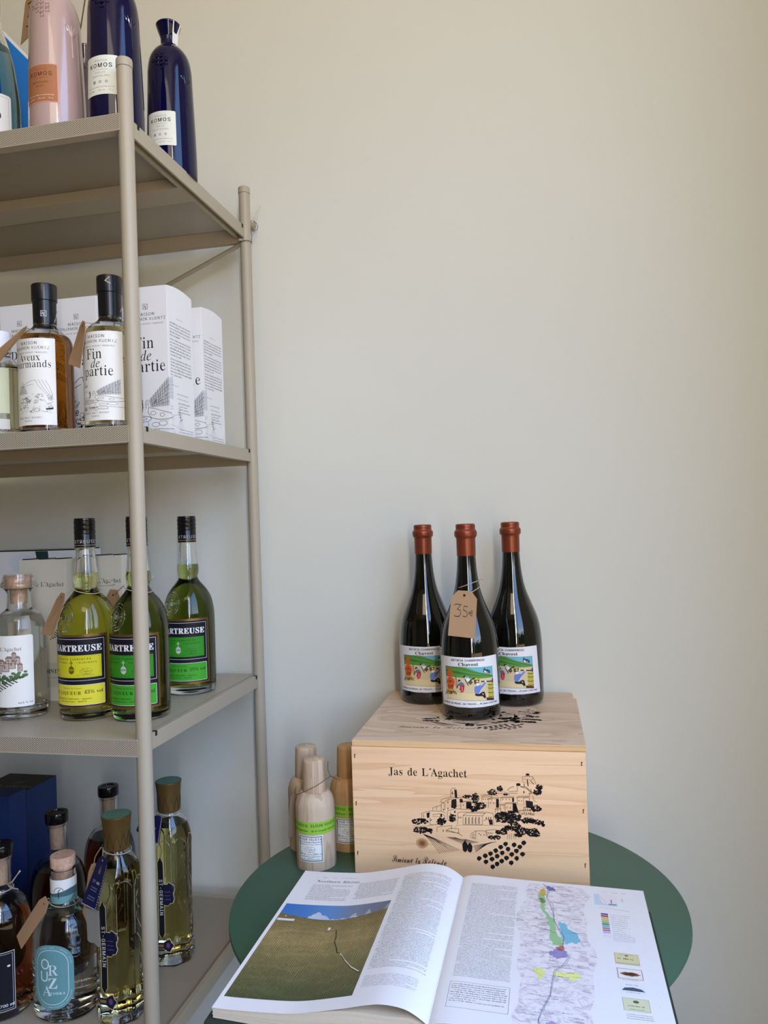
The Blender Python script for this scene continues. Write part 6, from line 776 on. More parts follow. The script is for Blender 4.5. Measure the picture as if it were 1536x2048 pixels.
whisky('pale golden whisky bottle with a black cap close to the front post', XB, YB, 'whisky_pale', [(s, y*.72-.001, h*.86, f, dx) for s, y, h, f, dx in T_FIN], lambda a: sk_party(a, -.028, .014, .058, .038, BK, .00030), mark='tick')
def string_round(x, y, z, r, tilt, tdir, a0=0, a1=2*PI): return loop3(x, y, z, r, tilt, tdir, 16, a0, a1)
K = [T(-10, 745, .895), T(-2, 715, .885), T(55, 640, .893), T(48, 652, .905)]
price_tag('price_tag', 'kraft tag seen edge-on, strung from the amber whisky bottle', [T(-12, 738, .89), T(-4, 700, .875), T(56, 648, .90), T(50, 664, .912)], string=[[T(52, 655, .903)]+[Vector(q_) for q_ in string_round(XA, YA, B1+.1445, .0165, .002, PI, PI*1.05, PI*2.6)]+[T(108, 648, YA), T(115, 622, YA)]])
price_tag('price_tag', 'kraft tag hanging left of the pale whisky bottle, in front of the carton', [T(137, 728, .925), T(161, 737, .908), T(173, 645, .908), T(164, 640, .925)], string=[[T(169, 645, .912)]+[Vector(q_) for q_ in string_round(XB, YB, B1+.1445, .0165, .002, PI, PI*1.05, PI*2.6)]+[T(240, 625, YB), T(246, 612, YB)]])
x0 = onY(-22, 760, .925).x
t = thing('spirit_bottle', 'bottle of pale yellowish spirit at the left end of the second shelf', 'bottle', (x0, .945, B1))
glass_bottle(t, smoothprof([(.0250, 0), (.0270, .003), (.0270, .09), (.0262, .098), (.022, .107), (.0165, .112), (.0155, .118), (.0155, .130)], 4), .10, 'pale_green_spirit')
simple(t, 'cap', [(.0165, .118), (.0165, .146), (.016, .147), (1e-5, .1472)], 'board_white', 32)
a = Art(); a.rect(-.031, 0, .031, .014, (206, 204, 198)); a.rect(-.031, .022, .031, .085, (196, 200, 168)); a.build('paper_label', cyl(.0271, .008), t, ds=.003)

# ------------------------------------------------------------------ third shelf
CHP = smoothprof([(.0340, 0), (.0385, .002), (.0405, .006), (.0414, .016), (.0418, .06), (.0418, .118), (.0408, .137), (.0372, .155), (.0300, .1695), (.0215, .1800), (.0166, .187), (.0158, .192), (.0174, .1995), (.0179, .2055), (.0172, .211), (.0162, .217), (.0148, .232), (.0136, .249), (.0134, .262)], 4)
def ch_label(green, pct):
    col, col2 = ((50, 140, 34), (66, 160, 44)) if green else ((206, 200, 40), (222, 214, 60)); dk = (18, 60, 16) if green else (60, 58, 10)
    a = Art(); N = (20, 18, 30)
    a.rect(-.053, 0, .053, .106, 'gold_cap'); a.L = 1; a.rrect(-.0495, .0035, .0495, .1025, .002, N); a.L = 2
    a.frame(-.047, .0405, .047, .0995, .0006, (205, 205, 210)); a.rrect(-.047, .0050, .047, .0345, .0015, (205, 205, 210)); a.L = 3; a.rrect(-.0463, .0057, .0463, .0338, .0012, col2)
    a.rect(-.0425, .0445, .0425, .0765, col); a.frame(-.0405, .0462, .0405, .0748, .0002, dk)
    a.L = 4
    a.text('CHARTREUSE', 0, .0822, .0090, (232, 232, 236), font='bold', track=.05, wx=.92, fl=1, bold=.03)
    a.text('LIQUEUR FABRIQU\u00c9E', 0, .0700, .0026, dk, font='bold', track=.35); a.text('PAR LES P\u00c8RES', -.022, .0650, .0022, dk, font='bold', track=.2); a.text('CHARTREUX', .022, .0650, .0023, dk, font='bold', track=.35)
    gc = (196, 200, 196) if green else (96, 92, 20)
    a.ell(0, .0555, .0046, .0056, gc, n=24); a.L = 5; a.rect(-.0045, .0562, .0045, .0568, col); a.rect(-.0045, .0548, .0045, .0553, col); a.ell(0, .0555, .0035, .0045, gc, L=4); a.L = 4
    a.rect(-.0006, .061, .0006, .0695, gc); a.rect(-.0026, .0655, .0026, .0665, gc)
    sgn(a, .021, .0535, 1, dk)
    a.greek(.008, .0478, .032, .0012, dk, random.Random(2)); a.text('0187', -.030, .052, .003, dk, font='bold'); a.greek(-.036, .0478, -.02, .0012, dk, random.Random(3))
    a.text('Produit de France', 0, .0285, .0023, dk, font='thin', track=.05); a.text('LIQUEUR', -.005, .0205, .0046, dk, font='bold', track=.18); a.text(pct+'% vol', .0305, .0215, .0050, dk, font='bold'); a.text('70 cl', -.034, .0205, .0044, dk, font='bold')
    a.text('CHARTREUSE DIFFUSION - Aiguenoire', 0, .0135, .0020, dk, font='bold', track=.03); a.text('Entre-deux-Guiers - FRANCE', 0, .0098, .0020, dk, font='bold', track=.05)
    return a
def sgn(a, x, y, k, c):
    """a looped pen signature"""
    f = lambda pts, w=.00035: a.line([(x+u*k*.001, y+v*k*.001) for u, v in pts], w*k, c)
    f([(-9, 1), (-7.5, 2), (-8, -1), (-9, -2)]); f([(-6.5, 2), (-4.5, 5), (-3.5, 4), (-5.5, -1), (-6.3, -3), (-4.5, -2.5)])
    f([(-1, 2.5), (-2.6, 2), (-3, 0), (-1.5, -1), (-.5, .5), (-1, -3.5), (-2, -3)]); f([(-.5, .3), (.6, -.6), (1, .8), (1.6, -.6), (2.2, .8), (2.8, -.6), (3.4, .7), (4, -.6), (5, .6), (6.4, -.4), (7.5, .7)])
    f([(-3, 3.2), (0, 4.5), (3.4, 4.4), (7, 2.5), (8.2, 0), (6, -1.8)], .0003); f([(-4, -3.4), (-1, -4.6), (2, -3.4), (5, -4.6), (7, -3.2), (4, -2.4), (0, -3), (-4, -3.4)], .0003); f([(1.4, 2), (1.4, 3.4)], .0005)
def chartreuse(label, x, y, green, pct, rz=0):
    t = thing('liqueur_bottle', label, 'bottle', (x, y, B2), rz, 'herbal liqueur bottles')
    glass_bottle(t, CHP, .2120, 'green_liqueur' if green else 'yellow_liqueur', wall=.0028, base=.010, seg=56)
    pr = [(.0145, .2485), (.0150, .2490), (.0150, .2680), (.0146, .2690)]
    z = .2690
    for k in range(3): pr += [(.0152, z+.0010), (.0152, z+.0055), (.0146, z+.0063)]; z += .0068
    pr += [(.0148, .2905), (.0142, .2925), (1e-5, .2927)]
    c = simple(t, 'screw_cap', pr, 'black_screwcap', 48, angle=25)
    a = Art(); a.text('CHARTREUSE', 0, .2555, .0050, (170, 170, 172), track=.12); a.line([(-.03, .2525), (.03, .2525)], .0004, (190, 190, 190)); a.rect(-.046, .2486, .046, .2494, (150, 120, 60))
    a.build('cap_print', cyl(.0151), c, ds=.002)
    ch_label(green, pct).build('paper_label', cyl(.0419, .019), t, ds=.003)
    # embossed round seal on the shoulder
    mb = MB(); Rz = lambda v: prof_at(CHP, v)
    def P(s, v): r = Rz(v)+.0001; a_ = s/.041-.35; return (r*math.sin(a_), -r*math.cos(a_), v)
    C = (0, .149)
    for rr, w_ in ((.0165, .0008), (.0130, .0005), (.006, .0005)): mb.tube([P(C[0]+rr*math.cos(u)*1.0, C[1]+rr*1.15*math.sin(u)) for u in [k*PI/14 for k in range(29)]], w_, 5, cap=False)
    R_ = random.Random(5)
    for k in range(34):
        an, rr = R_.random()*6.28, .007+.005*R_.random(); x_, v_ = rr*math.cos(an), C[1]+rr*1.1*math.sin(an); mb.tube([P(x_, v_), P(x_+.0016*math.cos(an*3), v_+.0016*math.sin(an*3))], .0005, 5)
    for k in range(-2, 3): mb.tube([P(k*.0016, C[1]-.003), P(k*.0016, C[1]+.003)], .0004, 5)
    mb.build('embossed_seal', 'clear_glass', t, smooth=True)
    return t
p = onZ(383, 1381, B2); chartreuse('bottle of dark green herbal liqueur standing alone right of the front post', p.x, p.y, True, '55')
p = onZ(284, 1431, B2); XG, YG = p.x, p.y; chartreuse('bottle of dark green herbal liqueur half hidden behind the front post', p.x, p.y, True, '55', -.06)
p = onZ(180, 1430, B2); XY_, YY = p.x, p.y; chartreuse('bottle of bright yellow herbal liqueur with yellow label', p.x, p.y, False, '43')
price_tag('price_tag', 'plain kraft tag hanging left of the yellow liqueur bottle', [T(82, 1268, 1.0), T(106, 1273, .985), T(134, 1188, .985), T(120, 1184, 1.0)],
          string=[[T(126, 1190, .99)]+[Vector(q_) for q_ in string_round(XY_, YY, B2+.187, .0205, .006, PI*.9, PI*1.15, PI*2.55)]+[T(228, 1170, YY-.01), T(216, 1160, YY-.02)]])
a = Art(); a.line([(.72, .62), (.38, .64), (.34, .50), (.6, .50), (.78, .38), (.6, .24), (.3, .26)], .035, BK)
price_tag('price_tag', 'kraft tag with a handwritten 5 between the yellow and green liqueur bottles', [T(204, 1288, 1.085), T(234, 1292, 1.075), T(242, 1180, 1.075), T(214, 1178, 1.085)], art=a,
          string=[[T(230, 1188, 1.078)]+[Vector(q_) for q_ in string_round(XG, YG, B2+.187, .0205, .006, PI*.9, PI*1.15, PI*2.55)]+[T(302, 1160, YG-.01), T(307, 1150, YG-.01)]])
# clear spirit decanter bottle
AP = smoothprof([(.0325, 0), (.0352, .002), (.0362, .008), (.0362, .05), (.0362, .124), (.0350, .138), (.0310, .149), (.0235, .156), (.0182, .160), (.0170, .166), (.0162, .176), (.0164, .184), (.0200, .190), (.0250, .1935), (.0256, .1965), (.0235, .200), (.0212, .206), (.0205, .212)], 4)
p = onZ(44, 1430, B2); t = thing('spirit_bottle', 'clear glass decanter bottle with a pale wooden stopper and a hill village label', 'bottle', (p.x, p.y, B2))
glass_bottle(t, AP, .1505, 'clear_spirit', wall=.0026, base=.012)
simple(t, 'wooden_stopper', [(1e-5, .168), (.0118, .168), (.0125, .1915), (.0182, .192), (.0186, .194), (.0186, .208), (.0178, .2095), (1e-5, .2098)], 'cork_wood', 40, angle=30)
def village_col(a, X, Y, k, ink_c, green, dots=True):
    R_ = random.Random(12); P = lambda u, v: (X+u*k, Y+v*k)
    for i, (u, v, w, h) in enumerate([(-.9, .0, .35, .35), (-.5, .1, .3, .45), (-.15, .2, .35, .4), (.2, .35, .3, .35), (.45, .55, .25, .3), (.05, .6, .3, .25), (-.35, .5, .3, .2), (.6, .2, .2, .3), (.35, .85, .18, .2)]):
        a.rect(*P(u, v), *P(u+w, v+h), (186, 170, 158)); a.L += 1; a.frame(*P(u, v), *P(u+w, v+h), .022*k, ink_c); a.poly([P(u-.03, v+h), P(u+w+.03, v+h), P(u+w*.8, v+h+.1), P(u+w*.2, v+h+.1)], (150, 120, 104)); a.rect(*P(u+w*.3, v+h*.4), *P(u+w*.45, v+h*.7), ink_c); a.L += 1
    for i in range(46):
        u = -1+2*R_.random(); v = -.35+.35*R_.random()+max(0, u)*.3; a.ell(*P(u, v), .10*k, .07*k, green if i % 3 else (60, 84, 56), n=9, jit=.3, rnd=R_)
    if dots:
        for r_ in range(7):
            for q_ in range(8-abs(r_-3)): a.ell(*P(-.95+.17*q_+.1*r_, -.95+.09*r_+.05*q_), .045*k, .032*k, (50, 50, 44), n=8)
a = Art(); a.rrect(-.042, 0, .042, .104, .003, 'label_white'); a.L = 1; a.text("Jas de L\u00b4Agachet", 0, .082, .0052, BK, font='thin', wx=.95)
village_col(a, .002, .046, .030, (70, 60, 56), (84, 116, 76)); a.L = 40; a.text('44.5 % vol.', .030, .0045, .0028, BK, align='c'); a.text('70 cl', -.032, .0045, .0028, BK)
a.build('paper_label', cyl(.0363, .020), t, ds=.003, eps=8e-6)
# cartons at the back
def aga_carton(label, x0, y0, H, w=.086, d=.030, th=True):
    t, fr, sd, tp = carton(label, x0, x0+w, y0, y0+d, B2, H, 'board_cream', group='cream spirit cartons')
    mb = MB()
    for k in range(3): mb.box(-w/2+.006+k*.030, -w/2+.018+k*.030, -d/2+.001, d/2-.001, H, H+.0016)
    mb.build('lid_tabs', 'gloss_black', t)
    a = Art(); a.text("Jas de L\u00b4Agachet", .004, H-.044, .0072, BK, font='thin', wx=.92)
    for r_ in range(6):
        for q_ in range(7-abs(r_-3)): a.ell(.012+.0042*q_+.0022*r_, .100+.0028*r_+.0014*q_, .0013, .001, (50, 50, 44), n=8)
    a.L = 1; a.rrect(-.01, .022, .038, .062, .002, (190, 186, 172)); a.L = 2
    if th: a.text('ABSINTHE', .012, .045, .0062, BK, font='bold'); a.greek(-.004, .037, .028, .002, (90, 90, 84), random.Random(1))
    a.build('front_print', fr, t); return t
p = onY(131, 1118, 1.105); aga_carton('cream spirit carton behind the kraft tag, between the decanter and the yellow liqueur', p.x-.086, 1.105, p.z-B2)
p = onY(243, 1110, 1.115); aga_carton('cream spirit carton behind the yellow and green liqueur bottles', p.x-.082, 1.115, p.z-B2, w=.082, th=False)
p = onY(150, 1100, 1.23); x1 = p.x; H = p.z-B2
t, fr, sd, tp = carton('glossy white carton with a dark green patch at the back of the third shelf', x1-.19, x1, 1.23, 1.31, B2, H)
MB().box(-.093, .093, -.0395, .0395, H, H+.0022).build('dark_lid_edge', 'gloss_black', t)
a = Art(); a.ell(-.012, H-.022, .03, .017, (220, 226, 236)); a.L = 1; a.poly([(.014, H-.0005), (.040, H-.0005), (.042, H-.024), (.020, H-.030)], (30, 66, 60)); a.build('front_print', fr, t)

# ------------------------------------------------------------------ bottom shelf
def stg_q(a): return 1/math.cos(((a+PI/8) % (PI/4))-PI/8)
def stg_shape(a, z):
    w = 1 if z < .185 else max(0, 1-(z-.185)/.03); return 1+(stg_q(a)-1)*w
SP = smoothprof([(.0290, 0), (.0318, .003), (.0318, .020), (.0312, .030), (.0302, .06), (.0298, .10), (.0302, .15), (.0312, .185), (.0306, .198), (.0272, .213), (.0210, .2245), (.0172, .230), (.0165, .236), (.0165, .246)], 4)
def stg(label, x, y, rz):
    t = thing('elderflower_liqueur_bottle', label, 'bottle', (x, y, B3), rz, 'fluted elderflower liqueur bottles')
    glass_bottle(t, SP, .213, 'elder_gold', wall=.0028, base=.022, seg=64, shape=stg_shape)
    c = simple(t, 'cap', smoothprof([(.0172, .233), (.0178, .236), (.0182, .255), (.0196, .272), (.0207, .2785)], 3)+[(.0205, .2798), (.0195, .2800), (1e-5, .2800)], 'gold_cap', 48, angle=30)
    a = Art(); a.ell(0, 0, .0196, .0196, 'green_seal', n=32); a.L = 1
    for rr in (.016, .0105): a.line([(rr*math.cos(k*PI/12), rr*math.sin(k*PI/12)) for k in range(25)], .0004, (120, 156, 132))
    a.text('S G', 0, -.002, .004, (120, 156, 132), font='bold'); a.build('top_seal', flat((0, 0, .28005), (1, 0, 0), (0, 1, 0), (0, 0, 1)), c)
    mb = MB()
    for k in range(12):
        th = k*PI/6; P = lambda s, z: ((prof_at([(.0178, .23), (.0184, .255), (.0192, .265)], z)-.0001)*math.sin(th+s/.018), -(prof_at([(.0178, .23), (.0184, .255), (.0192, .265)], z)-.0001)*math.cos(th+s/.018), z)
        mb.tube([P(-.0046, .237), P(-.0030, .246), P(-.0012, .253), P(0, .259), P(.0012, .253), P(.0030, .246), P(.0046, .237)], .00028, 5)
    mb.build('cap_petals', 'dark_slot', c, smooth=True)
    mb = MB()
    for k in range(8):
        th = k*PI/4
        def P(s, z): a_ = th+s/.031; r = prof_at(SP, z)*stg_shape(a_-PI/2, z)+.0002; return (r*math.sin(a_), -r*math.cos(a_), z)
        mb.tube([P(-.0105, .12)]+[P(-.0105, .17)]+[P(-.0105*math.cos(u), .182+.014*math.sin(u)) for u in [j*PI/8 for j in range(9)]]+[P(.0105, .17), P(.0105, .12)], .0007, 5)
        if k not in (0, 1): 
            for j in range(4): mb.tube([P(.006*math.sin(u+j), .06+.03*j+.009*u) for u in (0, .6, 1.2, 1.8, 2.4, 3)], .0006, 5)
    mb.build('arch_relief', 'clear_glass', t, smooth=True)
    a = Art(); N = (22, 20, 52); G = (214, 200, 150)
    a.L = 0; st = [(-.0105, .052), (-.0085, .048), (-.0062, .044), (-.004, .048), (-.002, .052), (-.002, .162), (-.004, .166), (-.0062, .171), (-.0085, .166), (-.0105, .162)]
    a.poly([(x_*1+(.0006 if x_ > -.006 else -.0006), y_) for x_, y_ in st], G); a.L = 1; a.poly(st, (16, 16, 26)); a.L = 2
    a.text('ST-GERMAIN', -.0088, .108, .0052, (232, 232, 230), track=.18, rot=-PI/2, bold=.03)
    md = [(-.002, .128), (.004, .128), (.0065, .131), (.009, .129), (.0135, .126), (.0145, .119), (.0125, .112), (.0140, .105), (.0115, .099), (.008, .099), (.005, .095), (-.002, .096)]
    cxm, cym = .006, .112; a.poly([(cxm+(u-cxm)*1.10, cym+(v-cym)*1.05) for u, v in md], G, L=0); a.poly(md, N, L=1)
    for v in (.104, .110, .116): a.greek(-.0008, v, .010, .0014, (130, 126, 160), random.Random(int(v*1000)))
    bd = [(-.034, .038), (-.004, .038), (.002, .042), (.006, .043), (.008, .038), (.012, .034), (.008, .029), (.006, .024), (.002, .025), (-.004, .029), (-.034, .029)]
    a.poly([(u+(.0007 if u > 0 else 0), .0335+(v-.0335)*1.12) for u, v in bd], G, L=0); a.poly(bd, (34, 24, 50), L=1); a.rect(-.033, .0315, -.004, .0355, (128, 104, 58), L=2); a.ell(.003, .034, .003, .004, (90, 70, 120), L=2)
    a.build('paper_label', lambda s, v, off: ((prof_at(SP, v)+.0003+off)*stg_q(s/.0312)*math.sin(s/.0312), -(prof_at(SP, v)+.0003+off)*stg_q(s/.0312)*math.cos(s/.0312), v), t, ds=.002, dt=.004)
    return t
p = onZ(244, 2024, B3); XS, YS = p.x, p.y; stg('fluted pale golden bottle with green-topped gold cap, in front of its twin', p.x, p.y, .0)
p = onZ(347, 1912, B3); XS2, YS2 = p.x, p.y; stg('fluted pale golden bottle half hidden by the front post, nearest the green table', p.x, p.y, .16)
OP = smoothprof([(.0380, 0), (.0420, .003), (.0435, .010), (.0440, .05), (.0440, .105), (.0425, .122), (.0370, .137), (.0275, .1475), (.0200, .153), (.0178, .160), (.0172, .170), (.0172, .200)], 4)
p = onZ(134, 2014, B3); XO, YO = p.x, p.y; t = thing('vodka_bottle', 'clear glass bottle with an oval teal label and pale wooden stopper', 'bottle', (p.x, p.y, B3))
glass_bottle(t, OP, .143, 'clear_spirit', wall=.0026, base=.014, sx=1.04, sy=.92)
simple(t, 'wooden_stopper', [(1e-5, .180), (.0128, .180), (.0132, .2035), (.0170, .204), (.0172, .2175), (.0166, .219), (1e-5, .2192)], 'cork_wood', 40, angle=30)
a = Art(); a.rect(-.058, .156, .058, .1895, 'label_white'); a.rect(-.058, .156, .058, .166, (112, 158, 160), L=1); a.poly([(-.06, .166), (-.03, .1665), (-.005, .170), (.02, .176), (.035, .176), (.035, .166)], (70, 100, 108), L=1)
a.L = 2; a.line([(.007*math.cos(u)+.004, .172+.007*math.sin(u)) for u in [k*PI/10 for k in range(11)]], .0009, (120, 120, 122)); a.line([(.004, .164), (.0035, .174), (.0065, .1765)], .0010, BK); a.build('neck_band', cyl(.0177), t, ds=.002)
a = Art(); TE = (104, 152, 156); LT = (214, 228, 226); cx, cy = .005, .066
def stad(w, h, r, n=10):
    o = []
    for (qx, qy, a0) in ((w-r, h-r, 0), (-w+r, h-r, 1), (-w+r, -h+r, 2), (w-r, -h+r, 3)):
        for k in range(n+1): u = (a0+k/n)*PI/2; o.append((cx+qx+r*math.cos(u), cy+qy+r*math.sin(u)))
    return o
a.poly(stad(.0285, .0445, .026), TE); a.L = 1; a.line(stad(.0215, .0375, .020), .0007, LT, closed=True)
R_ = random.Random(4); o = stad(.0250, .0410, .023)
for i in range(0, len(o)-1):
    (xa, ya), (xb, yb) = o[i], o[i+1]; n_ = max(1, int(math.hypot(xb-xa, yb-ya)/.0013))
    for k in range(n_):
        if R_.random() < .8: a.ell(xa+(xb-xa)*k/n_, ya+(yb-ya)*k/n_, .00038, .00065, LT, n=6)
for ch, x_, y_ in (('O', -.0085, .0770), ('R', .0020, .0690), ('U', -.0100, .0600), ('Z', .0015, .0510), ('A', -.0065, .0405)): a.text(ch, cx+x_, cy-.066+y_, .0140, LT, font='sans' if ch in 'OU' else ('bold' if ch == 'Z' else 'thin'), wx=.95)
a.text('VODKA', cx+.0075, cy-.0235, .0032, LT, font='bold', track=.15)
a.build('paper_label', lambda s, v, off: (1.04*(prof_at(OP, v)+off+.0002)*math.sin(s/.042), -.92*(prof_at(OP, v)+off+.0002)*math.cos(s/.042), v), t, ds=.002, dt=.005)
RP = smoothprof([(.0360, 0), (.0400, .004), (.0428, .014), (.0430, .05), (.0430, .100), (.0418, .122), (.0375, .143), (.0290, .157), (.0200, .165), (.0160, .170), (.0150, .178), (.0148, .212), (.0160, .214), (.0160, .219)], 4)
def rum(label, x, y, liq, lab=False, rz=0):
    t = thing('rum_bottle', label, 'bottle', (x, y, B3), rz, 'round-shouldered rum bottles')
    glass_bottle(t, RP, .150, liq, wall=.0026, base=.010)
    simple(t, 'wooden_stopper', [(1e-5, .178), (.0098, .178), (.0105, .198), (.0108, .219), (1e-5, .2192)], 'cork_wood', 32, angle=30)
    simple(t, 'cap', [(.0162, .2185), (.0172, .2188), (.0175, .221), (.0175, .233), (.0168, .2348), (.0105, .2350), (.0100, .2338), (1e-5, .2336)], 'gloss_black', 40, angle=30)
    if lab:
        a = Art(); a.rect(-.045, 0, .045, .082, (200, 200, 196)); a.L = 1; a.rect(-.0442, .0008, .0442, .0812, (20, 20, 30)); a.L = 2; a.frame(-.042, .003, .042, .079, .0005, (190, 190, 190)); a.text('70 cl', -.03, .006, .004, (220, 220, 220)); a.text('700 ml', .034, .006, .004, (226, 226, 226), align='c', bold=.03); a.ell(.037, .062, .0022, .0014, (220, 220, 220))
        a.build('paper_label', cyl(.0432, .016), t, ds=.003)
    return t
zt = B3+.235
p = onZ(-1, 1687, zt); XR1, YR1 = p.x, p.y; rum('red brown rum bottle with a black white-framed label, at the left edge', p.x, p.y, 'rum_red', True)
p = onZ(113, 1623, zt); rum('dark rum bottle with a black cap right behind the teal-labelled clear bottle', p.x, p.y, 'rum_brown')
p = onZ(216, 1571, zt); rum('dark rum bottle farthest back, standing behind the front gold-capped bottle', p.x, p.y, 'rum_brown')
t, fr, sd, tp = carton('large dark blue rum carton with a dark grey printed lid', -.955, -.862, 1.105, 1.2, B3, .2565, 'blue_card')
a = Art(); a.rect(-.0460, -.0470, .0460, .0470, 'dark_card'); a.L = 1; a.poly([(-.006, .0), (.004, .006), (.016, .016), (.012, .006), (.002, .001)], (120, 120, 112)); a.text('RHUM AGRICOLE', 0, -.016, .006, (150, 150, 142), font='bold', track=.1); a.line([(-.03, -.020), (.03, -.020)], .0006, (130, 130, 120)); a.build('lid_print', tp, t)
a = Art(); a.text('RHUM VIEUX O', .040, .150, .008, (180, 184, 190), font='bold', align='r'); a.build('front_print', fr, t)
q_ = onY(17, 1594, 1.06)
t, fr, sd, tp = carton('smaller dark blue carton in front of the large blue one', q_.x-.08, q_.x, 1.06, 1.10, B3, q_.z-B3, 'blue_card')
# tags of the bottom shelf
a = Art(); a.line([(.25, .62), (.75, .60), (.45, .52), (.78, .46), (.30, .40)], .035, BK); a.line([(.3, .30), (.7, .34), (.5, .26)], .03, BK)
price_tag('price_tag', 'kraft tag with a handwritten price, hanging left of the oval teal label', [T(34, 1872, .955), T(43, 1898, .945), T(101, 1812, .945), T(88, 1786, .955)], art=a,
          string=[[T(96, 1797, .95)]+[Vector(v) for v in string_round(XO, YO, B3+.1535, .0195, .003, PI, PI*1.1, PI*2.4)]])
price_tag('price_tag', 'narrow kraft tag behind the navy tag of the front gold-capped bottle', [T(166, 1825, .978), T(176, 1850, .975), T(196, 1725, .975), T(180, 1728, .978)],
          string=[[T(188, 1733, .972), T(190, 1715, .965), T(202, 1695, .955)]])
NV = mat('navy_card', (20, 24, 70), .5)
def navy(label, c, st):
    a = Art(); a.text('ST-GERMAIN', .5, .48, .055, (220, 220, 225), fl=1.0, track=.1); 
    for v in (.38, .33, .20, .15): a.greek(.25, v, .75, .03, (150, 150, 180), random.Random(int(v*100)), center=True)
    a.ell(.5, .72, .1, .05, (110, 96, 60)); a.poly([(.42, .74), (.58, .74), (.5, .86)], (110, 96, 60)); a.L = 0
    for k in range(12):
        a.rect(.02+.08*k, .01, .06+.08*k, .03, (220, 220, 220))
    for k in range(16): a.rect(.95, .05+.055*k, .98, .08+.055*k, (210, 210, 210))
    return price_tag('hang_tag', label, c, 'navy_card', shape=[(0, .05), (.12, 0), (.5, .03), (.88, 0), (1, .05), (1, .9), (.8, 1), (.2, 1), (0, .9)], art=a, string=st)
navy('navy blue swing tag with pale lettering on the front gold-capped bottle', [T(163, 1807, .962), T(192, 1822, .955), T(217, 1722, .950), T(201, 1708, .958)], [[T(205, 1722, .952)]+[Vector(v) for v in string_round(XS, YS, B3+.2315, .0190, .003, PI, PI*1.15, PI*2.4)]])
navy('navy blue swing tag on the gold-capped bottle behind the front post', [T(272, 1662, 1.09), T(318, 1690, 1.082), T(326, 1630, 1.082), T(284, 1634, 1.09)], [[T(318, 1640, 1.084)]+[Vector(v) for v in string_round(XS2, YS2, B3+.2315, .0190, .003, PI, PI*1.15, PI*2.4)]])
mat('grey_film', (150, 150, 146), .5)
price_tag('paper_slip', 'pale grey slip of paper hanging below the navy tag of the front gold-capped bottle', [T(176, 1882, .968), T(202, 1896, .958), T(198, 1822, .958), T(170, 1812, .968)], m='grey_film', shape=[(0, .03), (.2, 0), (.5, .05), (.8, 0), (1, .06), (.96, .5), (1, 1), (0, .96), (.06, .5)], hole=False, cat='paper slip')
a_ = []
tw = thing('twine_bow', 'knotted pale twine round the neck of the red-brown rum bottle', 'twine', (XR1, YR1, B3+.17))
MB().tube(loop3(0, 0, 0, .0172, .001, 0, 20), .0007, 6).tube([Vector(T(14, 1768, YR1-.02))-Vector((XR1, YR1, B3+.17)), Vector(T(24, 1764, YR1-.03))-Vector((XR1, YR1, B3+.17)), Vector(T(34, 1750, YR1-.03))-Vector((XR1, YR1, B3+.17)), Vector(T(40, 1742, YR1-.03))-Vector((XR1, YR1, B3+.17))], [.0006, .0012, .0007, .0013], 6).tube([Vector(T(14, 1768, YR1-.02))-Vector((XR1, YR1, B3+.17)), Vector(T(22, 1776, YR1-.035))-Vector((XR1, YR1, B3+.17)), Vector(T(36, 1778, YR1-.04))-Vector((XR1, YR1, B3+.17))], [.0006, .0010, .0006], 6).build('twine_loop', 'twine', tw, smooth=True)

# ------------------------------------------------------------------ wooden wine case
CRZ = math.radians(.8); CFL = Vector((-.2861, 1.0563, TZ)); CWD, CDP, CH = .3222, .312, .187
t = thing('wooden_wine_case', 'pale pine wine case printed with a black hill village, on the green table', 'wooden case', CFL, CRZ)
P9 = .009; lt = .0085
MB().box(0, CWD-.0005, 0, P9, 0, CH-lt-.0004).build('front_panel', 'pine_panel', t, bevel=.0006)
MB().box(.0005, CWD-.001, CDP-P9, CDP, 0, CH-lt-.0004).build('back_panel', 'pine_panel', t, bevel=.0006)
for x in (.0008, CWD-.0018-P9): MB().box(x, x+P9, P9+.0002, CDP-P9-.0002, 0, CH-lt-.0006).build('side_panel', 'pine_panel', t, bevel=.0006)
MB().box(P9+.002, CWD-P9-.003, P9+.001, CDP-P9-.001, .002, .008).build('bottom_panel', 'pine_panel', t)
lid = MB().prism([(.001, .0005), (CWD+.0006, .0005), (CWD+.0006, CDP*.86), (CWD-.004, CDP*.865), (CWD-.004, CDP), (.001, CDP)], CH-lt, CH).build('lid', ['pine_lid', 'pine_edge'], t, bevel=.0006)
for f_ in lid.data.polygons:
    if abs(f_.normal.z) < .5: f_.material_index = 1
for (x, z) in ((.0045, .165), (.0045, .098), (.0045, .028), (CWD-.006, .163), (CWD-.006, .100), (CWD-.006, .028)):
    n_ = MB().box(-.0005, .0005, -.0004, .0002, -.0030, .0020).box(-.0003, .0011, -.0005, .0002, .0012, .0026); nl = n_.build('staple', 'dark_slot', t); nl.location = (x, 0, z)
_n = Vector((math.sin(CRZ), -math.cos(CRZ), 0)); _s = Vector((math.cos(CRZ), math.sin(CRZ), 0))
def front_xf(u, v):
    d = ray(780+u/4.5176, 1520+v/4.5176); p_ = d*(CFL.dot(_n)/d.dot(_n)); return ((p_-CFL).dot(_s), p_.z-TZ)
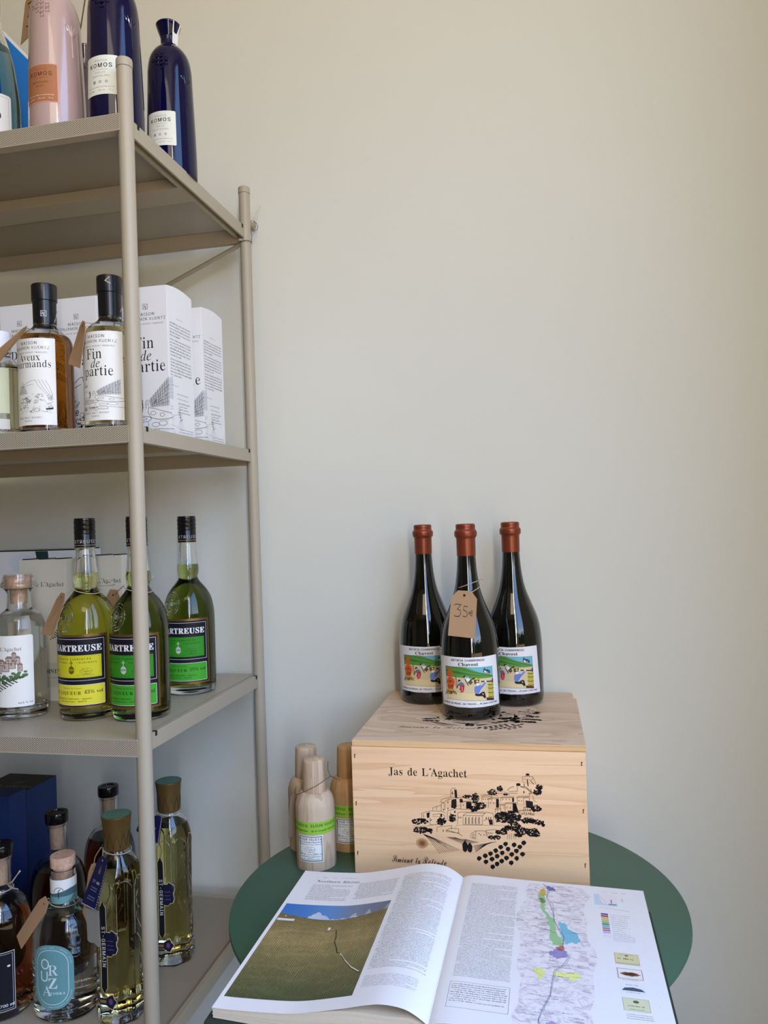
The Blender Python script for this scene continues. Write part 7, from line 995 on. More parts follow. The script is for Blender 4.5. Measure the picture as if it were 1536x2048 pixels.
def village(a, seed=3, lw=3.2):
    K_ = (24, 18, 20); R_ = random.Random(seed); L_ = lambda pts, w=lw: a.line(pts, w, K_)
    def house(x, y, w, h, d=0, roof=6, win=2, fill=False):
        L_([(x, y), (x, y-h), (x+w, y-h-roof*.3), (x+w, y)]); L_([(x-3, y-h), (x+w*.3, y-h-roof), (x+w+d+3, y-h-roof), (x+w+2, y-h)], lw*.8)
        if d: 
            L_([(x+w, y-h), (x+w+d, y-h+2), (x+w+d, y)])
            if fill: a.poly([(x+w, y-h), (x+w+d, y-h+4), (x+w+d, y), (x+w, y)], K_)
        for k in range(win):
            wx = x+w*(k+.6)/(win+.4); wy = y-h*.5+R_.uniform(-4, 4); a.rect(wx-3, wy-8, wx+3, wy+4, K_)
    def blob(cx, cy, rx, ry, dens=1.0):
        n = int(rx*ry/22*dens)+8
        for k in range(n):
            an, q_ = R_.random()*2*PI, math.sqrt(R_.random()); r = R_.uniform(3.5, 9.0)
            a.ell(cx+rx*q_*math.cos(an), cy+ry*q_*math.sin(an), r*1.15, r*.9, K_, n=8, jit=.42, rnd=R_)
    # castle hill top right
    L_([(1195, 150), (1195, 170), (1290, 180), (1285, 150), (1195, 150)], 2.5); L_([(1225, 150), (1230, 125), (1258, 128), (1262, 152)]); a.ell(1243, 132, 16, 12, K_, n=10)
    L_([(1290, 150), (1318, 215)]); L_([(1195, 170), (1215, 240)], 2); L_([(1240, 180), (1248, 235)], 9); L_([(1268, 185), (1300, 220)], 5); L_([(1215, 215), (1212, 245)], 5)
    blob(1345, 245, 32, 22); blob(1330, 290, 38, 28, 1.1)
    L_([(1060, 275), (1085, 250), (1120, 240)], 4); L_([(1075, 320), (1075, 285), (1150, 282), (1150, 250), (1140, 215), (1175, 215), (1178, 240), (1240, 262), (1265, 290), (1260, 330)]); a.ell(1160, 222, 20, 14, K_, n=10); L_([(1085, 300), (1150, 300)]); a.rect(1205, 280, 1215, 300, K_); L_([(1270, 262), (1282, 300), (1255, 305)], 5)
    L_([(1180, 240), (1230, 245), (1275, 290)], 5)
    blob(990, 255, 26, 24); blob(925, 290, 46, 24, .8); L_([(945, 315), (960, 282), (1040, 290), (1070, 310)]); L_([(960, 300), (1040, 306)]); blob(1045, 312, 22, 8)
    house(830, 375, 90, 40, 0, 14, 4); house(890, 430, 70, 78, 22, 12, 2, True); L_([(820, 320), (890, 310), (970, 322)])
    house(1000, 378, 105, 36, 14, 10, 3, True); house(1040, 470, 70, 78, 30, 8, 2, True); a.poly([(1110, 385), (1140, 400), (1165, 480), (1120, 470)], K_)
    house(1150, 400, 58, 62, 50, 12, 2); a.poly([(1150, 355), (1200, 352), (1200, 410), (1152, 405)], K_) if False else None
    house(1210, 470, 90, 40, 0, 8, 4); house(1160, 500, 110, 40, 0, 8, 5); a.poly([(1225, 365), (1290, 375), (1295, 440), (1232, 430)], K_); blob(1320, 440, 50, 28, .9); L_([(1290, 320), (1300, 370), (1325, 380)], 3)
    house(970, 440, 60, 30, 0, 10, 1); house(950, 475, 50, 30, 0, 8, 1)
    L_([(1290, 500), (1300, 480)]); 
    for k in range(7): x_ = 1190+k*18; a.rect(x_, 482+R_.uniform(-8, 8), x_+6, 496+R_.uniform(-6, 6), K_)
    # bell tower and church
    L_([(550, 335), (548, 275), (560, 258), (585, 252), (602, 272), (606, 340)]); L_([(550, 300), (604, 304)], 2); a.poly([(580, 262), (602, 276), (606, 340), (586, 338)], K_); a.rect(560, 285, 567, 312, K_)
    L_([(463, 462), (463, 358), (545, 335), (620, 345)]); L_([(495, 455), (495, 372), (545, 345)]); L_([(388, 455), (388, 430), (463, 408)]); L_([(420, 450), (422, 420)]); L_([(515, 368), (560, 350), (575, 355)])
    a.poly([(556, 360), (600, 350), (602, 425), (585, 440), (552, 430)], K_); 
    for x_, y_ in ((476, 380), (520, 375), (520, 430), (480, 440)): a.rect(x_, y_, x_+7, y_+16, K_)
    L_([(600, 340), (660, 338), (700, 352), (735, 360)]); L_([(605, 410), (640, 412)], 2); a.poly([(628, 350), (655, 352), (660, 385), (630, 382)], K_); house(640, 440, 50, 62, 45, 8, 1, True)
    a.poly([(690, 390), (735, 400), (735, 438), (695, 436)], K_)
    blob(700, 330, 40, 16, .9); blob(770, 345, 34, 46, 1.0); blob(760, 440, 34, 30); blob(815, 415, 52, 28, 1.0)
    L_([(520, 460), (590, 440), (735, 448)]); L_([(520, 465), (515, 540)]); L_([(545, 470), (545, 500)]); a.rect(580, 458, 592, 478, K_)
    # long nave
    L_([(610, 580), (612, 478), (640, 470), (850, 470)]); L_([(660, 500), (690, 478), (860, 480), (835, 503), (660, 500)]); L_([(660, 500), (660, 582), (835, 584), (835, 505), (865, 472), (930, 482), (938, 585)])
    for k in range(5): x_ = 680+k*30; L_([(x_, 580), (x_, 520), (x_+6, 512), (x_+12, 520), (x_+12, 580)], 2); L_([(x_+3, 575), (x_+3, 522)], 5)
    for x_ in (622, 640): a.ell(x_, 520, 4, 9, K_, n=8)
    a.poly([(890, 540), (925, 538), (930, 585), (900, 585)], K_); 
    for x_ in (870, 890, 910): a.ell(x_, 525, 4, 12, K_, n=8)
    L_([(845, 550), (870, 535), (920, 540)]); L_([(625, 588), (1070, 592)], 2)
    # left houses
    L_([(285, 530), (285, 482), (360, 460), (465, 462), (500, 480)]); L_([(360, 520), (362, 585), (420, 585)]); L_([(385, 495), (450, 485), (490, 498), (500, 560)]); L_([(300, 490), (305, 520)], 4); a.poly([(330, 480), (360, 470), (355, 520), (335, 525)], K_); L_([(385, 510), (470, 512)], 2); a.rect(455, 486, 470, 515, K_)
    a.rect(366, 535, 374, 550, K_); blob(565, 525, 32, 34); blob(462, 555, 40, 34, 1.1); blob(270, 555, 76, 24, .9); L_([(205, 590), (240, 600), (330, 595), (420, 582)], 2)
    blob(285, 632, 72, 28, .9); blob(365, 640, 18, 20)
    L_([(425, 650), (425, 605), (560, 592), (556, 625)]); a.rect(478, 628, 484, 650, K_); L_([(505, 645), (540, 615), (620, 622), (622, 660), (505, 645)]); L_([(505, 630), (625, 665), (650, 685)], 4); L_([(590, 620), (600, 590), (625, 592)], 2)
    # lower middle houses
    L_([(730, 700), (732, 665), (775, 640), (860, 640), (870, 660)]); L_([(775, 642), (775, 712), (735, 705)]); L_([(870, 690), (870, 635), (960, 628), (960, 660)]); L_([(880, 650), (880, 692)]); 
    for x_, y_ in ((745, 670), (757, 668), (745, 690), (757, 692), (800, 660), (815, 670), (890, 655), (905, 655), (920, 655), (895, 678), (915, 680), (846, 670)): a.rect(x_, y_, x_+6, y_+12, K_)
    # big tree masses
    blob(1010, 520, 66, 50, 1.05); blob(1085, 515, 60, 56, 1.0); blob(1120, 600, 56, 44, 1.0); blob(1150, 520, 40, 30); blob(1245, 545, 58, 26, 1.0); blob(1330, 560, 60, 22, 1.0); blob(1385, 585, 14, 16)
    blob(1010, 650, 52, 26, 1.0); blob(1050, 618, 36, 20); blob(945, 700, 54, 18, .9); blob(1190, 640, 60, 34, 1.0); blob(1290, 655, 60, 36, 1.0); blob(1160, 680, 40, 14); blob(1330, 682, 22, 12)
    for k in range(5): L_([(1065+k*18, 670+R_.uniform(-6, 6)), (1062+k*18, 715)], 3)
    # vineyard rows
    for k in range(10):
        x0_, y0_ = 300+k*9, 672+k*5
        pts = [(300+u*(150+k*17)+k*3-8*math.sin(u*3), 668+k*1+u*(175-k*4)+(-22*math.sin(u*PI))*(1 if k < 6 else .4)) for u in [j/9 for j in range(10)]]
        a.line(pts, 3.2, K_)
    for k in range(8): a.line([(515+k*14+u*(160+k*4), 695+k*1+u*(70-k*4)) for u in [j/6 for j in range(7)] if not (k > 5 and u < .2)], 3.4, K_)
    for k in range(8): a.line([(755+k*3+u*(205-k*12), 775+k*8-u*(36+k*7)) for u in [j/6 for j in range(7)]], 3.4, K_)
    for cx, cy, rx, ry in ((678, 778, 25, 56), (722, 790, 24, 48)):
        a.poly([(cx, cy-ry), (cx+rx, cy-ry*.2), (cx+rx*.8, cy+ry*.7), (cx+3, cy+ry), (cx-rx*.8, cy+ry*.7), (cx-rx, cy-ry*.3)], K_)
    for (cx, cy) in ((806, 888), (862, 865), (908, 845), (955, 818), (1000, 786), (1044, 758), (868, 918), (922, 895), (968, 868), (1014, 838), (1066, 804), (1121, 766), (928, 963), (968, 938), (1009, 912), (1052, 884), (1100, 852), (1142, 820), (1174, 784), (1208, 748), (1095, 928), (1145, 888), (1198, 850)):
        a.ell(cx, cy, 22, 20, K_, n=12, jit=.1, rnd=R_); a.poly([(cx-9, cy+12), (cx+7, cy+15), (cx+1, cy+29)], K_)
a = Art(front_xf); village(a); a.xf = None
a.text("Jas de L\u00b4Agachet", .0525, .1395, .0108, (24, 18, 20), font='thin', align='l', wx=.1174/Art().width("Jas de L\u00b4Agachet", .0108, 'thin'), bold=.012)
a.text("Simiane la Rotonde", .0535, .0185, .0086, (24, 18, 20), font='script', align='l', wx=.077/Art().width("Simiane la Rotonde", .0086, 'script'), rot=-.03, bold=.012)
a.build('front_print', flat((0, 0, 0), (1, 0, 0), (0, 0, 1), (0, -1, 0)), t, eps=1e-4)
# the same print on the lid, seen under the bottles (its lines run front to back flattened by the view)
def lid_xf(u, v): s_, t_ = front_xf(u, v); return (s_, .05+(t_-.0)*.95)
a = Art(lid_xf); village(a, 8); a.xf = None; a.text("Simiane la Rotonde", .0535, .070, .0086, (24, 18, 20), font='script', align='l', wx=.9)
a.build('lid_print', flat((0, 0, CH), (1, 0, 0), (0, 1, 0), (0, 0, 1)), t, eps=1e-4)
# one knot in the front panel
mat('knot_wood', (150, 100, 62), .6); a = Art()
kx, kz = -.1889-CFL.x, -.4508-TZ
for k, (r, c) in enumerate(((.0085, (196, 152, 108)), (.006, (168, 118, 78)), (.0035, (132, 84, 52)))): a.L = k; a.ell(kx, kz, r, r*.85, c, n=20, jit=.06, rnd=random.Random(k))
a.build('knot', flat((0, 0, 0), (1, 0, 0), (0, 0, 1), (0, -1, 0)), t, eps=3e-5)

# ------------------------------------------------------------------ wine bottles on the case
ZB = TZ+CH
WPf = smoothprof([(.0400, 0), (.0445, .004), (.0462, .012), (.0465, .03), (.0465, .085), (.0460, .105), (.0436, .128), (.0385, .147), (.0300, .168), (.0232, .186), (.0188, .204), (.0160, .224), (.0146, .244), (.0140, .262), (.0140, .288)], 4)
pb = onY(943, 1415.3, 1.168).z-ZB; pt_ = onY(943, 1315.3, 1.168).z-ZB; LH = pt_-pb
def chav(u, v):
    x = max(-.985, min(.985, ((u/10.24+870)-942.7)/59.4)); ph = math.asin(x); cv = 68+46*(v-340)/1000
    ym = v+cv*(1-math.cos(ph)); return (.0465*(ph+math.radians(6.2)), (1385-ym)/1023*LH)
def chav_label():
    a = Art(chav); g = lambda pts, n=6: [(p[0]+(q_[0]-p[0])*k/n, p[1]+(q_[1]-p[1])*k/n) for p, q_ in zip(pts, pts[1:]+pts[:1]) for k in range(n)]
    a.poly(g([(160, 320), (450, 348), (730, 362), (1000, 350), (1268, 318), (1305, 1315), (1000, 1375), (730, 1388), (450, 1370), (190, 1308)]), (232, 231, 234)); a.L = 1
    bt = lambda u: 1195+50*math.sin((u-262)/930*PI*.62)
    a.poly([(256, 530), (500, 548), (720, 560), (960, 560), (1182, 545)]+[(1192, 900), (1196, 1228), (1000, 1248), (700, 1244), (480, 1228), (268, 1200), (262, 900)], (60, 70, 50)); a.L = 2
    a.poly([(262, 534), (720, 564), (1178, 549), (1190, 1224), (1000, 1242), (700, 1238), (480, 1222), (272, 1195)], (214, 196, 156)); a.L = 3
    a.poly([(262, 1050), (600, 1085), (1186, 1110), (1190, 1224), (1000, 1242), (700, 1238), (480, 1222), (272, 1195)], (226, 208, 160))
    a.poly([(262, 534), (720, 564), (1178, 549), (1182, 770), (980, 790), (700, 785), (480, 762), (264, 745)], (92, 146, 66)); a.L = 4
    a.poly([(640, 560), (900, 566), (1178, 549), (1181, 735), (1080, 700), (900, 660), (760, 606)], (112, 182, 196)); a.poly([(264, 610), (500, 640), (760, 700), (980, 735), (970, 745), (700, 715), (264, 640)], (64, 118, 48)); a.poly([(400, 560), (640, 600), (900, 670), (1180, 745), (1181, 760), (880, 690), (600, 620)], (70, 128, 54))
    a.L = 5; K_ = (30, 26, 30)
    a.poly([(1000, 660), (1005, 610), (1022, 565), (1040, 605), (1105, 615), (1135, 650), (1130, 695), (1100, 690), (1010, 668)], (50, 66, 84)); a.poly([(1018, 660), (1022, 625), (1045, 640), (1060, 650), (1058, 685)], (236, 232, 224), L=6); a.poly([(1060, 655), (1100, 650), (1105, 688), (1060, 685)], (196, 120, 60), L=6)
    O_ = (206, 98, 48); R_ = random.Random(3)
    a.poly([(345, 556), (372, 610), (398, 680), (378, 752), (312, 752), (285, 680), (310, 600)], O_); a.poly([(270, 850), (300, 770), (350, 745), (410, 790), (430, 870), (410, 950), (350, 970), (295, 940)], O_); a.poly([(285, 930), (410, 930), (395, 1010), (300, 1010)], (190, 84, 40))
    for k in range(5): a.ell(440+R_.uniform(-10, 24), 800+32*k, 22, 18, (220, 150, 120), n=9)
    a.line([(300, 850), (350, 835), (405, 850)], 10, (140, 60, 34), L=6); a.ell(345, 855, 16, 12, (120, 46, 30), L=6)
    a.poly([(285, 1000), (410, 1000), (425, 1060), (340, 1075), (280, 1050)], (206, 160, 84), L=6)
    for k in range(9): u = 280+k*20; a.line([(u, 1035+R_.uniform(0, 20)), (u+R_.uniform(-30, 40), 1095+R_.uniform(-5, 15))], 14, (70, 44, 30), L=7)
    a.line([(455, 740), (480, 900), (470, 960)], 10, K_)
    # crouching figure
    a.ell(525, 835, 26, 28, K_, n=12); a.ell(540, 852, 16, 14, (235, 200, 175), L=6); a.poly([(520, 880), (560, 850), (610, 890), (625, 940), (560, 955), (515, 930)], (96, 118, 150)); a.poly([(540, 930), (625, 925), (615, 1010), (600, 1060), (560, 1075), (505, 1060), (530, 990)], (190, 44, 58), L=6); a.ell(525, 1045, 22, 24, (230, 190, 160), L=7); a.line([(515, 900), (470, 985)], 16, K_, L=7); a.line([(575, 960), (580, 1040)], 10, (236, 214, 196), L=7)
    # stooping figure with tool
    a.ell(630, 750, 26, 24, K_, n=12); a.ell(645, 765, 14, 14, (236, 208, 180), L=6); a.poly([(600, 775), (640, 755), (690, 740), (720, 770), (700, 830), (650, 830), (610, 800)], (150, 172, 190)); a.poly([(650, 790), (715, 775), (725, 830), (670, 845)], (238, 236, 232), L=6)
    a.line([(640, 810), (700, 930)], 15, K_, L=6); a.line([(700, 880), (760, 810), (825, 780)], 22, K_, L=6); a.poly([(700, 870), (760, 820), (790, 870), (740, 920)], (90, 84, 70), L=7)
    # drinker under the barrel tap
    a.ell(862, 805, 58, 34, (140, 140, 60), n=14); a.ell(862, 800, 40, 22, (176, 180, 80), L=6); a.poly([(808, 820), (918, 820), (905, 880), (860, 930), (815, 890)], (96, 70, 40), L=7); a.ell(875, 850, 20, 18, (236, 208, 180), L=8); a.poly([(840, 895), (900, 880), (915, 930), (870, 950)], (238, 238, 236), L=8)
    a.poly([(820, 960), (900, 930), (960, 930), (1030, 860), (1048, 880), (975, 975), (930, 1060), (900, 1110), (835, 1110), (815, 1040)], (112, 132, 196), L=9); a.line([(905, 960), (1035, 870)], 26, (196, 204, 220), L=8); a.line([(905, 1100), (950, 1020), (975, 985)], 10, (226, 228, 236), L=10)
    a.poly([(825, 1100), (900, 1105), (980, 1060), (1010, 1065), (1035, 1160), (1030, 1195), (1000, 1190), (970, 1150), (860, 1150), (825, 1130)], K_, L=10); a.poly([(960, 1100), (985, 1090), (995, 1135)], (220, 206, 170), L=11)
    a.line([(930, 850), (1170, 855)], 22, K_, L=9); a.ell(1037, 855, 18, 22, (240, 232, 226), L=10); a.ell(932, 852, 14, 16, (240, 232, 226), L=10); a.poly([(1165, 800), (1186, 798), (1188, 880), (1165, 880)], (50, 56, 84), L=9)
    a.poly([(1085, 905), (1130, 880), (1188, 885), (1190, 1200), (1100, 1200), (1085, 1040)], (204, 192, 84), L=8); 
    for v in (920, 990, 1080, 1165): a.line([(1085, v), (1135, v+12), (1188, v)], 12, (44, 40, 20), L=9)
    for k in range(4): a.line([(1100+24*k, 890), (1102+24*k, 1195)], 4, (130, 118, 40), L=10)
    a.poly([(1045, 1180), (1190, 1195), (1192, 1240), (1050, 1238)], (84, 50, 40), L=11)
    a.xf = None; a.L = 12
    def arc_text(s, uc, vc, h, f, c=K_, tr=0, wx=1, bold=0):
        w = Art().width(s, h, f, tr, wx); x = -w/2
        for ch in s:
            wc_ = .26*h/CAPH[f]*wx+tr*h if ch == ' ' else glyph(f, ch)[0]*h/CAPH[f]*wx+tr*h
            s0, t0 = chav(uc, vc); a.text(ch, s0+x, t0, h, c, font=f, align='l', wx=wx, bold=bold, rot=random.Random(ord(ch)).uniform(-.05, .05)); x += wc_
    arc_text('RATAFIA CHAMPENOIS', 700, 440, .0032, 'sans', bold=.02, tr=.03); arc_text('Chavost', 705, 534, .0050, 'bold', tr=.03, wx=1.15)
    arc_text('Du Moût de Raisin, de l\'Alcool..., et puis c\'est tout !'.replace('û', 'u'), 740, 1325, .0028, 'sans', tr=.03, bold=.02, wx=.98)
    return a
CW = chav_label()
def wine(label, x, y, rz):
    t = thing('wine_bottle', label, 'bottle', (x, y, ZB), math.radians(rz), 'copper-capped dark wine bottles')
    simple(t, 'glass_body', [(1e-5, .003), (.03, .001), (.0375, 0)]+WPf, 'dark_wine_glass', 64)
    simple(t, 'wax_capsule', smoothprof([(.01455, .250), (.0148, .2515), (.0150, .270), (.0152, .2775), (.0170, .2795), (.0178, .2835), (.0176, .2880), (.0158, .2905), (.0152, .2925), (.0154, .2965), (.0146, .2992), (.0120, .3000)], 3)+[(.008, .2992), (1e-5, .2990)], 'copper_capsule', 48)
    CW.build('paper_label', cyl(.0466, pb), t, ds=.003)
    return t
wine('dark wine bottle standing behind at the left of the three on the case', -.215, 1.309, 1.6)
wine('dark wine bottle in front of the other two, wearing the 35 euro price tag', -.131, 1.214, 0)
wine('dark wine bottle standing behind at the right of the three on the case', -.066, 1.306, -12)
a = Art(); I_ = (60, 52, 50)
a.line([(.14, .68), (.22, .70), (.40, .695), (.27, .59), (.38, .575), (.42, .50), (.36, .44), (.24, .43), (.17, .45)], .018, I_)
a.line([(.66, .66), (.52, .67), (.50, .58), (.62, .56), (.67, .49), (.62, .44), (.50, .45)], .018, I_)
a.line([(.86, .57), (.80, .58), (.755, .53), (.78, .48), (.86, .47)], .016, I_); a.line([(.70, .545), (.86, .54)], .014, I_); a.line([(.70, .515), (.86, .51)], .014, I_)
a.line([(.25, .432), (.36, .428)], .01, I_)
TQ = lambda x, y, Y: onY(x, y, Y)
price_tag('price_tag', 'kraft tag with 35 euro handwritten, on the front wine bottle', [TQ(896, 1271, 1.150), TQ(950, 1277, 1.150), TQ(955, 1183, 1.158), TQ(904, 1180, 1.158)], art=a,
          string=[[TQ(929, 1192, 1.157), TQ(944, 1184, 1.172), TQ(958, 1175, 1.186), TQ(963, 1168, 1.196)], [TQ(963, 1168, 1.196), TQ(958, 1160, 1.199), TQ(966, 1159.5, 1.195)]]+[[Vector(v) for v in loop3(-.131, 1.214, ZB+.2045, .0190, .0065, 0, 20)]])

# ------------------------------------------------------------------ turned wooden flasks
FP = smoothprof([(.0270, 0), (.0285, .001), (.0288, .004), (.0288, .04), (.0288, .082), (.0280, .092), (.0250, .1005), (.0215, .1048), (.0190, .1066)], 4)
def flask(label, x, y, m, rz=0):
    t = thing('wooden_flask', label, 'flask', (x, y, TZ), rz, 'turned wooden elixir flasks')
    simple(t, 'flask_body', [(1e-5, 0)]+FP+[(1e-5, .1076)], m, 48, angle=50)
    simple(t, 'flask_cap', [(.0168, .1062), (.0174, .1075), (.0173, .118), (.0166, .135), (.0160, .1495), (.0152, .1522), (.0140, .1530), (1e-5, .153)], m, 40, angle=50)
    a = Art(); GR = (146, 190, 66); DK = (36, 60, 24); C2 = 2*PI*.0288
    a.rect(-C2/2, .0525, C2/2, .0700, GR); a.L = 1
    for s0 in (-.0235, .0235, -.0715, .0715): a.text('\u00c9LIXIR V\u00c9G\u00c9TAL', s0, .0632, .0036, DK, font='bold', track=.02, wx=.95); a.text('de la Grande-Chartreuse', s0, .0565, .0028, DK, font='bold', wx=.92)
    a.rect(-.0190, .0135, .0190, .0510, 'label_white', L=0); NV_ = (40, 46, 76); a.frame(-.0172, .0152, .0172, .0494, .0009, NV_); a.frame(-.0160, .0164, .0160, .0482, .0002, NV_)
    a.text('\u00c9LIXIR V\u00c9G\u00c9TAL', 0, .0442, .0030, NV_, font='bold', track=.02); a.text('de la Grande-Chartreuse', 0, .0408, .0022, NV_, font='bold'); a.text('fabriqu\u00e9 par les P\u00e8res Chartreux'.replace('\u00e8', 'e'), 0, .0379, .0015, NV_, font='bold', wx=1.05)
    sgn(a, .0, .0312, .95, NV_); a.text('100 ml', -.0118, .0238, .0021, NV_, font='bold'); a.text('LIQUEUR', 0, .0238, .0017, NV_, track=.1); a.text('69% vol', .0115, .0238, .0022, NV_, font='bold')
    a.text('CHARTREUSE DIFFUSION', 0, .0208, .0015, NV_, font='bold', track=.05); a.text('Aiguenoire', 0, .0190, .0012, NV_, font='bold'); a.greek(-.014, .0172, .014, .0011, NV_, random.Random(1), center=True)
    a.build('paper_label', cyl(.0288), t, ds=.003)
    return t
flask('pale turned wooden flask nearest the open atlas, knot on its cap', -.3495, 1.078, 'ash_wood')
flask('pale turned wooden flask standing behind the other pale one, left of the case', -.3805, 1.136, 'ash_wood', .7)
flask('honey-coloured turned wooden flask half hidden by the left edge of the wooden case', -.3165, 1.146, 'honey_wood', .15)
mat('brown_tag', (128, 104, 78), .8)
price_tag('price_tag', 'brown paper tag seen edge-on at the left of the front wooden flask', [TQ(577, 1677, 1.06), TQ(592, 1667, 1.075), TQ(592, 1571, 1.075), TQ(579, 1598, 1.06)], m='brown_tag', shape=[(0, 0), (1, 0), (1, 1), (.1, .98), (0, .86)], hole=False,
          string=[[TQ(590, 1580, 1.07), TQ(592, 1589, 1.058), TQ(605, 1585, 1.047), TQ(630, 1573, 1.046), TQ(650, 1560, 1.054), TQ(661, 1552, 1.07)], [TQ(661, 1552, 1.07), TQ(656, 1540, 1.07), TQ(656, 1523, 1.068)], [TQ(661, 1552, 1.07), TQ(670, 1556, 1.062), TQ(681, 1561, 1.06)]], twine='dark_twine')

# ------------------------------------------------------------------ the open atlas
BX0, BX1, BG, BY0, BY1 = -.3390, .0965, -.1250, .7000, .9950
LZ = smoothprof([(BX0, -.4700), (-.319, -.4702), (-.277, -.4690), (-.249, -.4665), (-.2085, -.4582), (-.185, -.4525), (-.168, -.4500), (-.149, -.4518), (-.136, -.4575), (BG, -.4655)], 4, True)
RZ_ = smoothprof([(BG, -.4655), (-.119, -.4625), (-.104, -.4612), (-.078, -.4622), (-.0156, -.4642), (.045, -.4657), (BX1, -.4672)], 4, True)
def ip(P_, x):
    if x <= P_[0][0]: return P_[0][1]
    for (a0, b0), (a1, b1) in zip(P_, P_[1:]):
        if x <= a1: return b0+(b1-b0)*(x-a0)/max(1e-9, a1-a0)
    return P_[-1][1]
BO = Vector((-.12, .85, TZ))
t = thing('open_atlas', 'large open atlas with a vineyard photo and a valley map, on the green table', 'book', BO)
MB().box(BX0-.006, -.133, BY0-.006, BY1+.005, TZ, TZ+.003).box(-.117, BX1+.008, BY0-.006, BY1+.005, TZ, TZ+.003).box(-.134, -.116, BY0-.006, BY1+.005, TZ, TZ+.0022)
def bk(mb, name, m, par, **k):
    mb.v = [(x-BO.x, y-BO.y, z-BO.z) for x, y, z in mb.v]; return mb.build(name, m, par, **k)
bk(MB().prism([(-.128, TZ), (-.128, TZ+.003), (BX0-.006, TZ+.0032+.0130), (BX0-.006, TZ+.0132)], BY0-.006, BY1+.005, lambda x, y, h: (x, h, y)), 'front_cover', 'book_cloth', t, bevel=.0008)
bk(MB().box(-.122, BX1+.008, BY0-.006, BY1+.005, TZ, TZ+.003), 'back_cover', 'book_cloth', t, bevel=.0008)
bk(MB().box(-.1285, -.1215, BY0-.005, BY1+.004, TZ+.0003, TZ+.0022), 'spine', 'book_cloth', t)
def block(name, top, x0, x1, dz, step):
    # page block in layered leaves: the fore edge steps in and out slightly
    mb = MB(); R_ = random.Random(5); n = 9
    xs = [x for x, _ in top]
    for k in range(n):
        f0, f1 = k/n, (k+1)/n; ex = R_.uniform(0, .0007); ey = R_.uniform(0, .0008)
        zb = lambda x: TZ+.0033+(.0132*(BG-x)/(BG-BX0) if step < 0 else 0); lo = [zb(x)+(z-dz(x)-zb(x))*f0 for x, z in top]; hi = [zb(x)+(z-dz(x)-zb(x))*f1-.00005 for x, z in top]
        vs = []; fs = []; m_ = len(xs)
        def cx(x): return min(max(x, x0+(ex if step < 0 else 0)), x1-(ex if step > 0 else 0))
        for y in (BY0+ey+.0006, BY1-ey-.0006):
            vs += [(cx(x), y, z) for x, z in zip(xs, lo)]+[(cx(x), y, z) for x, z in zip(xs, hi)]
        q_ = 2*m_
        for i in range(m_-1):
            fs += [(i, i+1, m_+i+1, m_+i), (q_+i+1, q_+i, q_+m_+i, q_+m_+i+1), (m_+i, m_+i+1, q_+m_+i+1, q_+m_+i), (i+1, i, q_+i, q_+i+1)]
        fs += [(0, m_, q_+m_, q_), (m_-1, q_+m_-1, q_+2*m_-1, 2*m_-1)]
        mb.add(vs, fs)
    return bk(mb, name, 'page_edges', t)
dl = lambda x: .0006+max(0, .0105*math.exp(-((x+.165)/.034)**2)) if x < -.1255 else .0004
block('left_page_block', LZ, BX0, BG-.0003, dl, -1)
block('right_page_block', RZ_, BG+.0003, BX1, lambda x: .0005, 1)
def leaf(name, P_, y0, y1, th=.0002):
    mb = MB(); m_ = len(P_); vs = []
    for y in (y0, y1): vs += [(x, y, z) for x, z in P_]+[(x, y, z-th) for x, z in P_]
    q_ = 2*m_; fs = []
    for i in range(m_-1): fs += [(i, i+1, q_+i+1, q_+i), (m_+i+1, m_+i, q_+m_+i, q_+m_+i+1), (i, m_+i, m_+i+1, i+1), (q_+i+1, q_+m_+i+1, q_+m_+i, q_+i)]
    fs += [(0, q_, q_+m_, m_), (m_-1, 2*m_-1, q_+2*m_-1, q_+m_-1)]
    return bk(mb.add(vs, fs), name, 'page_paper', t, smooth=True, angle=60)
lp = leaf('left_page', LZ, BY0, BY1); rp = leaf('right_page', RZ_, BY0, BY1)
lf = lambda s, v, off: (s-BO.x, v-BO.y, ip(LZ, s)+off*2+2e-5-BO.z); rf = lambda s, v, off: (s-BO.x, v-BO.y, ip(RZ_, s)+off*2+2e-5-BO.z)
R_ = random.Random(21); TX = (74, 74, 80); TB = (40, 40, 44)
a = Art()
a.greek(-.317, .9785, -.313, .0014, GY, R_); a.greek(-.309, .9785, -.300, .0014, TB, R_); a.greek(-.296, .9785, -.288, .0014, GY, R_); a.greek(-.284, .9785, -.262, .0014, GY, R_)
def column(a, x0, x1, y0, y1, n, c=TX, h=None, heads=()):
    p_ = (y0-y1)/n
    for k in range(n):
        cc = TB if k in heads else c; last = R_.random() < .09
        a.greek(x0+(.003 if R_.random() < .08 else 0), y0-p_*(k+.75), x1, h or p_*.52, cc, R_, fill=R_.uniform(.35, .8) if last else 1)
a.text('Northern Rh\u00f4ne', -.3145, .9655, .0058, (30, 30, 34), font='thin', align='l', wx=.058/Art().width('Northern Rh\u00f4ne', .0058, 'thin'))
column(a, -.3160, -.2625, .9600, .9185, 16); column(a, -.2550, -.2030, .9655, .9225, 17); column(a, -.1965, -.1370, .9715, .7610, 78, heads=(52, 53)); column(a, -.1965, -.1410, .7500, .7300, 8, (130, 130, 140))
a.build('left_print', lf, lp, ds=.006, eps=3e-5)
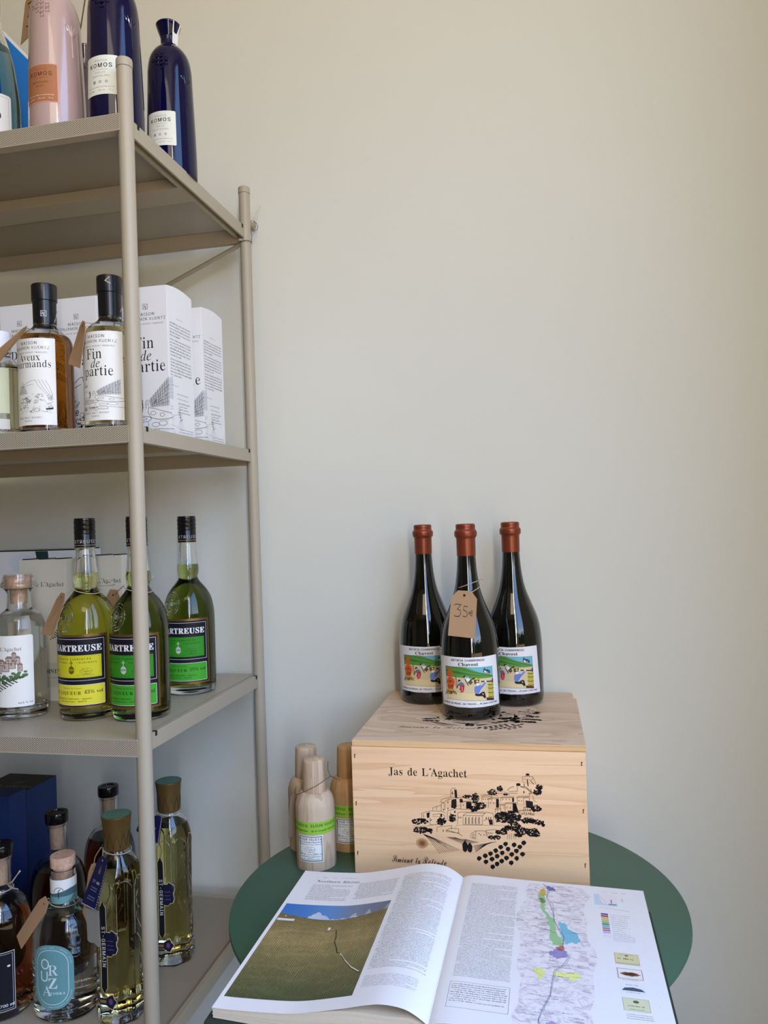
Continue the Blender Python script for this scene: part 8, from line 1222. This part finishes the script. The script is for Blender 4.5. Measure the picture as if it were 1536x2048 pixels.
# hillside photograph
m = mat('vineyard_photo', (100, 96, 60), .4, spec=.3); g_ = m.node_tree; c_ = nn(g_, 'ShaderNodeTexCoord'); s_ = nn(g_, 'ShaderNodeSeparateXYZ'); g_.links.new(c_.outputs['Generated'], s_.inputs[0])
gx, gy = s_.outputs[0], s_.outputs[1]
big = nn(g_, 'ShaderNodeTexNoise', i_Scale=3.5, i_Detail=6.0, i_Roughness=.62); g_.links.new(c_.outputs['Generated'], big.inputs['Vector'])
fine = nn(g_, 'ShaderNodeTexNoise', i_Scale=52.0, i_Detail=4.0, i_Roughness=.75); g_.links.new(c_.outputs['Generated'], fine.inputs['Vector'])
mp = nn(g_, 'ShaderNodeMapping'); mp.inputs['Rotation'].default_value = (0, 0, .28); mp.inputs['Scale'].default_value = (17, 6, 1); g_.links.new(c_.outputs['Generated'], mp.inputs['Vector'])
wv = nn(g_, 'ShaderNodeTexWave', i_Scale=1.0, i_Distortion=5.0, i_Detail=2.0); wv.inputs['Detail Scale'].default_value = .35; g_.links.new(mp.outputs[0], wv.inputs['Vector'])
wh = nn(g_, 'ShaderNodeTexWave', i_Scale=2.6, i_Distortion=7.0, i_Detail=3.0); wh.bands_direction = 'Y'; g_.links.new(c_.outputs['Generated'], wh.inputs['Vector'])
hor = mth(g_, 'ADD', mth(g_, 'ADD', .885, mth(g_, 'MULTIPLY', mth(g_, 'SINE', mth(g_, 'MULTIPLY', gx, 3.14)), -.075)), mth(g_, 'MULTIPLY', gx, .02))
hor = mth(g_, 'ADD', hor, mth(g_, 'MULTIPLY', mth(g_, 'SUBTRACT', gx, .5), .0))
hc = ramp(g_, gy, [(.0, s2l((92, 98, 62))), (.3, s2l((136, 128, 78))), (.6, s2l((182, 158, 102))), (.86, s2l((140, 122, 72)))])
hv = mth(g_, 'ADD', mth(g_, 'MULTIPLY', wv.outputs[1], .50), mth(g_, 'MULTIPLY', mth(g_, 'SUBTRACT', fine.outputs[0], .25), 1.25))
hv = mth(g_, 'ADD', mth(g_, 'MULTIPLY', hv, 1.1), mth(g_, 'MULTIPLY', mth(g_, 'POWER', wh.outputs[1], 6.0), .14))
hill = mixc(g_, 1.0, hc, hv, 'MULTIPLY'); hill = mixc(g_, mth(g_, 'MULTIPLY', mth(g_, 'SUBTRACT', big.outputs[0], .42), 1.7), hill, s2l((62, 68, 42)))
hill = mixc(g_, .18, hill, hc)
cl = nn(g_, 'ShaderNodeTexNoise', i_Scale=6.0, i_Detail=5.0); g_.links.new(c_.outputs['Generated'], cl.inputs['Vector'])
skyc = ramp(g_, gx, [(.0, s2l((46, 112, 190))), (.45, s2l((88, 138, 196))), (.7, s2l((120, 132, 152))), (1.0, s2l((96, 106, 126)))])
cm = mth(g_, 'MULTIPLY', mth(g_, 'GREATER_THAN', mth(g_, 'ADD', cl.outputs[0], mth(g_, 'MULTIPLY', mth(g_, 'SUBTRACT', hor, gy), 3.2)), .40), mth(g_, 'GREATER_THAN', gx, .28))
skyc = mixc(g_, mth(g_, 'MULTIPLY', cm, mth(g_, 'SUBTRACT', .95, mth(g_, 'MULTIPLY', gx, .7))), skyc, s2l((216, 222, 232)))
g_.links.new(mixc(g_, mth(g_, 'GREATER_THAN', gy, hor), hill, skyc), bs(m).inputs['Base Color'])
PX0, PX1, PY0, PY1 = -.3345, -.2020, .7190, .9065
a = Art(); 
for k in range(24): a.rect(PX0+(PX1-PX0)*k/24, PY0, PX0+(PX1-PX0)*(k+1)/24, PY1, 'vineyard_photo')
a.build('photo_print', lf, lp)
a = Art(); pw, ph = PX1-PX0, PY1-PY0; Q = lambda u, v: (PX0+u*pw, PY0+v*ph)
a.line([Q(*v) for v in ((.60, .70), (.63, .62), (.64, .56), (.68, .50), (.71, .44), (.74, .43))], .0011, (34, 30, 24)); a.line([Q(*v) for v in ((.74, .43), (.80, .36), (.88, .28), (.97, .22))], .0014, (226, 214, 190)); a.line([Q(*v) for v in ((.745, .42), (.81, .345), (.89, .265), (.98, .205))], .0008, (40, 34, 26))
a.rect(*Q(.01, .79), *Q(.17, .815), (226, 226, 222)); a.rect(*Q(.52, .70), *Q(.54, .73), (236, 234, 228)); a.ell(*Q(.07, .845), .001, .001, (230, 230, 226)); a.rect(*Q(.70, .84), *Q(.725, .85), (220, 216, 206))
for k in range(7): a.line([Q(.12+.02*k, .73-.05*k), Q(.35, .72-.05*k+.01), Q(.6, .70-.045*k)], .0004, (176, 156, 104))
a.L = 0; a.build('photo_highlights', lambda s, v, off: lf(s, v, off+6e-5), lp, ds=.006)
# right page
m = mat('relief_map', (222, 216, 220), .5, spec=.3); g_ = m.node_tree; c_ = nn(g_, 'ShaderNodeTexCoord'); mp = nn(g_, 'ShaderNodeMapping'); mp.inputs['Scale'].default_value = (75, 130, 1); mp.inputs['Rotation'].default_value = (0, 0, .5); g_.links.new(c_.outputs['Object'], mp.inputs['Vector'])
n1 = nn(g_, 'ShaderNodeTexNoise', i_Scale=1.0, i_Detail=8.0, i_Roughness=.72, i_Distortion=1.2); g_.links.new(mp.outputs[0], n1.inputs['Vector'])
g_.links.new(ramp(g_, n1.outputs[0], [(.30, s2l((150, 142, 150))), (.42, s2l((206, 199, 204))), (.54, s2l((232, 228, 229)))]), bs(m).inputs['Base Color'])
a = Art(); MX0, MX1 = -.048, .030; YT = .988
edL = [(.0 if k % 2 else .003)+.003*math.sin(k*1.3)+(-.006 if 3 < k < 7 else 0) for k in range(15)]; edR = [.003*math.sin(k*1.9)+.004*math.cos(k*.8) for k in range(15)]
ysm = [YT-(YT-.703)*k/14 for k in range(15)]
for k in range(14): a.poly([(MX0+.004*(k < 1)+edL[k], ysm[k]), (MX0+edL[k+1], ysm[k+1]), (MX1+edR[k+1]-.003, ysm[k+1]), (MX1+edR[k]-.003-.01*(k < 1), ysm[k])], 'relief_map')
a.L = 1
def zone(pts, c):
    rz_ = random.Random(len(pts)+int(pts[0][0]*999)); o = []
    for (u0, v0), (u1, v1) in zip(pts, pts[1:]+pts[:1]):
        for k in range(4): o.append((u0+(u1-u0)*k/4+(rz_.uniform(-.022, .022) if k else 0), v0+(v1-v0)*k/4+(rz_.uniform(-.006, .006) if k else 0)))
    a.poly([(MX0+(MX1-MX0)*u, YT-(YT-.703)*v) for u, v in o], c)
J = lambda pts, s=0: [(u+random.Random(i*7+s).uniform(-.02, .02), v+random.Random(i*5+s).uniform(-.006, .006)) for i, (u, v) in enumerate(pts)]
zone(J([(.33, .02), (.40, .01), (.52, .035), (.50, .05), (.40, .045)]), (110, 112, 170)); zone(J([(.24, .05), (.34, .04), (.36, .08), (.30, .10), (.24, .09)], 2), (206, 178, 70))
zone(J([(.24, .10), (.34, .10), (.36, .15), (.32, .20), (.40, .24), (.48, .30), (.50, .38), (.58, .44), (.56, .49), (.46, .48), (.42, .40), (.40, .30), (.32, .24), (.28, .17)], 3), (150, 196, 142))
zone(J([(.25, .13), (.31, .13), (.32, .16), (.27, .165)], 9), (190, 190, 90))
zone(J([(.54, .32), (.62, .31), (.68, .36), (.80, .38), (.84, .42), (.80, .455), (.68, .45), (.62, .47), (.58, .42), (.58, .37)], 4), (122, 186, 206)); zone(J([(.50, .49), (.60, .48), (.58, .51), (.50, .51)], 5), (196, 110, 90)); zone(J([(.40, .52), (.52, .50), (.64, .52), (.62, .56), (.50, .57), (.42, .56)], 6), (150, 142, 190))
zone(J([(.20, .65), (.34, .64), (.36, .68), (.30, .71), (.24, .68)], 7), (222, 228, 140)); zone(J([(.44, .66), (.70, .645), (.80, .67), (.74, .69), (.52, .69)], 8), (230, 234, 150)); zone(J([(.32, .96), (.44, .93), (.56, .95), (.60, 1.0), (.34, 1.0)], 11), (168, 150, 206))
riv = [(.30, .0), (.38, .05), (.36, .12), (.42, .17), (.46, .24), (.48, .30), (.52, .36), (.60, .42), (.58, .50), (.66, .55), (.60, .60), (.48, .65), (.42, .72), (.40, .80), (.32, .87), (.26, .93), (.30, 1.0)]
a.L = 2; a.line([(MX0+(MX1-MX0)*u, YT-(YT-.703)*v) for u, v in J(riv, 20)], .0006, (110, 130, 170)); a.line([(MX0+(MX1-MX0)*(u+.02), YT-(YT-.703)*v) for u, v in J(riv, 31)], .0003, (90, 90, 100))
for k in range(70): x_, y_ = MX0+.004+R_.random()*.055, .712+R_.random()*.265; a.greek(x_, y_, x_+R_.uniform(.005, .014), R_.choice((.0009, .0011, .0015)), (86, 82, 96), R_)
for k in range(22): x_, y_ = MX0+.004+R_.random()*.06, .71+R_.random()*.27; a.line([(x_, y_), (x_+.006*R_.uniform(-1, 1), y_-.006*R_.random()), (x_+.012*R_.uniform(-1, 1), y_-.014*R_.random())], .00025, (130, 126, 140))
a.L = 0; column(a, -.1115, -.0545, .9740, .7740, 82, heads=(20, 21, 33, 34)); a.frame(-.1125, .7245, -.0540, .7650, .0003, TX); column(a, -.1105, -.0560, .7630, .7330, 9, heads=(0, 5, 7))
a.greek(.046, .9815, .053, .0013, GY, R_); a.greek(.058, .9815, .066, .0014, TB, R_); a.greek(.069, .9815, .075, .0014, GY, R_)
a.rect(.0365, .9490, .0625, .9755, (198, 212, 226)); a.L = 1; a.poly([(.0425, .9755), (.0625, .9755), (.0625, .9560), (.055, .951), (.046, .953), (.043, .962)], (232, 224, 226)); a.rect(.0555, .9545, .0565, .9635, (90, 90, 100), L=2); a.poly([(.052, .951), (.0615, .951), (.0615, .9535), (.053, .9535)], (120, 130, 190), L=2); a.line([(.0425, .97), (.047, .963), (.05, .955)], .0004, (150, 170, 200), L=2)
a.L = 0; a.line([(.0690, .9700), (.0690, .9600)], .0003, GY); a.line([(.0665, .9650), (.0715, .9650)], .0003, GY); a.line([(.041, .9435), (.076, .9395)], .0003, GY)
for k, c in enumerate(((92, 90, 150), (176, 60, 80), (220, 176, 80), (196, 190, 90), (130, 180, 130), (90, 140, 110), (110, 180, 200), (200, 130, 96), (150, 130, 190), (200, 180, 220))):
    y_ = .9300-k*.0045; a.rect(.0420, y_-.0036, .0500, y_, c); a.greek(.0525, y_-.003, .0525+R_.uniform(.012, .022), .0014, (140, 140, 160), R_)
a.frame(.0425, .8785, .0495, .8815, .0002, (150, 120, 190)); 
for k in range(4): a.greek(.0525, .8830-k*.0035, .076, .0013, (130, 130, 170), R_)
def slip(y1, y0, bg, kind):
    x0_, x1_ = .0505+(.86-y1)*.02, .0745+(.86-y1)*.02; a.L = 0; a.rect(x0_, y0, x1_, y1, bg if kind != 2 else (226, 230, 236)); a.L = 1
    if kind == 0: a.frame(x0_, y0, x1_, y1, .0003, (150, 140, 90)); a.greek(x0_+.003, (y0+y1)/2-.001, x1_-.003, .0030, (70, 60, 40), R_, center=True); a.rect(x0_+.0005, y0+.0005, x1_-.0005, y0+.003, (196, 188, 140)); a.ell((x0_+x1_)/2, y1-.004, .0018, .0012, (110, 96, 60)); a.greek(x0_+.005, y1-.0025, x1_-.005, .001, (90, 80, 50), R_)
    if kind == 1: a.frame(x0_, y0+.003, x1_, y1, .0005, (120, 60, 60)); a.ell((x0_+x1_)/2, (y0+y1)/2+.001, .0095, .0034, (120, 76, 56), n=18, jit=.15, rnd=R_); a.ell((x0_+x1_)/2, (y0+y1)/2+.0012, .0055, .0018, (70, 40, 32), L=2); a.greek(x0_+.004, y0+.0005, x1_-.004, .0013, GY, R_)
    if kind == 2: a.poly([(x0_+.001, y0+.004), (x1_-.001, y0+.004), (x1_-.004, y0+.008), (x0_+.012, y0+.010), (x0_+.004, y0+.0085)], (74, 84, 96)); a.greek(x0_+.006, y1-.003, x1_-.006, .0018, GY, R_); a.greek(x0_+.005, y0+.001, x1_-.005, .0012, GY, R_)
    if kind == 3: a.frame(x0_, y0, x1_, y1, .0003, (140, 150, 110)); a.ell((x0_+x1_)/2, y1-.005, .0028, .0022, (96, 100, 70)); a.greek(x0_+.004, y0+.0065, x1_-.004, .0022, (80, 80, 50), R_, center=True); a.greek(x0_+.005, y0+.002, x1_-.005, .0013, (90, 90, 60), R_, center=True)
slip(.8490, .8290, (216, 208, 160), 0); slip(.8210, .8010, (232, 228, 222), 1); slip(.7960, .7800, (226, 230, 236), 2); slip(.7720, .7530, (214, 216, 178), 3)
for k in range(3): a.greek(.054, .747-k*.003, .078, .0011, GY, R_)
for k in range(12): a.ell(.080+.012*R_.random(), .72+.24*R_.random(), .0004, .0004, (176, 160, 150), n=6)
a.build('right_print', rf, rp, ds=.008, eps=3e-5)
bk(MB().tube([(-.139, BY0+.004, -.4690), (-.1415, BY0-.003, -.4705), (-.1435, BY0-.010, -.4760), (-.144, BY0-.014, -.490)], .0022, 8), 'ribbon_marker', 'red_ribbon', t, smooth=True)
bk(MB().tube([(-.1215, BY0+.002, -.4665), (-.1215, BY0-.003, -.4672), (-.1213, BY0-.006, -.4760)], .0018, 8), 'ribbon_marker', 'red_ribbon', t, smooth=True)
